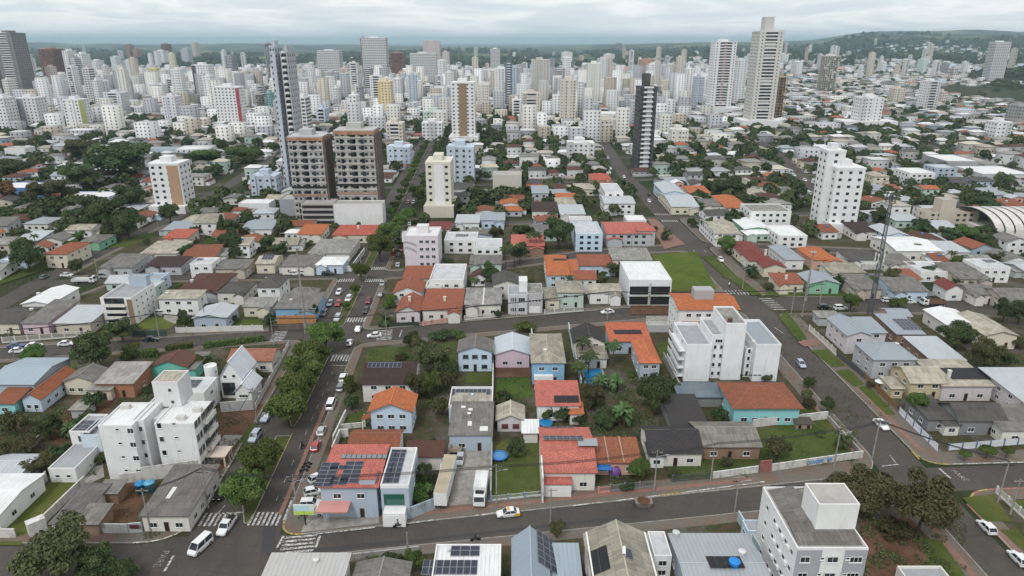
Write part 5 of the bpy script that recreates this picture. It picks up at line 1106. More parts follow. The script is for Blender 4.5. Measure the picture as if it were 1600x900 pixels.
r_ = d.vol(794, 824, 461, 9, base=492, col=(.6, .6, .62), rcol='grey', ph=.4); d.rows(*r_[:4], 0, r_[4], 'F', 2, 2, 2.2, 1.5)
for t in (.2, .32, .44):
    bb = MB(); bb.box(-.1, .1, -.7, -.45, 0, r_[4]+.3); bb.build('fin', WHITE, d.r, None, (r_[0]+(r_[1]-r_[0])*t, r_[2], 0))
r_ = d.vol(823.5, 848, 459, 10, base=490, col=(.46, .45, .47), rcol='fibl', ph=.4); d.win((r_[0]+r_[1])/2, r_[2], .05, 3.6, 2.4, 0, 'garage'); d.rows(*r_[:4], 3, r_[4], 'F', 4, 1, .8, .8)
r_ = d.vol(811, 824, 440, 5, base=486, col=WC['white'], rcol='white', ph=.2)
d = Bd('apartment_block', 'pale pink four storey block with grey painted arcs on the avenue', 'apartment block', *G(658, 420), short='pale pink block with arcs')
r_ = d.vol(631, 684, 369, 14, base=419, col=(.66, .6, .63), rcol='white', ph=.5); d.rows(r_[0]+(r_[1]-r_[0])*.36, *r_[1:4], 0, r_[4]-1, 'F', 3, 4, 1.5, 1.3)
d.rows(*r_[:4], 0, r_[4]-1, 'R', 3, 4, 1.2, 1.2)
for rad, w_ in ((8.6, .8), (6.6, .8)):
    bb = MB(); zc = 0.6
    for i in range(14):
        a0, a1 = R(90*i/14), R(90*(i+1)/14); q = []
        for a_, rr in ((a0, rad), (a1, rad), (a1, rad+w_), (a0, rad+w_)): q.append((r_[0]+.1+min(rr*math.sin(a_), (r_[1]-r_[0])*.36), r_[2]-.04, zc+rr*math.cos(a_)*1.1))
        if i < 9: bb.face(q[::-1]); 
    bb.build('painted_arc', PLASTER, d.r, (.36, .34, .36))
d.vol(0, 0, 0, 0, world=(r_[0]+d.x+4.4, r_[0]+d.x+9, r_[2]+d.y+5, r_[2]+d.y+9, r_[4]+2.6), z0=r_[4]-.5, rcol='white', ph=.2, col=(.68, .64, .66), name='roof_house')
d = Bd('sports_hall', 'white barrel vaulted sports hall with dark ribs at the right edge', 'hall', *G(1590, 362), short='barrel vaulted sports hall')
X0, Y0 = G(1575, 372); Wd, Dp, Hh = 46, 34, 7.5; n_ = 18; bb = MB(); rb = []
for i in range(n_):
    a0, a1 = math.pi*i/n_, math.pi*(i+1)/n_; y0, y1 = -math.cos(a0)*Dp/2, -math.cos(a1)*Dp/2; z0, z1 = 3+math.sin(a0)*Hh, 3+math.sin(a1)*Hh
    bb.face([(-Wd/2, y0, z0), (Wd/2, y0, z0), (Wd/2, y1, z1), (-Wd/2, y1, z1)], 0, [(0, i), (Wd, i), (Wd, i+1), (0, i+1)])
o_ = bb.build('vault_roof', SLAB, d.r, (.62, .6, .56), (X0-d.x+14, Y0-d.y+14, 0))
bb = MB(); bb.box(-Wd/2, Wd/2, -Dp/2, Dp/2, 0, 3.1); bb.build('wall', PLASTER, d.r, WC['offw'], (X0-d.x+14, Y0-d.y+14, 0)); d.foot(X0-d.x-10, X0-d.x+38, Y0-d.y-4, Y0-d.y+32)
for k in range(11):
    bb = MB(); xx = -Wd/2+Wd*k/10
    for i in range(n_):
        a0, a1 = math.pi*i/n_, math.pi*(i+1)/n_
        p = [(xx+s_, -math.cos(a)*(Dp/2+.25), 3+math.sin(a)*(Hh+.25)) for a in (a0, a1) for s_ in (-.3, .3)]; bb.face([p[0], p[1], p[3], p[2]])
    bb.build('rib', DARK, d.r, None, (X0-d.x+14, Y0-d.y+14, 0))
# ================================================================ trees
rng = np.random.default_rng(5)
def quads(C, Nrm, S, asp=.75, jit=.5):
    n_ = len(C); Nrm = Nrm/np.linalg.norm(Nrm, axis=1, keepdims=True); r = rng.normal(size=(n_, 3)); T = np.cross(Nrm, r); T /= np.linalg.norm(T, axis=1, keepdims=True); B_ = np.cross(Nrm, T)
    S = S[:, None]; bend = Nrm*S*.22
    V = np.stack([C-T*S-bend, C-B_*S*asp, C+T*S-bend, C+B_*S*asp], 1).reshape(-1, 3); F = np.arange(n_*4).reshape(-1, 4); return V, F
def crown_mesh(name, lobes, n, s, m, inner=.5):
    L = np.array([l[0] for l in lobes]); Rr = np.array([l[1] for l in lobes]); w = (Rr**2).sum(1); idx = rng.choice(len(lobes), n, p=w/w.sum())
    d = rng.normal(size=(n, 3)); d /= np.linalg.norm(d, axis=1, keepdims=True); d[:, 2] = np.where(d[:, 2] < -.35, -d[:, 2]*.5, d[:, 2])
    rad = 1-(1-inner)*rng.random(n)**2.2+rng.normal(0, .05, n)
    C = L[idx]+d*Rr[idx]*rad[:, None]; Nn = d*.8+rng.normal(0, .45, (n, 3))+np.array([0, 0, .35])
    V, F = quads(C, Nn, s*(.6+.8*rng.random(n))); lv = rng.random(len(lobes))
    v = np.clip(.5*rng.random(n)+.5*lv[idx], 0, 1); return raw_mesh(name, V, F, [m], np.stack([v, v, v, np.ones(n)], 1))
def lobes_round(k, spread, zc, zr, r):
    out = [((0, 0, zc), (spread*.62, spread*.62, zr*.7))]
    for i in range(k):
        a = 2*math.pi*i*.618+random.random()*.6; q = spread*(.35+.5*random.random()); out.append(((math.cos(a)*q, math.sin(a)*q, zc+zr*random.uniform(-.45, .55)), (r*random.uniform(.7, 1.15),)*2+(r*random.uniform(.6, .95),)))
    return out
def trunk_mesh(h, r, k, spread, z1):
    b = MB(); b.tube((0, 0, 0), (.1, .05, h), r, r*.7, 8)
    for i in range(k):
        a = 2*math.pi*i/k+random.random(); p = (math.cos(a)*spread, math.sin(a)*spread, z1*random.uniform(.75, 1.05)); m_ = (p[0]*.35, p[1]*.35, h+(p[2]-h)*.5); b.tube((.1, .05, h-.15), m_, r*.55, r*.35, 6); b.tube(m_, p, r*.35, r*.12, 5)
    return b.mesh('trunk', [BARK])
TREES = {}
def tkind(k, w, h, crown, trunk): TREES.setdefault(k, []).append((w, h, crown, trunk))
for i in range(3): tkind('avenue', 8, 7.2, crown_mesh('crown', lobes_round(16, 3.8, 3.9, 2.9, 1.5), 11000, .18, LEAF), trunk_mesh(1.5, .22, 6, 2.4, 4.6))
for i in range(3): tkind('dark', 7, 7.6, crown_mesh('crown', lobes_round(14, 3.3, 3.9, 3.4, 1.5), 9000, .18, LEAFD), trunk_mesh(1.6, .22, 5, 1.8, 4.6))
for i in range(3): tkind('olive', 9, 7, crown_mesh('crown', lobes_round(20, 4.3, 3.7, 2.7, 1.3), 9500, .17, LEAFO), trunk_mesh(2.0, .22, 7, 2.9, 4.6))
for i in range(2): tkind('bush', 3, 2.2, crown_mesh('crown', lobes_round(7, 1.4, 1.0, .9, .7), 2000, .12, LEAF if i else LEAFD), trunk_mesh(.5, .09, 4, .7, 1.1))
for i in range(2): tkind('shrubo', 3, 2.2, crown_mesh('crown', lobes_round(8, 1.4, 1.0, .9, .65), 1800, .12, LEAFO), trunk_mesh(.5, .09, 4, .7, 1.1))
tkind('autumn', 7, 6.5, crown_mesh('crown', lobes_round(9, 3.3, 4.0, 2.5, 1.4), 2600, .26, LEAFR), trunk_mesh(1.6, .2, 5, 1.8, 4))
tkind('magenta', 3, 2.6, crown_mesh('crown', lobes_round(7, 1.3, 1.3, 1.1, .7), 1000, .16, LEAFM), trunk_mesh(.6, .1, 4, .7, 1.3))
tkind('topiary', 3, 2.4, crown_mesh('crown', [((0, 0, 1.75), (1.5, 1.5, .65))], 1400, .13, LEAF, .7), trunk_mesh(1.2, .1, 4, .6, 1.7))
tkind('conifer', 4, 8, crown_mesh('crown', [((0, 0, 1.2+k*.75), (1.95*(1-k/9.2)+.15, 1.95*(1-k/9.2)+.15, .75)) for k in range(9)], 3200, .2, LEAFD), trunk_mesh(2, .16, 3, .4, 3))
def palm_mesh(nf, ln, z, m, wide=.5, droop=.9, up=.6):
    V = []; F = []; var = []
    for i in range(nf):
        a = 2*math.pi*i/nf*1.618+random.random()*.4; el = up*random.uniform(.1, 1.5); px_, pz = 0., z; dx, dz = math.cos(el), math.sin(el); seg = 7; g_ = random.random()
        for s_ in range(seg):
            st = ln/seg; nx_, nz = px_+dx*st, pz+dz*st; ang = math.atan2(dz, dx)-droop/seg*(1+s_*.35); dx, dz = math.cos(ang), math.sin(ang)
            w0, w1 = wide*math.sin(math.pi*(s_+.35)/(seg+.5)), wide*math.sin(math.pi*(s_+1.35)/(seg+.5)) if s_ < seg-1 else .03
            for sd_ in (-1, 1):
                q = [(px_, 0, pz), (nx_, 0, nz), (nx_+.12, sd_*w1, nz-w1*.55), (px_+.12, sd_*w0, pz-w0*.55)]; k = len(V)
                V += [(x*math.cos(a)-y*math.sin(a), x*math.sin(a)+y*math.cos(a), zz) for x, y, zz in q]; F.append((k, k+1, k+2, k+3)); var.append((g_*.7+.3*random.random(),)*3+(1,))
            px_, pz = nx_, nz
    return raw_mesh('crown', V, F, [m], var)
b = MB(); zz = 0
for k in range(6): b.tube((.05*k, 0, k*1.0), (.05*(k+1), 0, k+1.0), .17-.01*k, .16-.01*k, 8)
pt = b.mesh('trunk', [BARK])
for i in range(2): tkind('palm', 5, 8, palm_mesh(18, 2.9, 6.0, LEAFP), pt)
b = MB(); b.tube((0, 0, 0), (0, 0, 1.2), .3, .25, 8); tkind('shortpalm', 6, 4, palm_mesh(26, 3.0, 1.3, LEAFP, .55, 1.2, .9), b.mesh('trunk', [BARK]))
for i in range(2):
    b = MB()
    for k in range(4): b.tube((.5*math.cos(k*1.6), .5*math.sin(k*1.6), 0), (.7*math.cos(k*1.6), .7*math.sin(k*1.6), 1.7), .16, .11, 6)
    tkind('banana', 5.4, 4.2, palm_mesh(30, 2.6, 1.7, LEAFB, .42, 1.3, 1.2), b.mesh('trunk', [BARK]))
TN = dict(avenue='leafy_tree', dark='evergreen_tree', olive='olive_green_tree', bush='bush', shrubo='shrub', autumn='autumn_tree', magenta='flowering_shrub', topiary='topiary_tree', conifer='conifer_tree', palm='palm_tree', shortpalm='palm_tree', banana='banana_plant')
TREEPOS = []
def tree(k, x, y, w, h, label, group=None, var=None):
    vs = TREES[k]; W0, H0, c, t = vs[random.randrange(len(vs)) if var is None else var % len(vs)]
    r = root(TN[k], (x, y, hz(x, y)+.18), label, 'bush' if k in ('bush', 'shrubo', 'magenta') else 'palm' if 'palm' in k else 'plant' if k == 'banana' else 'tree', group, random.random()*6.28)
    r.scale = (w/W0, w/W0, h/H0); add('trunk', t, r); add('crown', c, r); TREEPOS.append((x, y, w)); return r
def ptree(k, u, vb, wp, hp, label):          # u, row of the foot, width and height in photo pixels
    x, y = G(u, vb); s_ = FPX/depth(y); return tree(k, x, y, wp/s_, hp/s_*1.12, label)
T_ = '''avenue|385|801|66|72|leafy median tree nearest the first zebra crossing
avenue|414|748|72|62|leafy median tree, second up from the first zebra crossing
avenue|452|668|72|62|leafy median tree just past the gap in the median
avenue|466|636|66|60|leafy median tree, second past the gap in the median
avenue|480|606|60|58|leafy median tree level with the blue house with orange roof
avenue|492|578|60|52|leafy median tree below the second cross street, fifth of its row
avenue|510|548|56|46|leafy median tree at the near end of the second crossing
avenue|541|487|15|18|small round median tree beside the red car in traffic
avenue|556|464|18|22|small median tree just below the double zebra crossing
avenue|565|440|26|30|median tree standing between two zebra crossings
avenue|594|408|44|44|large leafy median tree beyond the double zebra crossing
avenue|611|386|40|40|leafy median tree level with the pale pink block
avenue|627|360|26|26|median tree beside the maroon roofed bungalow
avenue|639|350|24|26|median tree left of the cream tower foot
avenue|654|318|28|30|leafy median tree left of the cream tower
olive|98|905|122|100|huge spreading olive green tree in the lower left corner
dark|158|912|56|66|dense dark tree right of the huge olive tree
dark|192|912|46|46|low dark tree at the bottom edge by the junction
bush|616|888|40|24|wide dark bush on the south pavement
bush|650|884|28|32|tall bush beside the white box with solar roof
bush|585|892|34|16|low bush next to the ribbed warehouse
olive|870|842|26|32|thin young street tree before the blue grey solar roof
olive|1338|800|100|66|yellow green tree behind the apartment block at the bottom right
olive|1432|838|118|100|broad grey green tree at the bottom right junction
shrubo|1395|838|50|26|low scrub on the dirt lot under the grey green tree
dark|664|765|26|46|narrow dark tree beside the semi trailer
bush|655|783|44|26|wide garden bush behind the blue grey street wall
bush|675|700|20|16|small bush behind the brown shed roof
olive|650|628|34|52|loose green tree right of the dark brown roof
avenue|671|622|36|46|light green tree in the garden behind the orange roof
olive|676|585|62|52|tangled olive scrub tree in the overgrown lot
olive|657|560|34|36|grey leafed tree at the overgrown corner lot
dark|644|545|26|30|dark tree at the crossing corner lot
shrubo|690|650|30|30|dry shrub in the garden of the blue house
shrubo|700|610|30|36|dry shrub against the wall of the solar extension
dark|695|588|40|30|dark thicket left of the white house
avenue|599|690|20|18|small bush by the avenue wall of the orange roof
bush|552|640|26|24|garden bush before the dark brown roofed house
bush|548|612|22|26|tall bush at the avenue wall of the dark brown roof
palm|910|566|28|42|palm tree nearest the charcoal gabled house
palm|919|585|34|40|tallest palm tree by the swimming pool
palm|902|598|34|34|palm tree beside the bright blue house
palm|957|574|30|46|palm tree left of the orange hip roofed wing
banana|938|612|40|32|banana clump just below the swimming pool
banana|962|612|36|32|banana clump right of the pool
banana|972|668|50|46|big banana clump in the middle of the gardens
banana|1038|634|30|30|banana clump at the diagonal wall
dark|1022|648|48|66|tall dark tree between the banana clumps
olive|925|640|42|44|brownish tree in the garden behind the salmon roof
dark|945|668|36|32|dark tree left of the big banana clump
bush|1050|620|24|30|green bush beside the diagonal wall
dark|806|716|30|34|round dark tree on the lawn by the trampoline
bush|856|655|26|32|bush by the pool of the salmon house
bush|880|660|26|26|middle bush behind the salmon house
bush|905|664|24|18|dark bush at the garden end of the salmon house
avenue|995|757|34|48|grey green street garden tree before the rust sheds
bush|980|765|24|14|low hedge bush behind the street fence
shrubo|1052|745|18|14|pale shrub on the cottage lawn
shrubo|1214|717|38|36|rounded shrub on the walled grass lot
bush|1203|722|20|18|dark bush at the graffiti wall
shortpalm|1316|700|34|34|short palm on the grass lot corner
dark|1292|647|20|28|round street tree by the turquoise house
dark|1263|607|20|18|low street tree beside the white stepped block
shrubo|1259|624|20|14|hedge bush right of the turquoise house
shrubo|1263|640|22|18|round bush at the turquoise house wall
bush|1124|662|28|26|dark bush under the turquoise house
bush|1088|652|18|18|small green bush by the dark lean-to
avenue|1428|650|36|42|yellow green tree beside the dark carport
topiary|1505|722|18|18|umbrella shaped topiary nearest the junction
topiary|1540|718|24|20|umbrella shaped topiary in the middle of three
topiary|1571|717|18|18|umbrella shaped topiary farthest from the junction
dark|1492|546|52|44|big round dark tree behind the cream gabled house
olive|1535|580|56|52|feathery tree right of the striped sheet roof
dark|1562|575|36|30|dark tree at the red roof on the right edge
dark|1566|505|30|40|dark tree left of the pair at the right edge
dark|1590|508|40|44|dark tree, right one of the pair at the right edge
avenue|1328|488|30|32|round street tree near the grey prefab shed
bush|1400|482|28|20|bright round bush at the parked white cars
shrubo|1590|545|30|20|shrub under the dark trees at the right edge
dark|152|582|58|66|large dark tree between the parked cars and the aqua house
dark|193|536|42|40|dark tree beside the balcony block
bush|206|560|32|22|bush on the verge left of the clipped hedge
avenue|55|572|40|30|bright green bush at the left cross street
shrubo|26|680|36|40|half bare tree on the overgrown slope
dark|80|688|40|46|dark leafy tree on the overgrown slope
bush|150|640|36|30|thick bush by the concrete hut
banana|112|686|34|30|banana clump on the overgrown slope
olive|30|722|56|36|scrubby tree above the white hall
olive|66|742|50|34|scrub beside the slope wall
bush|98|722|40|30|scrub bush left of the modern house
bush|132|672|26|24|bush behind the modern house
dark|292|515|25|30|clipped round tree before the striped metal roof
bush|322|578|26|28|tree clump left of the chapel-like house
bush|400|592|20|20|garden bush behind the avenue fence
dark|345|590|16|16|bush behind the aqua annex
bush|367|505|14|14|little tree on the square lawn
dark|423|520|16|34|slim dark tree by the orange wall
dark|494|500|10|28|slim tree at the avenue beside the orange wall
bush|610|482|22|22|dark tree at the corner of the pink house
shortpalm|602|510|28|28|short palm at the corner of the pink house
bush|690|530|36|14|row bush opposite the beige duplex
bush|715|528|26|14|row bush opposite the brown tiled house
bush|820|518|36|18|wide bush above the pink house
bush|778|497|14|12|clipped bush before the beige duplex
magenta|711|447|18|12|magenta bougainvillea beside the white terraces
dark|768|448|28|40|dark tree behind the beige duplex
palm|790|425|22|44|tall palm behind the grey townhouse
palm|803|418|20|40|second palm behind the grey townhouse
dark|48|424|46|52|big loose tree on the grassy corner at the left
avenue|117|400|26|26|round tree right of the muted red hip roof
dark|122|430|22|26|street tree in the left parallel street
dark|203|374|48|46|broad dark tree beside the left parallel street
conifer|172|376|28|40|pointed conifer right of the green bungalow
dark|152|362|38|42|dark tree behind the green bungalow
dark|267|350|32|32|round dark tree in front of the white and brown tower
conifer|350|372|26|34|dark cypress left of its twin
conifer|372|402|28|42|dark cypress above the white street wall
dark|365|372|30|30|dark tree behind the cypress
dark|195|285|92|64|tall tree mass left of the white and brown tower
dark|132|300|56|44|dark spreading tree in the left wood
olive|80|322|62|42|olive tree below the blue and white school
dark|160|350|72|46|wide dark tree in the middle of the left wood
dark|205|330|46|42|dark tree at the right end of the left wood
autumn|4|325|44|40|reddish tree at the left edge
dark|28|278|56|30|dark trees above the long blue hall
olive|130|248|60|30|olive tree above the left wood
avenue|322|255|56|22|row tree behind the white and brown tower
avenue|380|252|50|22|row tree left of the grey slab tower
shortpalm|310|345|30|26|palm beside the white and brown tower
dark|872|390|46|52|large bare branched tree beside the pale blue terraces
palm|829|395|18|34|left palm of the pair before the salmon roof
palm|839|396|18|34|right palm of the pair before the salmon roof
dark|812|412|26|36|dark tree by the long salmon roof
shortpalm|1041|375|24|24|palm on the corner of the coral villa
avenue|1135|397|30|28|round tree at the side street corner
dark|1135|305|50|28|large dark tree behind the terracotta roof
dark|1040|272|28|30|dark tree right of the black tower
bush|1080|355|18|14|bush opposite the coral villa
dark|1104|365|20|26|hedge tree before the cream gables
bush|1172|435|20|22|roadside bush on the grass verge
bush|1310|452|28|22|bush beside the mint green house
dark|1345|284|30|28|dark tree right of the white slab tower
dark|1372|348|28|22|dark tree left of the lattice mast
avenue|1396|398|18|20|tree behind the lattice mast
avenue|1426|400|24|22|tree left of the angular metal roof
dark|1456|330|38|24|dark tree left of the beige hall
dark|1540|332|44|24|dark tree above the vaulted hall
dark|1486|380|30|24|dark tree in front of the beige hall
avenue|1508|377|32|24|green tree in front of the grey shed
dark|1538|372|34|20|dark tree by the vaulted hall
bush|1437|362|38|20|row of bushes below the beige hall
dark|1452|436|34|18|dark tree behind the red gable
dark|1500|448|30|18|dark tree near the white angular house
avenue|1362|452|22|22|tree left of the lattice mast foot
olive|1390|452|28|34|loose tree right of the lattice mast foot
dark|640|430|18|12|bush between pink block and avenue'''
for ln in T_.split('\n'):
    k, u, v, w_, h_, lab = ln.split('|'); ptree(k, float(u), float(v), float(w_), float(h_), lab)
# rank undergrowth of the gardens and empty lots
def thicket(label, areas, m):
    Cs = []; 
    for u0, v0, u1, v1, n, hm_ in areas:
        for _ in range(n):
            x, y = G(random.uniform(u0, u1), random.uniform(v0, v1)); q = mnoise.noise(Vector((x*.35, y*.35, hm_)))
            if q < -.05 or any(a-.3 < x < c+.3 and e_-.3 < y < f+.3 for a, c, e_, f in FOOT): continue
            Cs.append((x, y, .2+random.random()**.7*hm_*min(1, .25+1.6*q)))
    C = np.array(Cs); n_ = len(C); V, F = quads(C, rng.normal(0, .6, (n_, 3))+np.array([0, -.2, 1.]), .1+.16*rng.random(n_)); vv = rng.random(n_); tag(add('undergrowth', raw_mesh('undergrowth', V, F, [m], np.stack([vv]*3+[np.ones(n_)], 1))), label, 'undergrowth', kind='stuff')
thicket('dark green weeds and undergrowth of gardens and empty lots', [(905, 590, 1050, 690, 6000, 1.6), (640, 545, 712, 640, 3500, 1.5), (0, 640, 150, 745, 6000, 1.4), (775, 590, 832, 640, 900, .7), (840, 640, 910, 668, 700, 1.0), (1040, 700, 1195, 748, 900, .6), (955, 735, 1020, 768, 700, .9), (575, 545, 645, 566, 500, .7), (640, 735, 684, 790, 800, 1.0), (1105, 640, 1180, 690, 900, .7), (1345, 810, 1480, 900, 2500, .8), (1380, 560, 1500, 640, 1200, .8), (1230, 485, 1300, 530, 900, .9), (550, 870, 660, 900, 700, .9), (310, 640, 400, 700, 900, .5), (165, 600, 245, 640, 1200, 1.0), (120, 520, 420, 575, 1500, .7), (1460, 540, 1600, 600, 1500, 1.2), (0, 400, 130, 450, 1600, 1.0), (520, 585, 575, 700, 900, .8), (1190, 640, 1340, 730, 1500, .35), (1040, 400, 1110, 455, 500, .3)], LEAFD)
thicket('pale dry grass tufts and weeds on verges and lots', [(905, 590, 1050, 690, 2000, .9), (0, 640, 150, 745, 3000, .8), (640, 545, 712, 640, 1500, .9), (1345, 810, 1510, 900, 2500, .5), (1190, 640, 1340, 730, 1200, .3), (768, 690, 845, 780, 900, .2), (1210, 485, 1420, 655, 2500, .25), (110, 750, 240, 825, 700, .3), (200, 825, 320, 845, 800, .4), (1120, 395, 1200, 470, 900, .4), (310, 640, 400, 760, 1000, .4), (575, 545, 712, 580, 900, .4)], LEAFO)
# clipped hedges on the left cross street
def hedge(u0, v0, u1, v1, w, h, label):
    a, c = Vector((*G(u0, v0), 0)), Vector((*G(u1, v1), 0)); L = (c-a).length; n_ = int(L*h*60); P0 = rng.random((n_, 3)); side = rng.integers(0, 3, n_)
    lx = (P0[:, 0]-.5)*L; ly = np.where(side == 0, -w/2, np.where(side == 1, w/2, (P0[:, 1]-.5)*w)); lz = np.where(side == 2, h, P0[:, 2]*h)+rng.normal(0, .07, n_)
    C = np.stack([lx, ly+rng.normal(0, .08, n_), lz], 1); Nn = np.stack([rng.normal(0, .4, n_), np.where(side == 0, -1, np.where(side == 1, 1, 0))+rng.normal(0, .4, n_), np.where(side == 2, 1, .3)+rng.normal(0, .3, n_)], 1)
    V, F = quads(C, Nn, .1+.14*rng.random(n_)); vv = rng.random(n_); o = add('hedge', raw_mesh('hedge', V, F, [LEAF], np.stack([vv]*3+[np.ones(n_)], 1)), None, None, tuple((a+c)/2+Vector((0, 0, .2))), math.atan2((c-a).y, (c-a).x)); tag(o, label, 'hedge')
    b = MB(); b.box(-L/2+.1, L/2-.1, -w/2+.12, w/2-.12, 0, h-.15); b.build('stems', LEAFD, o)
hedge(222, 560, 248, 557, 1.8, 2.2, 'clipped hedge block nearest the aqua house'); hedge(259, 549, 302, 544, 1.4, 1.6, 'clipped hedge right of the hedge block'); hedge(318, 545, 414, 533, 1.4, 1.7, 'long clipped hedge beside the striped tile roof')
# ================================================================ walls and fences
def gwall(label, pts, h, col, mt=OLDWALL, t=.22, name='garden_wall', cat='wall', fence=None, pcol=None):
    P_ = [Vector((*G(u, v), 0)) for u, v in pts]; o0 = P_[0]; r = root(name, (o0.x, o0.y, .2), label, cat)
    for i in range(len(P_)-1):
        a, c = P_[i]-o0, P_[i+1]-o0; L = (c-a).length; ang = math.atan2((c-a).y, (c-a).x)
        if fence is None:
            n_ = max(1, int(L/9))
            for k in range(n_):
                b = MB(); b.box(0, L/n_-.02, -t/2, t/2, 0, h, 0); b.box(-.01, L/n_-.01, -t/2-.05, t/2+.05, h, h+.08, 0, True); q = a+(c-a)*k/n_; b.build('wall_panel', mt, r, col, tuple(q), ang)
        else:
            n_ = max(1, int(L/3)); key = ('fp', round(L/n_, 1), round(h, 1), fence)
            if key not in _WM:
                l_ = L/n_; b = MB(); b.box(0, l_, -.09, .09, 0, .35, 0)
                if fence == 'solid': b.box(.1, l_-.1, -.03, .03, .4, h-.1, 0, True)
                elif fence == 'boards':
                    for m_ in range(int(l_/.28)): b.box(m_*.28, m_*.28+.2, -.03, .03, .2, h-.05*(m_ % 2), 0, True)
                else:
                    b.box(0, l_, -.03, .03, h-.12, h-.04, 0, True)
                    for m_ in range(int(l_/.22)): b.box(m_*.22, m_*.22+.07, -.02, .02, .35, h-.12, 0, True)
                _WM[key] = b.mesh('fence_panel', [PAINT])
                b = MB(); b.box(-.14, .14, -.14, .14, 0, h+.12); _WM[key+('p',)] = b.mesh('post', [PAINT])
            for k in range(n_): q = a+(c-a)*k/n_; add('fence_panel', _WM[key], r, col, tuple(q), ang); add('post', _WM[key+('p',)], r, pcol or col, tuple(q), ang)
    return r
wh, gy = (.62, .61, .58), (.34, .34, .33)
gw = gwall('low whitewashed street wall with blue graffiti scrawls', [(1205, 737), (1347, 716)], 1.6, wh)
for t_, w_ in ((.44, 2.0), (.52, 1.5), (.62, 1.0)):                      # scrawled blue loops
    a, c = Vector(G(1205, 737)), Vector(G(1347, 716)); q = a+(c-a)*t_-a; cu = bpy.data.curves.new('graffiti', 'CURVE'); cu.dimensions = '3D'; cu.bevel_depth = .07; sp = cu.splines.new('POLY'); n_ = 26; sp.points.add(n_-1)
    for i in range(n_): f = i/(n_-1); sp.points[i].co = ((f-.5)*w_+.22*math.sin(f*31), -.15, .8+.42*math.sin(f*19+t_*9), 1)
    cu.materials.append(mat('graffiti_blue', lambda n, b: P(b, (.08, .25, .5), .7))); o = bpy.data.objects.new('graffiti', cu); COL.objects.link(o); o.parent = gw; o.location = (q.x, q.y, 0); o.rotation_euler = (0, 0, math.atan2((c-a).y, (c-a).x))
gwall('low white street wall beside the red brick gate', [(1113, 749), (1184, 739)], 1.5, wh)
b_ = gwall('red brick gate with tiled top at the street wall', [(1186, 739), (1204, 737)], 2.6, (.3, .1, .09), name='gate', cat='gate')
gwall('whitewashed stained wall below the turquoise house', [(1175, 669), (1292, 656)], 2.0, wh)
gwall('low concrete edge wall of the grass lot by the side street', [(1293, 656), (1346, 713)], .9, gy)
gwall('blue grey street wall beside the garage wing', [(640, 812), (680, 796)], 2.4, (.36, .43, .5))
gwall('white garden wall between corner wing and truck yard', [(684, 793), (690, 740)], 2.4, wh)
gwall('grey stained wall between truck yard and lawn', [(767, 783), (769, 684)], 2.2, gy)
gwall('colourful low street fence of the trampoline lawn', [(768, 784), (845, 776)], 1.2, (.5, .55, .5), fence='bars', name='fence', cat='fence', pcol=(.2, .3, .5))
gwall('white wall beside the cream gabled cottage', [(769, 684), (771, 545)], 2.0, wh)
gwall('white wall between pink house and bright blue house', [(840, 604), (830, 522)], 2.2, wh)
gwall('stained wall between bright blue house and palm garden', [(908, 606), (888, 515)], 2.2, (.5, .56, .6))
gwall('long grey diagonal wall behind the banana garden', [(1036, 563), (1083, 655)], 2.2, gy)
gwall('wire street fence in front of the rust sheds', [(953, 769), (1022, 762)], 1.6, (.2, .21, .2), fence='bars', name='fence', cat='fence')
gwall('red and white street gate of the rust sheds', [(935, 772), (953, 770)], 1.4, (.55, .25, .22), fence='bars', name='fence', cat='fence')
gwall('dark wire fence of the cottage lawn', [(1050, 754), (1112, 748)], 1.5, (.09, .1, .09), fence='bars', name='fence', cat='fence')
gwall('white avenue wall of the orange roofed house', [(521, 694), (541, 652)], 1.8, wh)
gwall('white garden wall with cap in front of the orange roof', [(530, 672), (572, 668)], 1.2, wh)
gwall('white street corner wall left of the rust roof', [(520, 712), (532, 684), (545, 684)], 2.0, wh)
gwall('white lawn wall on the hall side', [(-8, 832), (75, 752)], 2.2, wh)
gwall('white lawn wall on the yard side', [(72, 818), (134, 757)], 1.8, wh)
gwall('white front gate wall of the lawn', [(-5, 841), (26, 841)], 1.8, wh); gwall('white portal frame at the lawn entrance', [(46, 838), (74, 826)], 2.6, wh, t=1.6, name='portal', cat='portal')
gwall('corrugated grey hoarding of the dirt yard', [(122, 833), (202, 834)], 1.9, (.4, .42, .42), SHEET)
gb = gwall('hoarding with a dark painted name board', [(203, 834), (224, 832)], 2.0, (.4, .45, .45), SHEET); q = MB(); q.box(.3, 2.1, -.2, -.14, 1.1, 1.9); q.build('name_board', PAINT, gb, (.12, .03, .05))
gwall('white wall behind the water drums', [(190, 757), (227, 752)], 2.2, wh); gwall('tall white retaining wall under the twin apartment house', [(224, 753), (312, 741)], 3.2, wh)
gwall('grey plastered wall of the chapel-like house', [(346, 645), (397, 641)], 2.6, (.45, .46, .47))
gwall('white avenue fence of the chapel-like house', [(400, 640), (432, 580), (452, 540)], 1.6, wh, fence='solid', name='fence', cat='fence')
gwall('long slope wall on the overgrown ground', [(14, 738), (66, 688)], 1.5, (.42, .36, .28))
gwall('white street fence before the striped metal roof', [(276, 521), (412, 517)], 1.9, wh, fence='solid', name='fence', cat='fence')
gwall('white street fence on the left cross street', [(5, 537), (140, 526)], 1.9, wh, fence='bars', name='fence', cat='fence')
gwall('dark green street fence beside the balcony block', [(208, 527), (262, 526)], 2.0, (.05, .09, .07), fence='solid', name='fence', cat='fence')
gwall('orange street wall at the avenue corner', [(434, 507), (494, 505)], 2.6, (.5, .22, .07)); gwall('dark stained lower wall at the avenue corner', [(420, 518), (494, 515)], 1.6, (.12, .1, .09))
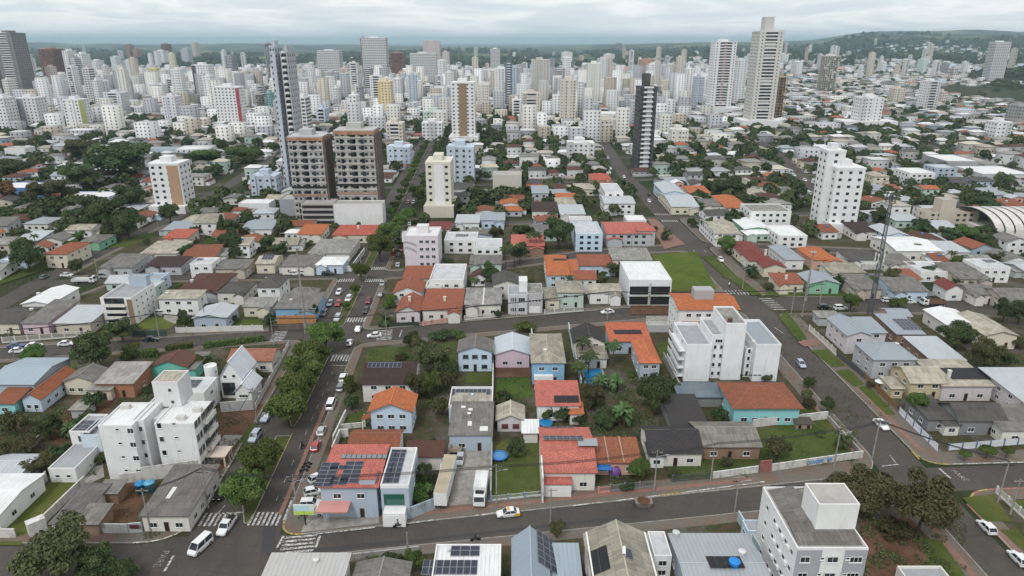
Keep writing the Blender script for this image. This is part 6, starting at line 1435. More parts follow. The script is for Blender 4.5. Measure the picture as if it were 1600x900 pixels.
gwall('pink street wall of the brown tiled house', [(660, 510), (722, 501)], 1.4, (.6, .36, .3)); gwall('white street fence of the beige duplex', [(726, 501), (786, 495)], 1.5, wh, fence='bars', name='fence', cat='fence')
gwall('dark hedge fence of the pink corner house', [(592, 512), (655, 509)], 1.3, (.04, .06, .04), fence='solid', name='fence', cat='fence')
gwall('white street fence of the beige hip roofed house', [(851, 492), (912, 487)], 1.6, wh, fence='bars', name='fence', cat='fence')
gwall('white block wall along the third street and avenue', [(437, 428), (549, 425), (570, 396)], 2.2, (.66, .68, .7))
gwall('blue posted white fence of the charcoal house', [(1404, 646), (1464, 706)], 1.7, (.66, .68, .72), fence='solid', name='fence', cat='fence', pcol=(.12, .16, .26))
gwall('white panelled wall behind the topiary trees', [(1480, 705), (1610, 694)], 1.7, (.6, .62, .65), fence='solid', name='fence', cat='fence', pcol=(.12, .16, .24))
gwall('white fence of the blue grey roofed house', [(1264, 517), (1306, 556)], 1.8, wh, fence='bars', name='fence', cat='fence')
gwall('brown board fence beside the verge', [(1350, 592), (1401, 643)], 1.6, (.22, .13, .07), fence='boards', name='fence', cat='fence')
gwall('dark garden fence of the slate hip roofed house', [(1308, 558), (1352, 594)], 1.5, (.08, .09, .1), fence='solid', name='fence', cat='fence')
gwall('white railing fence of the corner lawn at the right edge', [(1556, 772), (1610, 822)], 1.6, wh, fence='bars', name='fence', cat='fence')
gwall('grey garden wall of the south hedge', [(552, 876), (655, 864)], 1.2, gy); gwall('blue stained wall beside the brown gate', [(1152, 815), (1186, 872)], 2.2, (.4, .5, .54))
gwall('wooden fence behind the mint green house corner', [(1330, 462), (1460, 463)], 1.6, (.36, .36, .36), fence='boards', name='fence', cat='fence')
gwall('long white wall near the mast', [(1340, 422), (1420, 421)], 2.0, wh)
# ================================================================ vehicles
def loft(b, st, m=0, caps=True):                 # st: list of rings (same length) joined along x
    k = len(b.v); n_ = len(st[0])
    for r_ in st: b.v += [tuple(p) for p in r_]
    for i in range(len(st)-1):
        for j in range(n_):
            j2 = (j+1) % n_; b.f.append((k+i*n_+j, k+(i+1)*n_+j, k+(i+1)*n_+j2, k+i*n_+j2)); b.m.append(m); b.uv.append([(0, 0)]*4)
    if caps: b.face(st[0], m); b.face(st[-1][::-1], m)
def ring(x, w, z0, z1, s=.93): zm = z0+(z1-z0)*.55; return [(x, -w*.93, z0), (x, -w, zm), (x, -w*s, z1), (x, w*s, z1), (x, w, zm), (x, w*.93, z0)]
CARS = {}
def car_kind(k, L, w, belt, roofz, cab, rr=.31, hood=None):
    h = L/2; b = MB()
    st = [(-h, .90, .35, belt-.16), (-h+.12, .97, .25, belt-.02), (cab[0]+.1, 1, .2, belt), (cab[3]-.1, 1, .2, belt-.02), (cab[3]+.35, .99, .2, belt-.1), (h-.25, .95, .24, belt-.24), (h, .86, .34, belt-.36)]
    loft(b, [ring(x, w*f, z0, z1) for x, f, z0, z1 in st]); body = b.mesh('body', [CARPAINT])
    b = MB(); a0, a1, a2, a3 = cab; wb, wt = w*.91, w*.74          # a0..a3: base rear, top rear, top front, base front
    loft(b, [[(a0, -wb, belt-.02), (a0, wb, belt-.02), (a3, wb, belt-.04), (a3, -wb, belt-.04)], [(a1, -wt, roofz), (a1, wt, roofz), (a2, wt, roofz), (a2, -wt, roofz)]]); gl = b.mesh('glass_house', [GLASS])
    b = MB(); b.box(a1-.06, a2+.06, -wt-.04, wt+.04, roofz-.02, roofz+.05, 0, True)
    for x0, x1 in ((a0, a1), (a3, a2), ((a0+a3)/2, (a1+a2)/2)):
        for s_ in (-1, 1): b.tube((x0, s_*(wb+.005), belt), (x1, s_*(wt+.01), roofz), .055, .045, 4)
    rf = b.mesh('roof_panel', [CARPAINT])
    b = MB(); b.tube((0, -.1, 0), (0, .1, 0), rr, rr, 12); b.tube((0, .1, 0), (0, -.1, 0), rr, rr, 12); b.tube((0, -.105, 0), (0, .105, 0), rr*.6, rr*.6, 8, 1); b.tube((0, .105, 0), (0, -.105, 0), rr*.6, rr*.6, 8, 1); wl = b.mesh('wheel', [RUBBER, METAL])
    b = MB(); b.box(-.05, .03, -.17, .17, -.07, .07, 0, True); hl = b.mesh('headlight', [LAMPW]); tl = MB(); tl.box(-.03, .05, -.13, .13, -.1, .1, 0, True); tl = tl.mesh('tail_light', [LAMPR])
    CARS[k] = (L, w, belt, body, gl, rf, wl, hl, tl, rr)
car_kind('hatch', 3.95, .85, .93, 1.47, (-1.9, -1.45, .15, .85)); car_kind('sedan', 4.4, .87, .92, 1.43, (-1.65, -1.0, .25, 1.0)); car_kind('suv', 4.4, .92, 1.05, 1.66, (-2.1, -1.8, .35, .95), .36); car_kind('pickup', 5.1, .93, 1.05, 1.7, (-.55, -.4, .75, 1.3), .38); car_kind('van', 4.7, .95, 1.1, 2.0, (-2.28, -2.2, 1.0, 1.75), .35)
PAINTS = dict(white=(.72, .72, .72), silver=(.42, .44, .46), grey=(.16, .17, .18), black=(.012, .013, .015), red=(.36, .025, .02), dred=(.2, .02, .03), blue=(.03, .07, .2), sblue=(.35, .42, .5), taxi=(.72, .72, .72), brown=(.12, .07, .05), lblue=(.3, .45, .55))
KN = dict(hatch='hatchback', sedan='sedan car', suv='off-road car', pickup='pickup truck', van='van')
def car(k, x, y, rz, col, label, group=None, simple=False, cat='car'):
    L, w, belt, body, gl, rf, wl, hl, tl, rr = CARS[k]; r = root('parked_car' if 'parked' in label else 'car', (x, y, .12), label, {'van': 'van', 'pickup': 'pickup truck'}.get(k, cat), group, rz); c = PAINTS[col]
    add('body', body, r, c); add('glass_house', gl, r); add('roof_panel', rf, r, c)
    if k == 'pickup': b = MB(); b.box(-2.45, -.65, -.75, .75, .98, 1.1, 0, True); b.build('cargo_bed', DARK, r)
    if not simple:
        for sx in (-1, 1):
            for sy in (-1, 1): add('wheel', wl, r, None, (sx*L*.31, sy*(w-.1), rr))
        for sy in (-1, 1): add('headlight', hl, r, None, (L/2-.1, sy*w*.62, belt-.3)); add('tail_light', tl, r, None, (-L/2+.04, sy*w*.7, belt-.2))
    return r
S, Nn_, E1, W1 = -math.pi/2-.047, math.pi/2+.047, R(9), R(189)
E2, W2 = R(12.5), R(192.5)
C_ = [('pickup', 355, 826, S-.05, 'white', 'white double cab pickup driving over the first zebra crossing'), ('van', 314, 858, S-.28, 'white', 'white car with canopy turning left at the junction'), ('sedan', 346, 775, S, 'black', 'black parked car at the kerb near the first median tree'),
 ('suv', 417, 655, S, 'sblue', 'pale blue parked car left of the avenue median gap'), ('suv', 399, 686, S, 'sblue', 'silver parked car below the median gap'), ('suv', 537, 594, Nn_, 'white', 'white parked off-road car below the second crossing'), ('suv', 533, 609, Nn_, 'grey', 'dark grey parked car behind the white off-road car'), ('van', 518, 636, Nn_, 'white', 'white parked van by the orange roofed house'),
 ('hatch', 503, 677, Nn_, 'silver', 'silver grey parked car on the avenue'), ('hatch', 494, 701, Nn_, 'red', 'red parked hatchback on the avenue'), ('hatch', 497, 751, Nn_-.9, 'white', 'white car parked under the salmon roof'), ('hatch', 491, 772, R(20), 'white', 'white car parked beside the entrance canopy'), ('suv', 487, 792, R(5), 'white', 'white off-road car with dark roof window at the corner court'), ('suv', 512, 803, R(2), 'white', 'white off-road car behind the corner billboard'), ('suv', 549, 802, R(182), 'black', 'black off-road car parked before the corner building'),
 ('sedan', 794, 806, W1, 'white', 'white and yellow taxi car on the cross street'), ('hatch', 719, 722, S, 'silver', 'small grey parked car in the truck yard'), ('hatch', 723, 682, R(10), 'silver', 'pale parked car under the workshop roof edge'), ('hatch', 830, 684, R(80), 'black', 'black parked car under the white carport'),
 ('hatch', 560, 517, Nn_, 'white', 'white car entering the second crossing'), ('hatch', 547, 538, Nn_, 'white', 'white car waiting before the second crossing'), ('sedan', 585, 527, W2, 'white', 'white sedan leaving the right arm of the second crossing'), ('hatch', 576, 473, S, 'dred', 'dark red car driving on the avenue right lane'), ('hatch', 572, 488, S, 'black', 'black car behind the dark red car'), ('hatch', 595, 463, Nn_, 'grey', 'grey parked car at the avenue kerb by the pink house'),
 ('hatch', 530, 459, S, 'white', 'white car below the left zebra crossing'), ('suv', 545, 470, S, 'white', 'white off-road car beside the small median tree'), ('hatch', 516, 477, S, 'sblue', 'pale blue car in the left lane'), ('hatch', 529, 477, S, 'red', 'red car in the left carriageway queue'), ('hatch', 507, 492, S, 'grey', 'dark grey parked car in the left lane near the orange wall'), ('suv', 528, 500, S, 'silver', 'silver car at the head of the left queue'),
 ('hatch', 622, 416, Nn_, 'silver', 'silver parked car beside the pale pink block'), ('hatch', 614, 398, Nn_, 'red', 'red parked car beyond the pale pink block corner'), ('hatch', 623, 400, Nn_, 'grey', 'grey parked car beside the pale pink block'), ('hatch', 627, 393, Nn_, 'dred', 'dark red parked car above the grey one'),
 ('suv', 461, 430, R(2), 'white', 'white parked car, left of two on the third street'), ('suv', 478, 429, R(2), 'white', 'white parked car, right of two on the third street'), ('suv', 512, 430, R(2), 'black', 'black parked car on the third street'), ('sedan', 29, 551, R(11), 'white', 'white car on the near side of the left cross street'), ('sedan', 54, 543, R(11), 'white', 'white parked car at the white street fence'), ('sedan', 104, 540, R(11), 'white', 'white parked car nearest the big dark tree'), ('sedan', 26, 543, R(11), 'blue', 'dark blue parked car at the left edge'), ('hatch', 121, 557, R(11), 'white', 'white parked car half hidden by the big dark tree'), ('sedan', 237, 533, R(10), 'black', 'black parked car on the left cross street'), ('suv', 254, 492, R(5), 'white', 'white car parked on the concrete court'),
 ('sedan', 949, 490, W2, 'white', 'white sedan on the second cross street below the open hall'), ('hatch', 1251, 572, -math.pi/2, 'sblue', 'pale blue parked car beside the white stepped block'), ('sedan', 1376, 667, -math.pi/2+.1, 'white', 'white sedan driving down the side street'), ('hatch', 1540, 828, math.pi/2, 'white', 'white parked hatchback at the corner lawn, upper one'), ('hatch', 1589, 877, math.pi/2, 'white', 'white parked hatchback at the bottom right edge'), ('hatch', 1126, 408, -math.pi/2, 'white', 'white car at the kerb by the round corner tree'), ('hatch', 1014, 316, -math.pi/2, 'white', 'white car on the upper side street'), ('hatch', 1014, 306, math.pi/2, 'black', 'black car on the upper side street'), ('hatch', 954, 265, -math.pi/2, 'white', 'white car far up the side street near the black tower'), ('hatch', 975, 278, -math.pi/2, 'white', 'white car just below the black tower'), ('suv', 950, 248, -math.pi/2, 'silver', 'silver car far up the side street'),
 ('suv', 1288, 483, R(0), 'black', 'black parked car by the grey prefab shed'), ('suv', 1313, 484, R(0), 'white', 'white parked car behind the round street tree'), ('hatch', 1386, 472, R(-3), 'white', 'white parked car left of the bright round bush'), ('sedan', 1420, 474, R(-3), 'white', 'white parked car right of the bright round bush'), ('hatch', 1395, 592, R(90), 'white', 'white car tucked in the slate house garden'),
 ('hatch', 70, 435, R(90), 'grey', 'grey car on the left parallel street'), ('sedan', 105, 432, R(5), 'white', 'white parked car at the grass triangle'), ('van', 166, 434, R(8), 'silver', 'silver parked van beside the white flatbed truck'), ('hatch', 880, 404, R(12), 'black', 'black parked car in front of the pale blue terraces'), ('hatch', 967, 385, R(10), 'white', 'white parked car below the coral villa'), ('sedan', 598, 445, Nn_, 'silver', 'silver car between the two upper crossings'), ('hatch', 640, 352, Nn_, 'white', 'white car on the avenue beside the maroon roof'), ('hatch', 665, 345, Nn_, 'grey', 'grey car on the avenue near the cream tower'), ('hatch', 646, 318, S, 'white', 'white car far along the avenue'), ('hatch', 638, 318, S, 'red', 'red car far along the avenue'), ('hatch', 1240, 275, -1.4, 'white', 'white parked car on the slanting street, upper'), ('hatch', 1257, 283, -1.4, 'white', 'white parked car on the slanting street, lower')]
for k, u, v, rz, col, lab in C_: car(k, *G(u, v), rz, col, lab, simple=v < 420)
# taxi markings
tx = [o for o in bpy.data.objects if o.get('label', '').startswith('white and yellow taxi')][0]; b = MB(); b.box(-.2, .2, -.35, .35, 1.48, 1.68, 0, True); b.build('roof_sign', PAINT, tx, (.7, .35, .02)); b = MB(); b.box(-2.15, -1.2, -.885, .885, .3, .85, 0, True); b.build('yellow_panel', PAINT, tx, (.65, .36, .02))
# trucks
def truck(u, v, rz, label, L, H, cab=True, col=(.72, .72, .72), top=(.72, .72, .72), kind='box', name='truck'):
    x, y = G(u, v); r = root(name, (x, y, .22), label, 'truck', None, rz)
    if kind == 'box':
        b = MB(); b.box(-L/2, L/2, -1.25, 1.25, 1.0, H, 0, True); b.build('cargo_box', PAINT, r, col); b = MB(); b.box(-L/2+.05, L/2-.05, -1.2, 1.2, H, H+.04); b.build('box_top', SLAB, r, top)
        for k in range(int(L/1.2)): b = MB(); b.box(-L/2+.6+k*1.2, -L/2+.66+k*1.2, -1.29, 1.29, 1.05, H-.05, 0, True); b.build('box_rib', PAINT, r, tuple(q*.85 for q in col))
    elif kind == 'bed': b = MB(); b.box(-L/2, L/2, -1.25, 1.25, 1.0, 1.2, 0, True); b.box(-L/2, L/2, -1.25, -1.17, 1.2, 1.9, 0, True); b.box(-L/2, L/2, 1.17, 1.25, 1.2, 1.9, 0, True); b.box(-L/2, -L/2+.08, -1.17, 1.17, 1.2, 1.9, 0, True); b.build('cargo_bed', PAINT, r, col)
    b = MB(); b.box(-L/2, L/2+(1.9 if cab else 0), -.45, .45, .7, 1.0, 0, True); b.build('chassis', DARK, r)
    if cab:
        b = MB(); loft(b, [[(L/2+.15, -1.15, .6), (L/2+.15, 1.15, .6), (L/2+2.1, 1.15, .6), (L/2+2.1, -1.15, .6)], [(L/2+.15, -1.15, 1.5), (L/2+.15, 1.15, 1.5), (L/2+2.05, 1.15, 1.5), (L/2+2.05, -1.15, 1.5)], [(L/2+.2, -1.08, 2.5), (L/2+.2, 1.08, 2.5), (L/2+1.65, 1.08, 2.5), (L/2+1.65, -1.08, 2.5)]]); b.build('cab', CARPAINT, r, (.72, .72, .72))
        b = MB(); b.face([(L/2+2.06, -1.0, 1.55), (L/2+2.06, 1.0, 1.55), (L/2+1.72, .95, 2.4), (L/2+1.72, -.95, 2.4)]); b.build('windscreen', GLASS, r)
        for sy in (-1, 1): b = MB(); b.box(L/2+.7, L/2+1.6, sy*1.13-.02, sy*1.13+.03, 1.55, 2.2, 0, True); b.build('side_window', GLASS, r)
        b = MB(); b.box(L/2+.2, L/2+.8, -.8, .8, 2.5, 2.9, 0, True); b.build('cooling_unit', DARK, r)
    wl = CARS['pickup'][6]
    for sx in ([-L*.36, -L*.2]+([L/2+1.2] if cab else [L*.3])):
        for sy in (-1, 1): add('wheel', wl, r, None, (sx, sy*1.1, .42), 0, (1.25, 1.6, 1.25))
    return r
truck(697, 766, R(86), 'long white semi trailer with beige weathered top', 13, 3.9, False, (.7, .7, .69), (.42, .36, .26), name='semi_trailer')
truck(752, 772, S, 'white refrigerated box truck facing the street', 5.6, 3.4); truck(714, 706, R(88), 'old rusty flatbed body in the truck yard', 4.2, 2, False, (.3, .25, .19), kind='bed', name='flatbed_trailer')
truck(1462, 478, R(178), 'white cab tipper truck with brown body on the right cross street', 6, 2.4, True, (.16, .1, .07), kind='bed'); truck(128, 443, R(4), 'white flatbed truck on the left parallel street', 6, 2, True, (.6, .6, .6), kind='bed')
truck(1538, 300, R(100), 'white truck parked by the long grey warehouse', 5, 3.2)
# ================================================================ motorcycles and riders
def moto(u, v, rz, label, rider=None, col=(.02, .02, .02)):
    x, y = G(u, v); r = root('motorcycle', (x, y, .12), label, 'motorcycle', None, rz)
    for sx in (-.65, .65):
        b = MB(); b.tube((sx, -.06, .3), (sx, .06, .3), .3, .3, 12); b.tube((sx, .06, .3), (sx, -.06, .3), .3, .3, 12); b.build('wheel', RUBBER, r)
    b = MB(); loft(b, [[(-.75, -.1, .62), (-.75, .1, .62), (-.75, .08, .78), (-.75, -.08, .78)], [(-.1, -.15, .45), (-.1, .15, .45), (-.1, .12, .8), (-.1, -.12, .8)], [(.35, -.14, .5), (.35, .14, .5), (.35, .12, .95), (.35, -.12, .95)], [(.55, -.05, .7), (.55, .05, .7), (.55, .05, .95), (.55, -.05, .95)]]); b.build('body', CARPAINT, r, col)
    b = MB(); b.tube((.65, 0, .3), (.42, 0, 1.05), .05, .05, 6); b.tube((.42, -.35, 1.05), (.42, .35, 1.05), .03, .03, 6); b.build('fork', METAL, r)
    if rider:
        lab, shirt = rider; me = bpy.data.meshes.new('person'); vs = [(-.15, 0, .85), (-.1, 0, 1.1), (-.02, 0, 1.4), (.0, 0, 1.52), (.04, 0, 1.68), (.02, -.2, 1.4), (.02, .2, 1.4), (.2, -.3, 1.18), (.2, .3, 1.18), (.42, -.3, 1.08), (.42, .3, 1.08), (-.1, -.14, .84), (-.1, .14, .84), (.28, -.2, .8), (.28, .2, .8), (.12, -.2, .38), (.12, .2, .38), (.26, -.2, .34), (.26, .2, .34)]
        es = [(0, 1), (1, 2), (2, 3), (3, 4), (2, 5), (2, 6), (5, 7), (6, 8), (7, 9), (8, 10), (0, 11), (0, 12), (11, 13), (12, 14), (13, 15), (14, 16), (15, 17), (16, 18)]; rad = [.15, .15, .17, .06, .12, .08, .08, .055, .055, .045, .045, .1, .1, .075, .075, .055, .055, .05, .05]
        me.from_pydata(vs, es, []); o = bpy.data.objects.new('person', me); COL.objects.link(o); md = o.modifiers.new('skin', 'SKIN'); sv = me.skin_vertices[0].data if me.skin_vertices else None
        if sv is None:
            bpy.context.view_layer.objects.active = o; bpy.ops.mesh.customdata_skin_add(); sv = me.skin_vertices[0].data
        for i, q in enumerate(rad): sv[i].radius = (q, q)
        sv[0].use_root = True; o.modifiers.new('sub', 'SUBSURF').levels = 1; me.materials.append(PAINT); o.color = (*shirt, 1); o.location = (x, y, .12); o.rotation_euler = (0, 0, rz); tag(o, lab, 'person')
        b = MB(); b.lathe([(0, 1.58), (.1, 1.6), (.15, 1.7), (.14, 1.8), (.08, 1.87), (0, 1.89)], 10, 0, (.04, 0)); b.build('helmet', CARPAINT, o, (.03, .03, .03), smooth=True)
moto(743, 846, E1, 'motorcycle riding along the cross street', ('person in dark jacket riding a motorcycle on the cross street', (.05, .05, .08)))
moto(622, 825, W1, 'motorcycle near the kerb of the cross street', ('person in grey on a motorcycle near the kerb', (.12, .12, .13)))
moto(473, 700, Nn_, 'motorcycle driving up the avenue beside the red car', ('person in black riding up the avenue', (.03, .03, .03)))
moto(1139, 448, 1.5, 'motorcycle on the side street above the zebra crossing', ('person in white shirt riding on the side street', (.6, .6, .6)))
for k, (u, v) in enumerate(((475, 738), (478, 733), (481, 728))): moto(u, v, R(12), ('nearest', 'middle', 'farthest')[k]+' of three parked motorcycles at the avenue kerb')
# ================================================================ poles, lamps, wires
def pole(u, v, h, label, arms=2, lamp=False, r0=.17):
    x, y = G(u, v); r = root('utility_pole', (x, y, .1), label, 'pole'); b = MB(); b.tube((0, 0, 0), (0, 0, h), r0, r0*.62, 8); b.build('post', CONC, r)
    for k in range(arms):
        b = MB(); b.box(-1.1, 1.1, -.06, .06, h-.5-k*.9, h-.38-k*.9, 0, True)
        for i in (-1, -.4, .4, 1): b.tube((i, 0, h-.38-k*.9), (i, 0, h-.2-k*.9), .05, .03, 6)
        b.build('crossarm', DARK if k else CONC, r)
    if lamp: b = MB(); b.tube((0, 0, h-1.5), (1.6, -.4, h-.8), .05, .04, 6); b.box(1.5, 2.2, -.55, -.3, h-.85, h-.72, 0, True); b.build('lamp_arm', METAL, r)
    return Vector((x, y, h))
PL = [pole(*a) for a in ((236, 832, 9.5, 'utility pole at the corner of the dirt yard', 2, False), (326, 795, 9.5, 'utility pole on the avenue pavement by the fibre roofed corner house', 2, True), (402, 662, 9.5, 'utility pole on the avenue below the chapel-like house', 2, True), (466, 813, 10, 'utility pole at the corner billboard', 2, True), (776, 792, 9.5, 'utility pole before the trampoline lawn', 2, True), (1022, 768, 9.5, 'utility pole before the black roofed cottage', 2, True), (1110, 754, 9.5, 'utility pole at the cottage lawn corner', 1, False), (1302, 733, 10, 'utility pole at the graffiti wall', 2, True), (1362, 719, 10, 'street lamp pole on the side street corner', 1, True), (1558, 787, 10, 'utility pole on the corner lawn', 2, False), (1578, 805, 8, 'slim pole behind the corner lawn', 1, False), (605, 535, 9.5, 'utility pole at the second crossing', 2, True), (24, 563, 9.5, 'utility pole on the left cross street', 2, True), (322, 510, 9, 'street lamp at the white fence', 0, True), (250, 532, 9, 'street lamp by the black parked car', 0, True), (428, 540, 9, 'street lamp at the avenue end of the hedge', 0, True), (949, 500, 10, 'utility pole on the second cross street', 2, True), (1236, 492, 9, 'utility pole at the overgrown street corner', 2, True), (1253, 496, 9, 'second utility pole at the overgrown street corner', 2, False), (1280, 478, 9, 'utility pole opposite the prefab shed', 2, False), (860, 820, 8, 'thin pole in front of the beige roof', 1, False), (1147, 806, 9, 'utility pole on the south pavement', 2, True), (638, 869, 5, 'short sign pole on the south kerb', 0, False), (155, 440, 9, 'utility pole at the white flatbed truck', 2, False), (248, 362, 9, 'utility pole beside the left parallel street', 2, False), (1160, 452, 9, 'utility pole on the grass verge', 2, True), (986, 395, 9, 'utility pole by the coral villa', 2, False), (565, 426, 8, 'street lamp at the upper crossing', 0, True))]
def wire(a, c, label, sag=.6, group='overhead wires'):
    cu = bpy.data.curves.new('overhead_wire', 'CURVE'); cu.dimensions = '3D'; cu.bevel_depth = .035; cu.materials.append(DARK)
    for off in (-1, -.4, .4, 1):
        sp = cu.splines.new('POLY'); sp.points.add(10)
        for i in range(11): t = i/10; p = a+(c-a)*t; sp.points[i].co = (p.x+off*.0, p.y+off*.35, p.z-.2-sag*4*t*(1-t), 1)
    o = bpy.data.objects.new('overhead_wire', cu); COL.objects.link(o); tag(o, label, 'wire', group); o['kind'] = 'stuff'
for a, c in ((0, 1), (1, 2), (1, 3), (3, 4), (4, 5), (5, 6), (6, 7), (7, 8), (16, 11), (16, 17), (17, 19), (11, 15), (15, 14), (14, 12), (8, 9)): wire(PL[a], PL[c], 'dark overhead wires strung between utility poles')
# tall street masts and the lattice mast
for u, v, h, lab in ((478, 521, 28, 'very tall slim mast beside the orange wall'), (1259, 470, 18, 'tall slim mast behind the mint green house corner')):
    x, y = G(u, v); r = root('tall_mast', (x, y, .1), lab, 'mast'); b = MB(); b.tube((0, 0, 0), (0, 0, h), .45, .16, 10); b.build('post', CONC, r)
    b = MB(); b.lathe([(.2, h-.6), (1.1, h-.5), (1.1, h-.3), (.2, h-.2)], 10); b.build('head_frame', METAL, r)
x, y = G(1358, 490); r = root('lattice_mast', (x, y, .1), 'tall dark lattice antenna mast with dishes beside the right cross street', 'mast'); hM = 40.5
for k in range(3):
    a = R(90+120*k); b = MB(); b.tube((.9*math.cos(a), .9*math.sin(a), 0), (.45*math.cos(a), .45*math.sin(a), hM), .2, .14, 6); b.build('leg', mat('galvanised', lambda n, b: P(b, (.1, .11, .12), .6, .4, .3)), r)
MG = MATS['galvanised']
b = MB()
for s_ in range(27):
    z0, z1 = s_*1.5, s_*1.5+1.5; r0, r1 = .9-.45*z0/hM, .9-.45*z1/hM
    for k in range(3): a, c = R(90+120*k), R(210+120*k); b.tube((r0*math.cos(a), r0*math.sin(a), z0), (r1*math.cos(c), r1*math.sin(c), z1), .075, .075, 4, 0, False); b.tube((r1*math.cos(a), r1*math.sin(a), z1), (r1*math.cos(c), r1*math.sin(c), z1), .07, .07, 4, 0, False)
tag(b.build('lattice_bracing', MG, r), kind='stuff')
for z_ in (18, 19.2, 37.5, 39):
    for k in range(4): a = R(45+90*k); b = MB(); b.box(-.14, .14, -.1, .1, 0, 1.7, 0, True); b.build('antenna_panel', WHITE if z_ < 30 else MG, r, None, (1.3*math.cos(a), 1.3*math.sin(a), z_), a)
b = MB(); b.lathe([(1.6, 38.6), (1.7, 38.7), (1.6, 38.8)], 16); b.lathe([(1.6, 37.4), (1.7, 37.5), (1.6, 37.6)], 16); b.tube((0, 0, hM), (0, 0, hM+3), .06, .03, 6); b.build('head_frame', MG, r)
# ================================================================ yard things
def pool(u, v, w, d_, label, z=.28, round_=False):
    x, y = G(u, v); r = root('swimming_pool', (x, y, .2), label, 'pool'); b = MB()
    if round_: b.lathe([(w/2, 0), (w/2, 1.0), (w/2-.12, 1.0), (w/2-.12, .8), (0, .8)], 20); b.build('rim', PAINT, r, (.05, .2, .5)); q = MB(); q.lathe([(w/2-.13, .82), (0, .82)], 20); q.build('water', WATER, r)
    else: b.box(-w/2-.5, w/2+.5, -d_/2-.5, d_/2+.5, 0, .12); b.build('pool_edge', CONC, r); q = MB(); q.face([(-w/2, -d_/2, .14), (w/2, -d_/2, .14), (w/2, d_/2, .14), (-w/2, d_/2, .14)]); q.build('water', WATER, r)
pool(928, 590, 5, 9, 'rectangular swimming pool among palms'); pool(852, 667, 3.4, 3, 'round blue pool behind the salmon roof', round_=True)
x, y = G(780, 718); r = root('trampoline', (x, y, .2), 'round blue trampoline on the lawn beside the truck yard', 'trampoline'); b = MB(); b.lathe([(1.9, .8), (1.9, .9), (1.4, .95), (1.4, .85)], 20); b.build('pad', PAINT, r, (.04, .17, .5)); b = MB(); b.lathe([(1.4, .86), (0, .84)], 20); b.build('bed', PAINT, r, (.1, .25, .5))
for k in range(6): b = MB(); b.tube((1.8*math.cos(k*1.047), 1.8*math.sin(k*1.047), 0), (1.8*math.cos(k*1.047), 1.8*math.sin(k*1.047), .8), .04, .04, 6); b.build('leg', METAL, r)
for k, (u, v) in enumerate(((222, 770), (236, 769))):
    x, y = G(u, v); b = MB(); b.lathe([(0, 0), (.85, 0), (1.0, 2.0), (1.08, 2.05), (1.05, 2.2), (.4, 2.45), (0, 2.5)], 20); r = b.build('water_drum', PAINT, None, (.03, .2, .42) if k == 0 else (.12, .35, .5), (x, y, .2), smooth=True); tag(r, ('deep blue', 'paler blue')[k]+' water drum standing in the dirt yard', 'water drum'); q = MB(); q.lathe([(.35, 2.44), (.35, 2.58), (0, 2.6)], 12); q.build('lid', PAINT, r, (.1, .3, .5))
x, y = G(478, 822); r = root('billboard', (x, y, .2), 'small green and blue billboard on a post at the corner', 'billboard'); b = MB(); b.tube((0, 0, 0), (0, 0, 3.2), .14, .14, 8); b.build('post', DARK, r); b = MB(); b.box(-1.9, 1.9, -.1, .1, 2.4, 4.6, 0, True); b.build('board', PAINT, r, (.62, .66, .62)); b = MB(); b.box(-1.85, 1.85, -.125, -.105, 2.45, 3.2, 0, True); b.build('green_band', PAINT, r, (.45, .6, .12)); b = MB(); b.box(-1.85, 1.0, -.125, -.105, 3.25, 4.5, 0, True); b.build('blue_band', PAINT, r, (.45, .62, .66))
x, y = G(942, 742); r = root('tarp_awning', (x, y, .2), 'bright blue tarpaulin awning beside the rust sheds', 'awning'); b = MB(); b.slab([(-1.5, -1.8, 2.3), (1.5, -1.8, 2.2), (1.3, 1.8, 2.8), (-1.5, 1.8, 2.9)], .04); b.build('sheet', PAINT, r, (.03, .16, .45))
for sx in (-1.4, 1.3): b = MB(); b.tube((sx, -1.7, 0), (sx, -1.7, 2.2), .05, .05, 6); b.build('post', METAL, r)
x, y = G(960, 742); r = root('play_dome', (x, y, .2), 'purple inflatable play dome in the garden by the tarpaulin', 'play dome'); b = MB(); b.lathe([(1.2, 0), (1.4, .6), (1.2, 1.4), (.6, 1.9), (0, 2.0)], 16); b.build('dome', PAINT, r, (.16, .07, .26), smooth=True)
for k in range(6): b = MB(); a = k*1.047; b.tube((1.32*math.cos(a), 1.32*math.sin(a), .1), (.65*math.cos(a), .65*math.sin(a), 1.88), .1, .1, 6); b.build('seam_tube', PAINT, r, (.35, .24, .42))
x, y = G(1005, 790); r = root('rubbish_skip', (x, y, .1), 'open skip of rubble standing at the kerb of the cross street', 'skip'); b = MB(); loft(b, [[(-1.2, -.8, 0), (1.2, -.8, 0), (1.2, .8, 0), (-1.2, .8, 0)], [(-1.7, -.95, 1.1), (1.7, -.95, 1.1), (1.7, .95, 1.1), (-1.7, .95, 1.1)]]); b.build('bin', PAINT, r, (.2, .17, .15)); b = MB(); b.lathe([(1.3, 1.1), (.8, 1.35), (0, 1.4)], 9); b.build('rubble', DIRT, r)
x, y = G(1253, 668); r = root('garden_shed', (x, y, .2), 'tiny brown garden shed on the walled grass lot', 'shed'); b = MB(); b.box(-1.8, 1.8, -1, 1, 0, 1.5); b.build('wall', PLASTER, r, (.3, .24, .17)); b = MB(); b.slab([(-2.1, -1.3, 1.5), (2.1, -1.3, 1.5), (2.1, 1.3, 1.9), (-2.1, 1.3, 1.9)], .1); b.build('roof', FIBRE, r, (.16, .13, .1))
for sx in (-1, 1): b = MB(); b.box(sx-.35, sx+.35, -1.04, -1.01, .1, 1.0); b.build('opening_shade', DARK, r)  # flat dark panels painted as the shade inside the shed
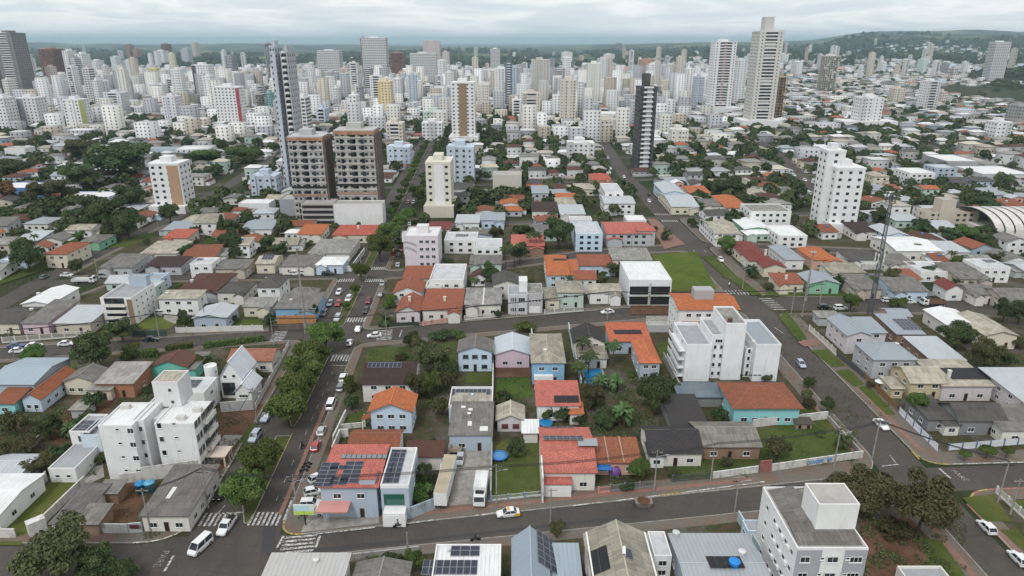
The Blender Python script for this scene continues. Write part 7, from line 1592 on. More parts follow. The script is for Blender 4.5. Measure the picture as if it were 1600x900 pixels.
for u, v, lab in ((1374, 608, 'white garden parasol on the verge garden'), (587, 668, 'blue round water tank lid by the orange roofed house')):
    x, y = G(u, v); r = root('garden_parasol' if 'parasol' in lab else 'water_tank', (x, y, .2), lab, 'parasol' if 'parasol' in lab else 'water tank'); b = MB()
    if 'parasol' in lab: b.tube((0, 0, 0), (0, 0, 2.4), .04, .04, 6); b.build('pole', METAL, r); b = MB(); b.lathe([(1.5, 2.0), (0, 2.6)], 8); b.build('canopy', PAINT, r, (.7, .7, .68))
    else: b.lathe([(.9, 0), (1.1, 1.0), (1.15, 1.1), (.4, 1.35), (0, 1.36)], 16); b.build('drum', PAINT, r, (.1, .3, .5))
# ================================================================ towers
TW_MARK = []
def tower(u, vb, vt, wp, style, col, label, dep=None, top=None, stripe=None, cat='tower block', joined=True, group=None, slab=(.7, .7, .69), side=None, podium=None, yw=None, nc=None, bays=True, adj=True):
    y = yw or G(u, vb)[1]; s_ = FPX/depth(y); w = wp/s_; x = xat(u, y); z1 = zat(y, vt)-hz(x, y); dp = dep or max(9, w*.75); sd_ = dp*abs(x)/(y+dp)*(adj and vb < 320); wt_ = w; w = max(.5*w, w-sd_); x += (wt_-w)/2*(1 if x > 0 else -1)
    d = Bd('apartment_tower', label, cat, x, y+dp/2, group); d.detail = False; a, b_ = w/2, dp/2; d.foot(-a-1, a+1, -b_-1, b_+1); TW_MARK.append((u, (vb+vt)/2, label))
    if style == 'raw': slab, nc = (.45, .44, .42), 7
    nf = max(3, int(z1/3.05)); fh = z1/nf; n_ = nc or max(2, int(w/3.6)); ns = max(2, int(dp/4)); sgn = 1 if x < 0 else -1
    if style == 'skel':
        b = MB(); b.box(-a+1.6, a-1.6, -b_+2, b_-2, 0, z1); b.build('core', RAWCONC, d.r, tuple(q*.35 for q in col)); b = MB()
        for f in range(nf+1): b.box(-a, a, -b_, b_, f*fh-.15, f*fh+.25, 0, True)
        tag(b.build('floor_slab', RAWCONC, d.r, col), kind='stuff'); b = MB(); c2 = MB()
        for i in range(n_+1):
            q = -a+.25+(w-.5)*i/n_
            for yy in (-b_+.2, b_-.2): b.box(q-.22, q+.22, yy-.2, yy+.2, 0, z1)
        for i in range(1, ns): q = -b_+dp*i/ns; b.box(sgn*a-.2, sgn*a+.2, q-.22, q+.22, 0, z1)
        tag(b.build('column', RAWCONC, d.r, col), kind='stuff')
        for f in range(nf):
            for i in range(n_):
                if random.random() < .55: q0 = -a+w*i/n_; c2.box(q0+.3, q0+w/n_*random.choice((.45, .6, .98)), -b_+.25, -b_+.4, f*fh+.25, f*fh+(fh-.2)*random.choice((.35, .98, .98)))
        if c2.f: tag(c2.build('infill_wall', RAWCONC, d.r, tuple(q*.85 for q in col)), kind='stuff')
    else:
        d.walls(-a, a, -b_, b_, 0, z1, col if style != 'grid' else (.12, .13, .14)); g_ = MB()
        def wq(face, t, z, ww, hh):
            if face == 'F': g_.face([(t-ww/2, -b_-.05, z), (t+ww/2, -b_-.05, z), (t+ww/2, -b_-.05, z+hh), (t-ww/2, -b_-.05, z+hh)])
            else: q = sgn*(a+.05); g_.face([(q, t-sgn*ww/2, z), (q, t+sgn*ww/2, z), (q, t+sgn*ww/2, z+hh), (q, t-sgn*ww/2, z+hh)])
        if style != 'grid':
            for f in range(nf):
                for i in range(n_):
                    if style == 'balc' and .25 < (i+.5)/n_ < .75: continue
                    if style == 'blank' and i > 0 and f < nf-1: continue
                    wq('F', -a+w*(i+.5)/n_, f*fh+1.0, min(1.5, .5*w/n_), 1.25)
                for i in range(ns): wq('S', -b_+dp*(i+.5)/ns, f*fh+1.0, min(1.4, .42*dp/ns), 1.2)
            if style in ('balc', 'raw'):
                for f in range(nf):
                    for t_, k_ in ((0, .5),) if style == 'balc' else ((-.04, .14), (.2, .08), (-.33, .08)): random.random() < .85 and wq('F', t_*w, f*fh+.45, w*k_, fh*.68)
            tag(g_.build('glazing', GLASS, d.r), kind='stuff')
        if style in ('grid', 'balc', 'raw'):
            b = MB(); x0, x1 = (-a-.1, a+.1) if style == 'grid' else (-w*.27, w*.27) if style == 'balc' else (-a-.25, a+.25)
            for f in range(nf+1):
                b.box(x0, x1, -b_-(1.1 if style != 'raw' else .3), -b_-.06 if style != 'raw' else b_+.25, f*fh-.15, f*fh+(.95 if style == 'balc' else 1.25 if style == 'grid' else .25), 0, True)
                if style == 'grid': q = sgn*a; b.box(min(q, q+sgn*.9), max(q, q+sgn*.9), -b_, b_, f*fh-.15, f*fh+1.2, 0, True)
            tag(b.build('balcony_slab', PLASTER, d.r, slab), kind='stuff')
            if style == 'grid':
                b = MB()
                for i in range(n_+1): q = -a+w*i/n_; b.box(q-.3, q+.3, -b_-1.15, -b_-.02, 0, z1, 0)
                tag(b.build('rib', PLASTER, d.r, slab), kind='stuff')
    if style in ('win', 'balc') and w > 11 and bays and not stripe:                   # proud bays
        for t0, t1 in ((0, .24), (.76, 1)) if style == 'balc' else random.choice((((0, .3), (.7, 1)), ((.34, .66),), ((.0, .2), (.55, .8)))):
            b = MB(); b.box(-a+w*t0-.1, -a+w*t1+.1, -b_-.9, -b_-.07, 0, z1+random.choice((0, 1.5))); o_ = b.build('bay', PLASTER, d.r, (lambda s: tuple(min(.76, q*s) for q in col))(random.choice((.74, 1.06, 1.06)))); g_ = MB(); k_ = max(1, int(w*(t1-t0)/3.2))
            for f in range(nf):
                for i in range(k_): q = -a+w*t0+w*(t1-t0)*(i+.5)/k_; g_.face([(q-.6, -b_-.95, f*fh+1.05), (q+.6, -b_-.95, f*fh+1.05), (q+.6, -b_-.95, f*fh+2.2), (q-.6, -b_-.95, f*fh+2.2)])
            tag(g_.build('bay_glazing', GLASS, o_), kind='stuff')
    b = MB(); b.box(-a*.45, a*.3, -b_*.4, b_*.6, z1, z1+(top or 3.5)); b.build('roof_house', PLASTER, d.r, tuple(q*.95 for q in col))
    b = MB(); b.box(-a-.15, a+.15, -b_-.15, b_+.15, z1-.4, z1+.7); b.build('parapet', PLASTER, d.r, col)
    if stripe: t0, t1, sc = stripe; b = MB(); b.box(-a+w*t0, -a+w*t1, -b_-.3, -b_-.07, 0, z1-.5); b.build('coloured_band', PLASTER, d.r, sc)
    if side: b = MB(); q = sgn*a; b.box(min(q+sgn*.07, q+sgn*.3), max(q+sgn*.07, q+sgn*.3), -b_, -b_+dp*.5, 0, z1-.4); b.build('side_band', PLASTER, d.r, side)
    if podium: pw, ph_, pc = podium; b = MB(); b.box(-pw/2/s_, pw/2/s_, -b_-4, b_+3, 0, ph_); b.build('podium', PLASTER, d.r, pc); d.foot(-pw/2/s_, pw/2/s_, -b_-4, b_+3)
    return d
w_, g1, g2, be, br, pk_ = (.72, .72, .72), (.45, .47, .5), (.27, .28, .3), (.58, .53, .45), (.3, .18, .12), (.6, .5, .47)
rb_ = (.33, .17, .13)
TT = [
 (471, 300, 83, 20, 'balc', (.42, .44, .47), 'very tall slim blue grey slab tower left of centre', 16), (453.5, 300, 74, 15, 'blank', (.47, .51, .57), 'windowless blue grey flank of the very tall slab tower', 14),
 (489, 345, 216, 52, 'raw', (.44, .445, .45), 'left raw concrete tower under construction, twin of the orange topped one', 14), (563, 345, 206, 59, 'raw', (.44, .435, .42), 'right raw concrete tower under construction with orange top floors', 14),
 (687, 338, 256, 38, 'win', (.64, .62, .52), 'cream ten storey tower with blank white front strip on the avenue', 18), (722, 290, 232, 44, 'win', (.46, .54, .62), 'blue grey apartment building behind the cream tower', 16),
 (1002, 268, 138, 33, 'balc', (.035, .04, .05), 'black and grey slender tower with white balcony lines', 17), (1314, 362, 265, 44, 'win', w_, 'white slab tower right of the side street', 14), (1289, 358, 238, 27, 'blank', w_, 'taller windowless white shaft of the slab tower', 9),
 (268, 332, 258, 46, 'win', w_, 'white and brown eight storey tower in the left trees', 13), (726, 222, 130, 38, 'win', w_, 'white tower with broad brown stripe in the centre', 20), (420, 306, 277, 50, 'win', (.48, .55, .64), 'pale blue grey block left of the slab tower', 12),
 (626, 256, 231, 40, 'win', (.55, .62, .72), 'light blue four storey block behind the raw towers', 14), (1182, 202, 50, 48, 'balc', (.55, .53, .5), 'tallest beige grey tower on the right with blank crown', 24), (1120, 180, 66, 40, 'balc', w_, 'tall white tower with brown centre left of the tallest tower', 22),
 (40, 165, 52, 50, 'balc', (.17, .17, .17), 'big dark balcony tower on the far left', 30), (53, 160, 86, 28, 'win', (.6, .6, .58), 'pale tower in front of the big dark balcony tower', 20), (6, 165, 104, 16, 'win', be, 'beige tower at the left edge', 20), (22, 162, 114, 16, 'win', pk_, 'pinkish tower beside the beige edge tower', 20),
 (90, 130, 77, 42, 'skel', rb_, 'red brown skeleton tower behind the dark balcony tower', 40), (119, 150, 80, 16, 'win', w_, 'left white slab of the split white tower', 24), (140, 150, 85, 20, 'win', w_, 'right white slab of the split white tower', 24), (128, 151, 92, 9, 'grid', g2, 'dark balcony strip between the two white slabs', 20), (104, 156, 117, 32, 'balc', w_, 'short white tower before the split white tower', 18),
 (17, 206, 154, 34, 'win', w_, 'white ten storey block at the lower left edge', 18), (58, 202, 154, 50, 'win', (.66, .66, .66), 'wide white and grey block right of the edge block', 18), (128, 207, 157, 42, 'win', w_, 'white block with yellow green corner', 18), (187, 178, 146, 38, 'balc', (.6, .62, .66), 'grey white block of medium height on the left', 18), (202, 152, 127, 18, 'win', (.2, .32, .36), 'teal glass block behind the grey white block', 16),
 (275, 195, 152, 30, 'win', (.66, .64, .7), 'lilac white nine storey block', 16), (325, 162, 102, 34, 'win', w_, 'white tower with black left flank', 20), (366, 200, 137, 48, 'win', w_, 'white slab with maroon curved flank', 16), (366, 128, 88, 18, 'balc', (.2, .21, .22), 'dark tower above the maroon flank', 22), (355, 125, 80, 9, 'win', w_, 'thin white tower beside the dark one', 18),
 (309, 96, 67, 11, 'win', be, 'far beige tower on the left skyline', 40), (294, 100, 77, 18, 'win', g1, 'far grey tower on the left skyline', 40), (256, 108, 80, 24, 'win', w_, 'far white tower on the left skyline', 40), (264, 98, 69, 17, 'skel', rb_, 'far red brown tower on the left skyline', 40), (206, 100, 70, 12, 'win', br, 'far brown tower, left pair', 40), (217, 100, 77, 12, 'win', rb_, 'far red tower, left pair', 40), (184, 110, 89, 16, 'win', w_, 'white block below the far brown tower', 30), (202, 115, 95, 16, 'balc', g1, 'grey block below the far red tower', 30), (156, 120, 95, 22, 'win', w_, 'white block with dark side near the split tower', 26), (246, 135, 108, 20, 'win', (.66, .56, .33), 'yellow block in the left city', 20), (190, 138, 114, 20, 'win', be, 'tan block in the left city', 20),
 (480, 216, 154, 20, 'grid', w_, 'white horizontally striped block beside the slab tower', 16), (520, 138, 80, 38, 'grid', (.6, .6, .6), 'grey white gridded tower left of centre', 28), (590, 134, 60, 40, 'grid', w_, 'tall white gridded tower with brown flank at centre', 30), (572, 132, 60, 9, 'win', br, 'brown flank of the tall gridded tower', 28), (623, 118, 83, 24, 'skel', rb_, 'red brown tower right of the gridded tower', 30), (664, 134, 84, 42, 'grid', (.6, .62, .64), 'wide gridded tower with dark right part', 28), (676, 104, 64, 28, 'win', pk_, 'pinkish far tower above the wide gridded tower', 40), (698, 122, 82, 12, 'win', (.55, .48, .46), 'slim pinkish grey tower in the centre', 24),
 (578, 148, 108, 16, 'balc', g2, 'dark and white block below the gridded tower', 20), (541, 146, 108, 17, 'win', pk_, 'pink grey block left of centre', 20), (557, 203, 150, 17, 'win', w_, 'white tower with grey panels at the centre left', 16), (566, 184, 137, 12, 'win', g2, 'dark grey tower behind the grey panelled one', 16), (605, 184, 128, 24, 'win', (.68, .58, .36), 'cream and yellow tower', 18), (624, 165, 124, 13, 'win', w_, 'white slab right of the yellow tower', 18), (620, 228, 194, 30, 'balc', be, 'beige balcony block before the yellow tower', 16), (653, 156, 127, 14, 'balc', w_, 'white and blue block right of centre', 18),
 (781, 162, 108, 15, 'win', w_, 'white tower right of the brown striped tower', 18), (774, 120, 77, 14, 'grid', w_, 'tall thin white tower right of centre', 26), (795, 168, 100, 11, 'balc', (.12, .15, .22), 'dark blue and white tower', 18), (756, 175, 133, 18, 'win', (.66, .62, .56), 'pale block beside the brown striped tower', 18), (680, 203, 175, 36, 'win', (.5, .6, .53), 'pale green block in the centre', 14), (677, 220, 193, 34, 'win', w_, 'white low block before the pale green one', 14),
 (521, 143, 113, 22, 'win', g1, 'blue grey block under the gridded left tower', 18), (528, 168, 138, 12, 'win', w_, 'small white tower left of the grey panelled tower', 16), (506, 198, 171, 20, 'balc', (.5, .56, .66), 'blue white stepped block', 16), (425, 174, 146, 14, 'win', (.2, .38, .38), 'teal and white block behind the slab tower', 16), (409, 175, 148, 18, 'skel', (.4, .38, .36), 'grey skeleton block at the slab tower', 16), (425, 132, 68, 12, 'skel', g1, 'thin concrete shaft rising behind the slab tower', 20),
 (843, 160, 94, 28, 'win', (.5, .48, .44), 'grey beige tower in the right centre', 24), (806, 155, 108, 12, 'win', (.5, .24, .13), 'orange brown tower in the centre', 20), (873, 150, 108, 18, 'balc', (.3, .3, .32), 'dark and white tower', 20), (886, 195, 126, 26, 'win', (.6, .56, .48), 'beige tower with grid windows before the city', 16), (905, 190, 128, 10, 'win', w_, 'white flank beside the beige tower', 14), (926, 166, 100, 23, 'win', (.7, .69, .64), 'cream white tower in the right centre', 20), (966, 146, 114, 14, 'win', w_, 'white tower behind the black tower', 18), (1008, 130, 94, 24, 'win', (.45, .25, .18), 'red brown tower with an antenna', 24), (1050, 150, 126, 12, 'blank', (.6, .12, .16), 'bright pink red slab far right of centre', 18), (966, 86, 68, 10, 'win', (.2, .12, .14), 'far dark maroon tower on the skyline', 60), (979, 96, 81, 9, 'win', (.5, .38, .25), 'far tan tower on the skyline', 40), (951, 100, 85, 18, 'win', w_, 'far white block below the maroon tower', 40), (885, 98, 82, 18, 'win', w_, 'far white twin block', 40), (1072, 158, 108, 15, 'win', w_, 'white tower left of the blue grey tower', 18), (1088, 170, 121, 18, 'win', (.44, .48, .56), 'blue grey tower with dark top', 16), (1150, 164, 95, 22, 'win', (.6, .62, .64), 'pale towers between the two tallest', 20), (830, 183, 146, 28, 'balc', be, 'beige balcony tower right of centre', 16), (807, 184, 157, 14, 'balc', w_, 'white block left of the beige balcony tower', 16),
 (1212, 190, 121, 22, 'skel', (.4, .3, .22), 'brown skeleton tower right of the tallest tower', 18), (1289, 146, 88, 32, 'skel', (.6, .58, .54), 'pale skeleton tower with open floors', 22), (1548, 132, 72, 33, 'grid', w_, 'tall white gridded tower at the far right', 24), (1445, 174, 128, 32, 'balc', w_, 'white balcony tower on the right', 18), (1468, 168, 144, 15, 'win', pk_, 'pinkish block beside the white balcony tower', 16), (1350, 200, 154, 48, 'win', w_, 'white block with brown window bays on a podium', 18), (1438, 120, 93, 15, 'win', (.6, .68, .66), 'far white and teal tower', 26), (1376, 115, 97, 14, 'win', w_, 'far white block on the right hillside', 26), (1243, 120, 97, 18, 'win', w_, 'far white block right of the skeleton', 24), (1220, 104, 85, 20, 'win', w_, 'far white block behind the tallest tower', 40), (1398, 164, 139, 26, 'win', be, 'beige grey block right of centre on the right', 16), (1585, 196, 166, 32, 'win', (.3, .33, .31), 'grey green block at the right edge', 18), (1554, 222, 192, 42, 'win', w_, 'white low office at the right edge', 16), (1058, 232, 204, 32, 'win', (.66, .66, .6), 'white four storey block right of the black tower', 14), (906, 252, 225, 44, 'win', w_, 'white block with rooftop left of the black tower', 14), (946, 207, 188, 36, 'win', be, 'cream low block behind the black tower', 14), (1228, 330, 302, 1, 'win', w_, '', 9),
]
extra = {'white tower with broad brown stripe in the centre': dict(stripe=(.32, .66, (.25, .17, .09)), podium=(46, 5, w_)), 'tall white tower with brown centre left of the tallest tower': dict(stripe=(.42, .54, (.35, .2, .14)), podium=(60, 9, w_)), 'white and brown eight storey tower in the left trees': dict(stripe=(.6, .96, (.4, .25, .15)), podium=(56, 4, w_)), 'white slab with maroon curved flank': dict(stripe=(.86, 1.0, (.3, .03, .07)), podium=(52, 6, w_)), 'white tower with black left flank': dict(stripe=(0, .22, (.04, .04, .06))), 'cream ten storey tower with blank white front strip on the avenue': dict(stripe=(.34, .74, w_), podium=(46, 6, be)), 'black and grey slender tower with white balcony lines': dict(stripe=(.42, .72, (.36, .37, .4)), top=9, slab=w_), 'tallest beige grey tower on the right with blank crown': dict(top=14, podium=(62, 9, w_)), 'taller windowless white shaft of the slab tower': dict(bays=False, nc=1), 'white slab tower right of the side street': dict(bays=False, nc=3, podium=(48, 4.5, w_)), 'white block with brown window bays on a podium': dict(podium=(84, 7, w_)), 'wide white and grey block right of the edge block': dict(stripe=(.1, .4, g2)), 'white block with yellow green corner': dict(side=(.5, .52, .2)), 'cream and yellow tower': dict(stripe=(.0, .2, (.6, .42, .16))), 'beige tower with grid windows before the city': dict(podium=(40, 6, be))}
for t in TT:
    if not t[6]: continue
    tower(*t[:7], dep=t[7], **extra.get(t[6], {}))
# details of the raw twin towers: coloured floors, parking podium and white hoarding wall
for o in [o for o in COL.objects if 'raw concrete tower' in o.get('label', '')]:
    wl_ = [c for c in o.children if c.name.startswith('wall')][0]; xs = [v.co.x for v in wl_.data.vertices]; ys_ = [v.co.y for v in wl_.data.vertices]; zt_ = max(v.co.z for v in wl_.data.vertices); wl_.data.materials[0] = RAWCONC
    for z0, z1, c_ in ((.40, .425, (.03, .03, .03)), (.30, .33, (.36, .25, .2)))+(((.965, 1.005, (.42, .24, .16)),) if 'orange' in o['label'] else ()):
        b = MB(); b.box(min(xs)-.32, max(xs)+.32, min(ys_)-.34, max(ys_)+.3, zt_*z0, zt_*z1, 0, True); b.build('floor_band', RAWCONC, o, c_)
    b = MB(); b.box(max(xs)+.3, max(xs)+1.2, min(ys_), max(ys_), 0, zt_*.97); b.build('scaffold_net', RAWCONC, o, (.13, .11, .1))
def blk(name, label, cat, u0, u1, vb, vt, dep, col, rcol='conc', **k):
    um = (u0+u1)/2; d = Bd(name, label, cat, *G(um, vb), short=None); r_ = d.vol(u0, u1, vt, dep, base=vb, col=col, rcol=rcol, ph=.4); d.r_ = r_; return d
d = blk('parking_podium', 'grey open parking podium at the foot of the raw towers', 'podium', 470, 521, 352, 318, 10, (.4, .39, .37)); b = MB()
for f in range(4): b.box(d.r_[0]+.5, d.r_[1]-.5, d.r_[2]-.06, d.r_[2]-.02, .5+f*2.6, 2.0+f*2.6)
tag(b.build('deck_shade_strip', DARK, d.r), kind='stuff')  # near-black strips on the wall paint the shade between parking decks
blk('hoarding_hall', 'plain white windowless podium wall of the raw towers', 'podium', 521, 597, 352, 319, 8, w_)
blk('hall', 'grey blank hall left of the raw towers', 'hall', 436, 470, 338, 312, 12, (.3, .33, .36)); blk('hall', 'beige windowless hall with one dark stripe', 'hall', 770, 815, 302, 274, 14, (.56, .52, .46)); blk('school', 'long blue and white school building in the left trees', 'school', 100, 170, 322, 308, 14, (.5, .58, .68), 'white'); blk('hall', 'long blue walled hall with pale roof at the left edge', 'hall', -10, 66, 308, 294, 18, (.06, .16, .36), 'white'); blk('school', 'blue grey institute building behind the left wood', 'school', 205, 275, 248, 233, 12, (.4, .47, .56), 'metalb')
blk('hall', 'long white sheet roofed hall behind the black tower', 'hall', 918, 985, 190, 178, 30, w_, 'white'); blk('warehouse', 'long grey warehouse on the right street', 'warehouse', 1480, 1530, 268, 252, 30, (.3, .31, .32), 'white'); blk('warehouse', 'wide white roofed warehouse at the right', 'warehouse', 1535, 1612, 282, 272, 30, (.5, .52, .54), 'white'); blk('house', 'white two storey cube house at the left edge', 'house', 6, 38, 250, 232, 12, w_); blk('hall', 'white long hall left of the avenue trees', 'hall', 372, 420, 332, 318, 10, w_, 'white')
# ================================================================ label wording from neighbours
used = {o['label'] for o in COL.objects if o.get('label')}
MARKS = [(*pix(o.x, o.y, 3), o.r['label']) for o in HB if len(o.r['label'].split()) < 9]+[(u, v, l) for u, v, l in TW_MARK if len(l.split()) < 10]
def lab_for(desc, u, v):
    ms = sorted(MARKS, key=lambda m: (m[0]-u)**2+3*(m[1]-v)**2)
    for m in ms[:40]:
        du, dv = u-m[0], v-m[1]
        rel = ('right of' if du > 0 else 'left of') if abs(du) > 1.3*abs(dv) else ('below' if dv > 0 else 'behind')
        for pre in ('just ', ''):
            l = f'{desc} {pre}{rel} the {m[2]}'
            if len(l.split()) <= 16 and l not in used: used.add(l); return l
    return f'{desc} among the rooftops'
# ================================================================ random mid-rise towers of the centre
random.seed(23)
def clear(x0, x1, y0, y1, m=1.5):
    for a, c, e_, f in FOOT:
        if x0 < c+m and x1 > a-m and y0 < f+m and y1 > e_-m: return False
    return True
def seg_d(px_, py, a, c):
    vx, vy = c[0]-a[0], c[1]-a[1]; t = max(0, min(1, ((px_-a[0])*vx+(py-a[1])*vy)/(vx*vx+vy*vy))); return math.hypot(px_-a[0]-vx*t, py-a[1]-vy*t)
def offroad(x, y, m):
    for pts, w in ROADS:
        for a, c in zip(pts, pts[1:]):
            if min(a[1], c[1])-60 < y < max(a[1], c[1])+60 and seg_d(x, y, a, c) < w/2+m: return False
    return True
cn = [('white', w_), ('pale grey', (.56, .57, .58)), ('beige', be), ('cream', (.66, .6, .47)), ('blue grey', (.44, .5, .57)), ('pinkish', pk_), ('dark grey', g2), ('off-white', (.67, .66, .62)), ('tan', (.5, .4, .3))]
cnt = 0
for tr in range(5000):
    if cnt >= 195: break
    u = random.uniform(-20, 1130) if random.random() < .85 else random.uniform(1130, 1600); v = random.uniform(92, 172) if u < 1130 else random.uniform(92, 130); x, y = G(u, v); wd = random.uniform(11, 19); dp = random.uniform(11, 18)
    if not clear(x-wd/2, x+wd/2, y, y+dp, 3): continue
    nm, c = random.choice(cn[:1]*8+cn[7:8]*3+cn[:4]+cn); z1 = random.choice((18, 22, 26, 30, 36, 42, 50, 58)) if y > 900 else random.choice((12, 15, 18, 24)); zz = z1+hz(x, y)
    vt = pix(x, y, zz)[1]; st = random.choice(('win', 'win', 'win', 'balc', 'balc', 'grid')); s_ = FPX/depth(y)
    tower(u, v, vt, wd*s_, st, c, lab_for(f'{nm} '+{'win': 'mid-rise block', 'balc': 'balcony block', 'grid': 'striped block'}[st], u, (v+vt)/2), dep=dp, top=3, cat='apartment block', group='mid-rise blocks of the city centre', yw=y); cnt += 1
# ================================================================ mid-distance houses
RW = [('fib', 'grey', 8), ('fibl', 'pale grey', 5), ('fibd', 'charcoal', 4), ('rust', 'rust', 5), ('brick', 'terracotta', 6), ('brown', 'brown', 5), ('metal', 'silver', 4), ('metalb', 'blue grey', 2), ('white', 'white', 2), ('cream', 'cream', 3), ('orange', 'orange', 2), ('red', 'red', 1), ('beige', 'beige', 3)]
bag = [r for r in RW for _ in range(r[2])]; fbag = ['fib', 'fibl', 'fibd', 'fib', 'fibl', 'cream', 'cream', 'white', 'white', 'white', 'metal', 'beige', 'brown', 'brick', 'lgrey', 'grey', 'fib', 'fibd', 'fib', 'brown']; wbag = ['white']*9+['offw']*5+['cream']*2+['beige']*2+['grey']*4+['lblue', 'mint', 'bgrey', 'salmon']
KEEP = [(50, 76, 232, 286), (-176, -150, 250, 285), (-46, -34, 250, 262)]
FAR = []; cand = []
A0 = R(4)
for j in range(0, 84):
    for i in range(-50, 51):
        X, Y = i*14.2+random.uniform(-2.5, 2.5), 226+j*15+random.uniform(-3, 3); x, y = X, Y+X*.12
        if abs(x) > .8*y+30 or y < 226 or y > 1450: continue
        cand.append((y, x))
cand.sort(); nh = 0; tcount = 0; FT = []
for y, x in cand:
    a, b_ = random.uniform(4.4, 6.6), random.uniform(4.2, 6.4)
    if any(k[0] < x < k[1] and k[2] < y < k[3] for k in KEEP): continue
    if y < 620 and not offroad(x, y, 5.5): continue
    if not clear(x-a, x+a, y-b_, y+b_, .7):
        a, b_ = a*.6, b_*.6
        if not clear(x-a, x+a, y-b_, y+b_, .5): continue
        if random.random() < .5: FT.append((x, y)); continue
    if random.random() < (.2 if y < 800 else .13):
        FT += [(x+random.uniform(-5, 5), y+random.uniform(-5, 5)) for _ in range(4)]; continue
    big = y > 480 and random.random() < .09 and clear(x-13, x+13, y-9, y+12)
    if big: a, b_ = random.uniform(8, 13), random.uniform(7, 11)
    rm, rw, _ = random.choice(bag); wl = random.choice(wbag); rf = random.choice(('gx', 'gx', 'gy', 'gy', 'hip', 'hip', 'shed')) if rm != 'white' or random.random() < .5 else 'flat'; h = random.choice((2.9, 3.1, 3.3, 3.5, 5.6)); rh = random.uniform(1.0, 1.7)
    if nh < 205:
        u, v = pix(x, y, 3); ww = {'offw': 'off-white', 'lblue': 'pale blue', 'bgrey': 'blue grey'}.get(wl, wl)
        d = Bd('house', lab_for(f'{ww} {"two storey " if h > 5 else ""}house with {rw} {"hip " if rf == "hip" else ""}roof', u, v), 'house', x, y, 'mid-distance houses', R(random.uniform(-2, 9))); d.detail = False; d.foot(-a, a, -b_, b_)
        if rf == 'flat': d.walls(-a, a, -b_, b_, 0, h, WC[wl]); d.roof('flat', -a, a, -b_, b_, h, .4, rm); d.parapet(-a, a, -b_, b_, h, .4, WC[wl])
        else: d.walls(-a, a, -b_, b_, 0, h, WC[wl], 'box' if rf == 'hip' else rf, rh); d.roof(rf, -a, a, -b_, b_, h, rh, rm)
        d.rows(-a, a, -b_, b_, 0, h, 'F', 2+int(a > 5.5), 1 if h < 5 else 2, 1.3, 1.1, joined=True)
        if abs(x) > 15: d.rows(-a, a, -b_, b_, 0, h, 'R' if x < 0 else 'L', 2, 1 if h < 5 else 2, 1.2, 1.1, joined=True)
        if random.random() < .75:      # lean-to at the side or back
            s_ = random.choice((-1, 1)); w2, d2 = random.uniform(2, 3.4), b_*random.uniform(.5, .9); x0, x1 = (a, a+w2) if s_ > 0 else (-a-w2, -a); rm2 = random.choice(('fib', 'fibl', 'fibd', 'metal', 'brown', 'cream')); yo = random.uniform(-.4, .4)*b_
            d.walls(x0, x1, yo-d2, yo+d2, 0, 2.4, WC[random.choice(wbag)], name='lean_to_wall'); d.roof('shed', x0, x1, yo-d2, yo+d2, 2.4, .5, rm2, .25, name='lean_to_roof'); d.foot(x0, x1, yo-d2, yo+d2)
        if random.random() < .3: d.tank_at(random.uniform(-.4, .4)*a, b_*.3, h+rh*.7, random.choice(((.03, .2, .5), (.5, .5, .5))), .8)
        nh += 1
    else:
        FOOT.append((x-a, x+a, y-b_, y+b_)) if y < 700 else None
        if y > 420: rm = random.choice(fbag)
        if big: FAR.append((x, y, a, b_, random.choice((5, 6.5, 9)), 0, random.choice(((.62, .62, .6), (.4, .4, .41), (.5, .53, .56))), random.choice((WC['white'], WC['grey'], WC['offw'])), True)); FOOT.append((x-a, x+a, y-b_, y+b_)); continue
        if y > 600 and -.78 < x/y < .3 and random.random() < .2+.12*(y > 900):
            FAR.append((x, y, random.uniform(4.5, 7.5), random.uniform(5, 8), random.choice((9, 10, 12, 13, 15, 18, 22, 28)+((34, 42) if y > 850 else ())), 0, random.choice(((.5, .5, .49), (.36, .36, .37), (.6, .6, .58))), WC[random.choice(('white', 'white', 'offw', 'offw', 'grey', 'grey', 'beige'))], True)); continue
        FAR.append((x, y, a, b_, h if random.random() < .8 else 8, rh, COLS[rm], WC[wl], rf == 'flat'))
        if y < 900: FAR.append((x+random.uniform(-1, 1), y-b_-random.uniform(2, 3.5), 6.4, .1, random.uniform(1.4, 2.2), 0, WC['grey'], WC[random.choice(('offw', 'white', 'grey', 'beige', 'dgrey'))], True)); FAR.append((x+7, y, .1, 7, 1.8, 0, WC['grey'], WC[random.choice(('offw', 'white', 'grey'))], True))
        if random.random() < .7: FAR.append((x+random.choice((-1, 1))*(a+1.4), y+random.uniform(-3, 3), 1.7, b_*.7, 2.4, .4, COLS[random.choice(fbag)], WC[random.choice(wbag)], random.random() < .6))
    for _ in range(3 if y < 800 else 1):
        if random.random() < .95: FT.append((x+random.choice((-1, 1))*(a+2.2), y+random.uniform(-6, 6)))
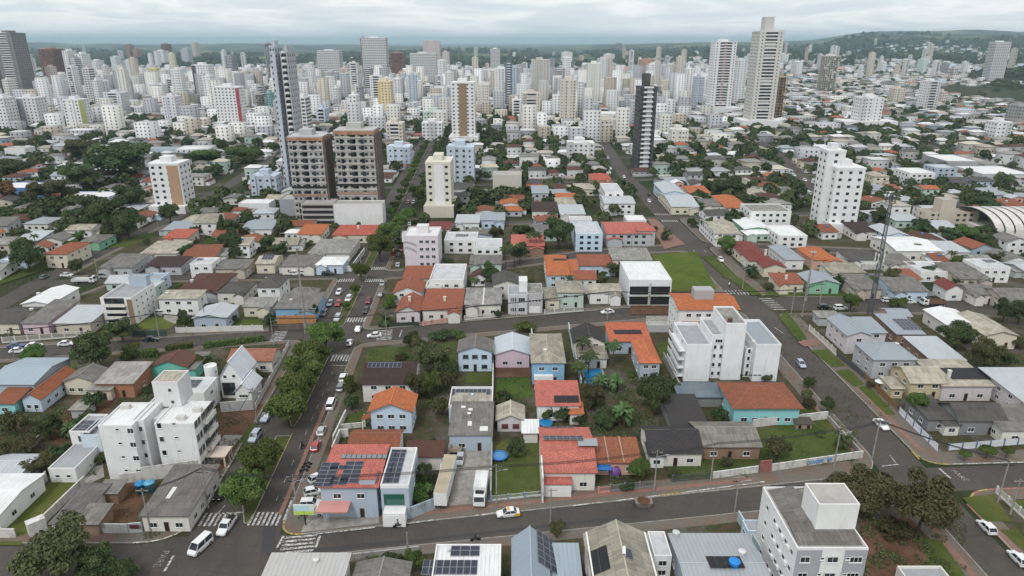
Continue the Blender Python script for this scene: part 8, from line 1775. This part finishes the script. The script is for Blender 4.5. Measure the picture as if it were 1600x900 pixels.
# farther carpet of roofs
cell = 21
yy = 1450.
while yy < 4300:
    hw = .8*yy+50; xx = -hw
    while xx < hw:
        x, y = xx+random.uniform(-.4, .4)*cell, yy+random.uniform(-.4, .4)*cell
        xx += cell
        hx = x/y; lim = 2300+900*(hx > .1)*min(1, (hx-.1)/.3)+500*mnoise.noise(Vector((x*.0016, y*.0016, 3)))
        if y > lim+500 and random.random() < .93: continue
        if (x-1290)**2/270**2+(y-1580)**2/280**2 < 1: FT.append((x, y)); continue
        if mnoise.noise(Vector((x*.004, y*.004, 9))) > .38: FT.append((x, y)); continue
        r = random.random()
        if r < .16: FT.append((x, y)); continue
        core = -.62 < hx < .3 and y < 2300
        h = random.choice((3.4, 3.6, 4, 6, 6, 9, 12, 15, 20) if core else (3.4, 3.6, 4, 6, 6, 9)); fl = h > 6.5 or random.random() < .25; rm = random.choice(fbag)
        FAR.append((x, y, random.uniform(4.5, 8.5), random.uniform(4.5, 9), h, 1.5, (.6, .59, .57) if fl and random.random() < .6 else COLS[rm], WC[random.choice(wbag)], fl))
    yy += cell; cell *= 1.018
def far_mesh(L):
    V = []; F = []; Cc = []
    for x, y, a, b_, h, rh, rc, wc, fl in L:
        z = hz(x, y); k = len(V); wj = random.uniform(.62, 1.0); wc = tuple(c*wj for c in wc); t = random.uniform(-.03, .16); ct, st = math.cos(t), math.sin(t)
        q = lambda px_, py, pz: (x+px_*ct-py*st, y+px_*st+py*ct, z+pz)
        V += [q(-a, -b_, 0), q(a, -b_, 0), q(a, b_, 0), q(-a, b_, 0), q(-a, -b_, h), q(a, -b_, h), q(a, b_, h), q(-a, b_, h)]
        F += [(k, k+1, k+5, k+4), (k+1, k+2, k+6, k+5), (k+2, k+3, k+7, k+6), (k+3, k, k+4, k+7)]; Cc += [wc]*4; j = random.uniform(.75, 1.2); rc = tuple(min(.62, c*j*.9) for c in rc)
        if fl: F.append((k+4, k+5, k+6, k+7)); Cc.append(rc)
        else:
            o = .4; m = len(V); i_ = a*.45; V += [q(-a-o, -b_-o, h-.1), q(a+o, -b_-o, h-.1), q(a+o, b_+o, h-.1), q(-a-o, b_+o, h-.1), q(-i_, -.05, h+rh), q(i_, -.05, h+rh), q(i_, .05, h+rh), q(-i_, .05, h+rh)]
            F += [(m, m+1, m+5, m+4), (m+1, m+2, m+6, m+5), (m+2, m+3, m+7, m+6), (m+3, m, m+4, m+7)]; Cc += [rc]*4
        nf = max(1, int(h/3)); nw = max(1, int(a*2/3.4)); sg = 1 if x < 0 else -1
        if y < 2600 and h > 2.3:
            for f in range(nf):
                for i in range(nw):
                    m = len(V); c = -a+2*a*(i+.5)/nw; V += [q(c-.6, -b_-.05, f*3+1), q(c+.6, -b_-.05, f*3+1), q(c+.6, -b_-.05, f*3+2.2), q(c-.6, -b_-.05, f*3+2.2)]; F.append((m, m+1, m+2, m+3)); Cc.append((.03, .035, .04))
                m = len(V); e_ = sg*(a+.05); V += [q(e_, -sg*.9, f*3+1), q(e_, sg*.9, f*3+1), q(e_, sg*.9, f*3+2.2), q(e_, -sg*.9, f*3+2.2)]; F.append((m, m+1, m+2, m+3)); Cc.append((.03, .035, .04))
    return raw_mesh('distant_houses', V, F, [mat('distant_wall', lambda n, b: (n.l(n.attr('var'), b.inputs['Base Color']), P(b, rough=.85, spec=.2)))], [(*c, 1) for c in Cc])
tag(add('distant_buildings', far_mesh(FAR)), 'carpet of distant houses and small blocks stretching to the hills', 'buildings', kind='stuff')
# ================================================================ trees between the houses
random.seed(31); nt_ = 0; FTR = []; FT0 = []
for _ in range(900):                                   # garden shrubs of the near blocks
    x, y = random.uniform(-170, 200), random.uniform(112, 335)
    if abs(x) < .74*y and offroad(x, y, 4.5) and clear(x, x, y, y, .6) and not any(k[0] < x < k[1] and k[2] < y < k[3] for k in KEEP+[(-17, -2, 100, 134), (-46, -22, 100, 120), (-4, 10, 108, 130)]) and len(FT0) < 105: FT0.append((x, y))
KEEP2 = lambda x, y: y < 620 and (not offroad(x, y, 1.8) or not clear(x, x, y, y, -.3))
for x, y in FT0+sorted(FT, key=lambda p: p[1]):
    if KEEP2(x, y): continue
    if nt_ < 230:
        u, v = pix(x, y, 3); k = random.choice(('dark', 'dark', 'dark', 'olive', 'avenue', 'bush', 'shrubo', 'palm', 'conifer') if nt_ >= len(FT0) else ('bush', 'bush', 'bush', 'shrubo', 'dark', 'olive', 'avenue')); s = random.uniform(2, 3.6) if nt_ < len(FT0) else random.uniform(4, 7.5) if k not in ('bush', 'shrubo', 'palm') else random.uniform(2.5, 4.2)
        tree(k, x, y, s if k != 'conifer' else s*.6, s*random.uniform(.8, 1.1) if k != 'palm' else 8, lab_for({'dark': 'dark green tree', 'olive': 'olive green tree', 'avenue': 'light green tree', 'bush': 'green bush', 'shrubo': 'dry shrub', 'palm': 'palm tree', 'conifer': 'pointed conifer'}[k], u, v), 'trees between the houses'); nt_ += 1
    else: FTR.append((x, y, random.uniform(1.6, 3.4) if random.random() < .6 else random.uniform(3.2, 5.6)))
for y in range(342, 610, 17): tree('avenue', xr(y)-8+random.uniform(-.4, .4), y, random.uniform(4.5, 6.5), random.uniform(5, 6.5), lab_for('avenue median tree', *pix(xr(y)-8, y, 3)), 'median trees far along the avenue')
def cluster(u0, v0, u1, v1, n, r0=3., r1=5.):
    for _ in range(n): u, v = random.uniform(u0, u1), random.uniform(v0, v1); x, y = G(u, v); FTR.append((x, y, random.uniform(r0, r1))) if not KEEP2(x, y) else None
for c in ((885, 180, 985, 212, 34), (1090, 198, 1250, 214, 34), (1252, 205, 1390, 222, 30), (1470, 182, 1560, 198, 26), (0, 205, 90, 230, 26), (640, 212, 705, 245, 26), (850, 210, 925, 222, 18), (0, 250, 240, 300, 44), (100, 300, 230, 345, 24), (700, 240, 1000, 345, 60), (1060, 230, 1600, 345, 110), (330, 255, 470, 340, 30), (300, 245, 420, 258, 26), (1040, 160, 1085, 180, 20), (590, 205, 660, 222, 10), (0, 322, 110, 345, 20), (330, 188, 360, 200, 8), (655, 260, 670, 300, 8), (1420, 165, 1500, 185, 16), (780, 300, 860, 345, 14), (1060, 255, 1250, 300, 26), (1380, 290, 1600, 320, 22)): cluster(*c)
for _ in range(900):
    x, y = random.gauss(1180, 180), random.gauss(1560, 170)
    if x/y > .655: FTR.append((x, y, random.uniform(5, 8)))
for _ in range(5000):                                   # woods and tree belts in front of the hills
    y = random.uniform(2300, 4600); x = random.uniform(-.82, .82)*y
    if mnoise.noise(Vector((x*.0022, y*.0022, 6))) > -.05: FTR.append((x, y, random.uniform(9, 17)))
base = []
for vv in range(5):
    n_ = 80; d_ = rng.normal(size=(n_, 3)); d_ /= np.linalg.norm(d_, axis=1, keepdims=True); d_[:, 2] = np.abs(d_[:, 2])*.95-.15; lump = 1+.22*np.sin(d_[:, 0]*5+vv)*np.cos(d_[:, 1]*4+vv*2); C = d_*lump[:, None]*.82*np.array([1, 1, .95])+np.array([0, 0, .85]); base.append((C, d_+rng.normal(0, .35, (n_, 3))))
Vs, Fs, As = [], [], []; off = 0
for i, (x, y, r) in enumerate(FTR):
    C, Nn = base[i % 5]; n_ = 80 if y < 700 else 46 if y < 1300 else 22; V, F = quads(C[:n_], Nn[:n_], np.full(n_, .25 if y < 700 else .34 if y < 1300 else .5)*(.7+.6*rng.random(n_))); Vs.append(V*np.array([r, r, r*random.uniform(.85, 1.25)])+np.array([x, y, hz(x, y)-.15*r])); Fs.append(F+off); off += len(V); t0 = rng.random(); v_ = np.clip(t0*.6+.4*rng.random(n_), 0, 1); As.append(np.stack([v_]*3+[np.ones(n_)], 1))
tag(add('distant_trees', raw_mesh('distant_trees', np.concatenate(Vs), np.concatenate(Fs), [LEAFD], np.concatenate(As))), 'countless distant dark tree crowns among roofs and woods', 'trees', kind='stuff')
# ================================================================ haze
b = MB(); b.box(-36000, 36000, -700, 30600, -3, max(150, max(p[2] for p in gv)+22), 0, True)
hm = bpy.data.materials.new('haze'); hm.use_nodes = True; ht = hm.node_tree; ht.nodes.clear(); ho = ht.nodes.new('ShaderNodeOutputMaterial'); hv = ht.nodes.new('ShaderNodeVolumePrincipled'); hv.inputs['Color'].default_value = (.66, .86, 1, 1); hv.inputs['Density'].default_value = 9.5e-5; hv.inputs['Anisotropy'].default_value = .8; ht.links.new(hv.outputs[0], ho.inputs['Volume'])
tag(b.build('haze', hm), 'pale blue haze in the air over the distant city', 'haze', kind='stuff')
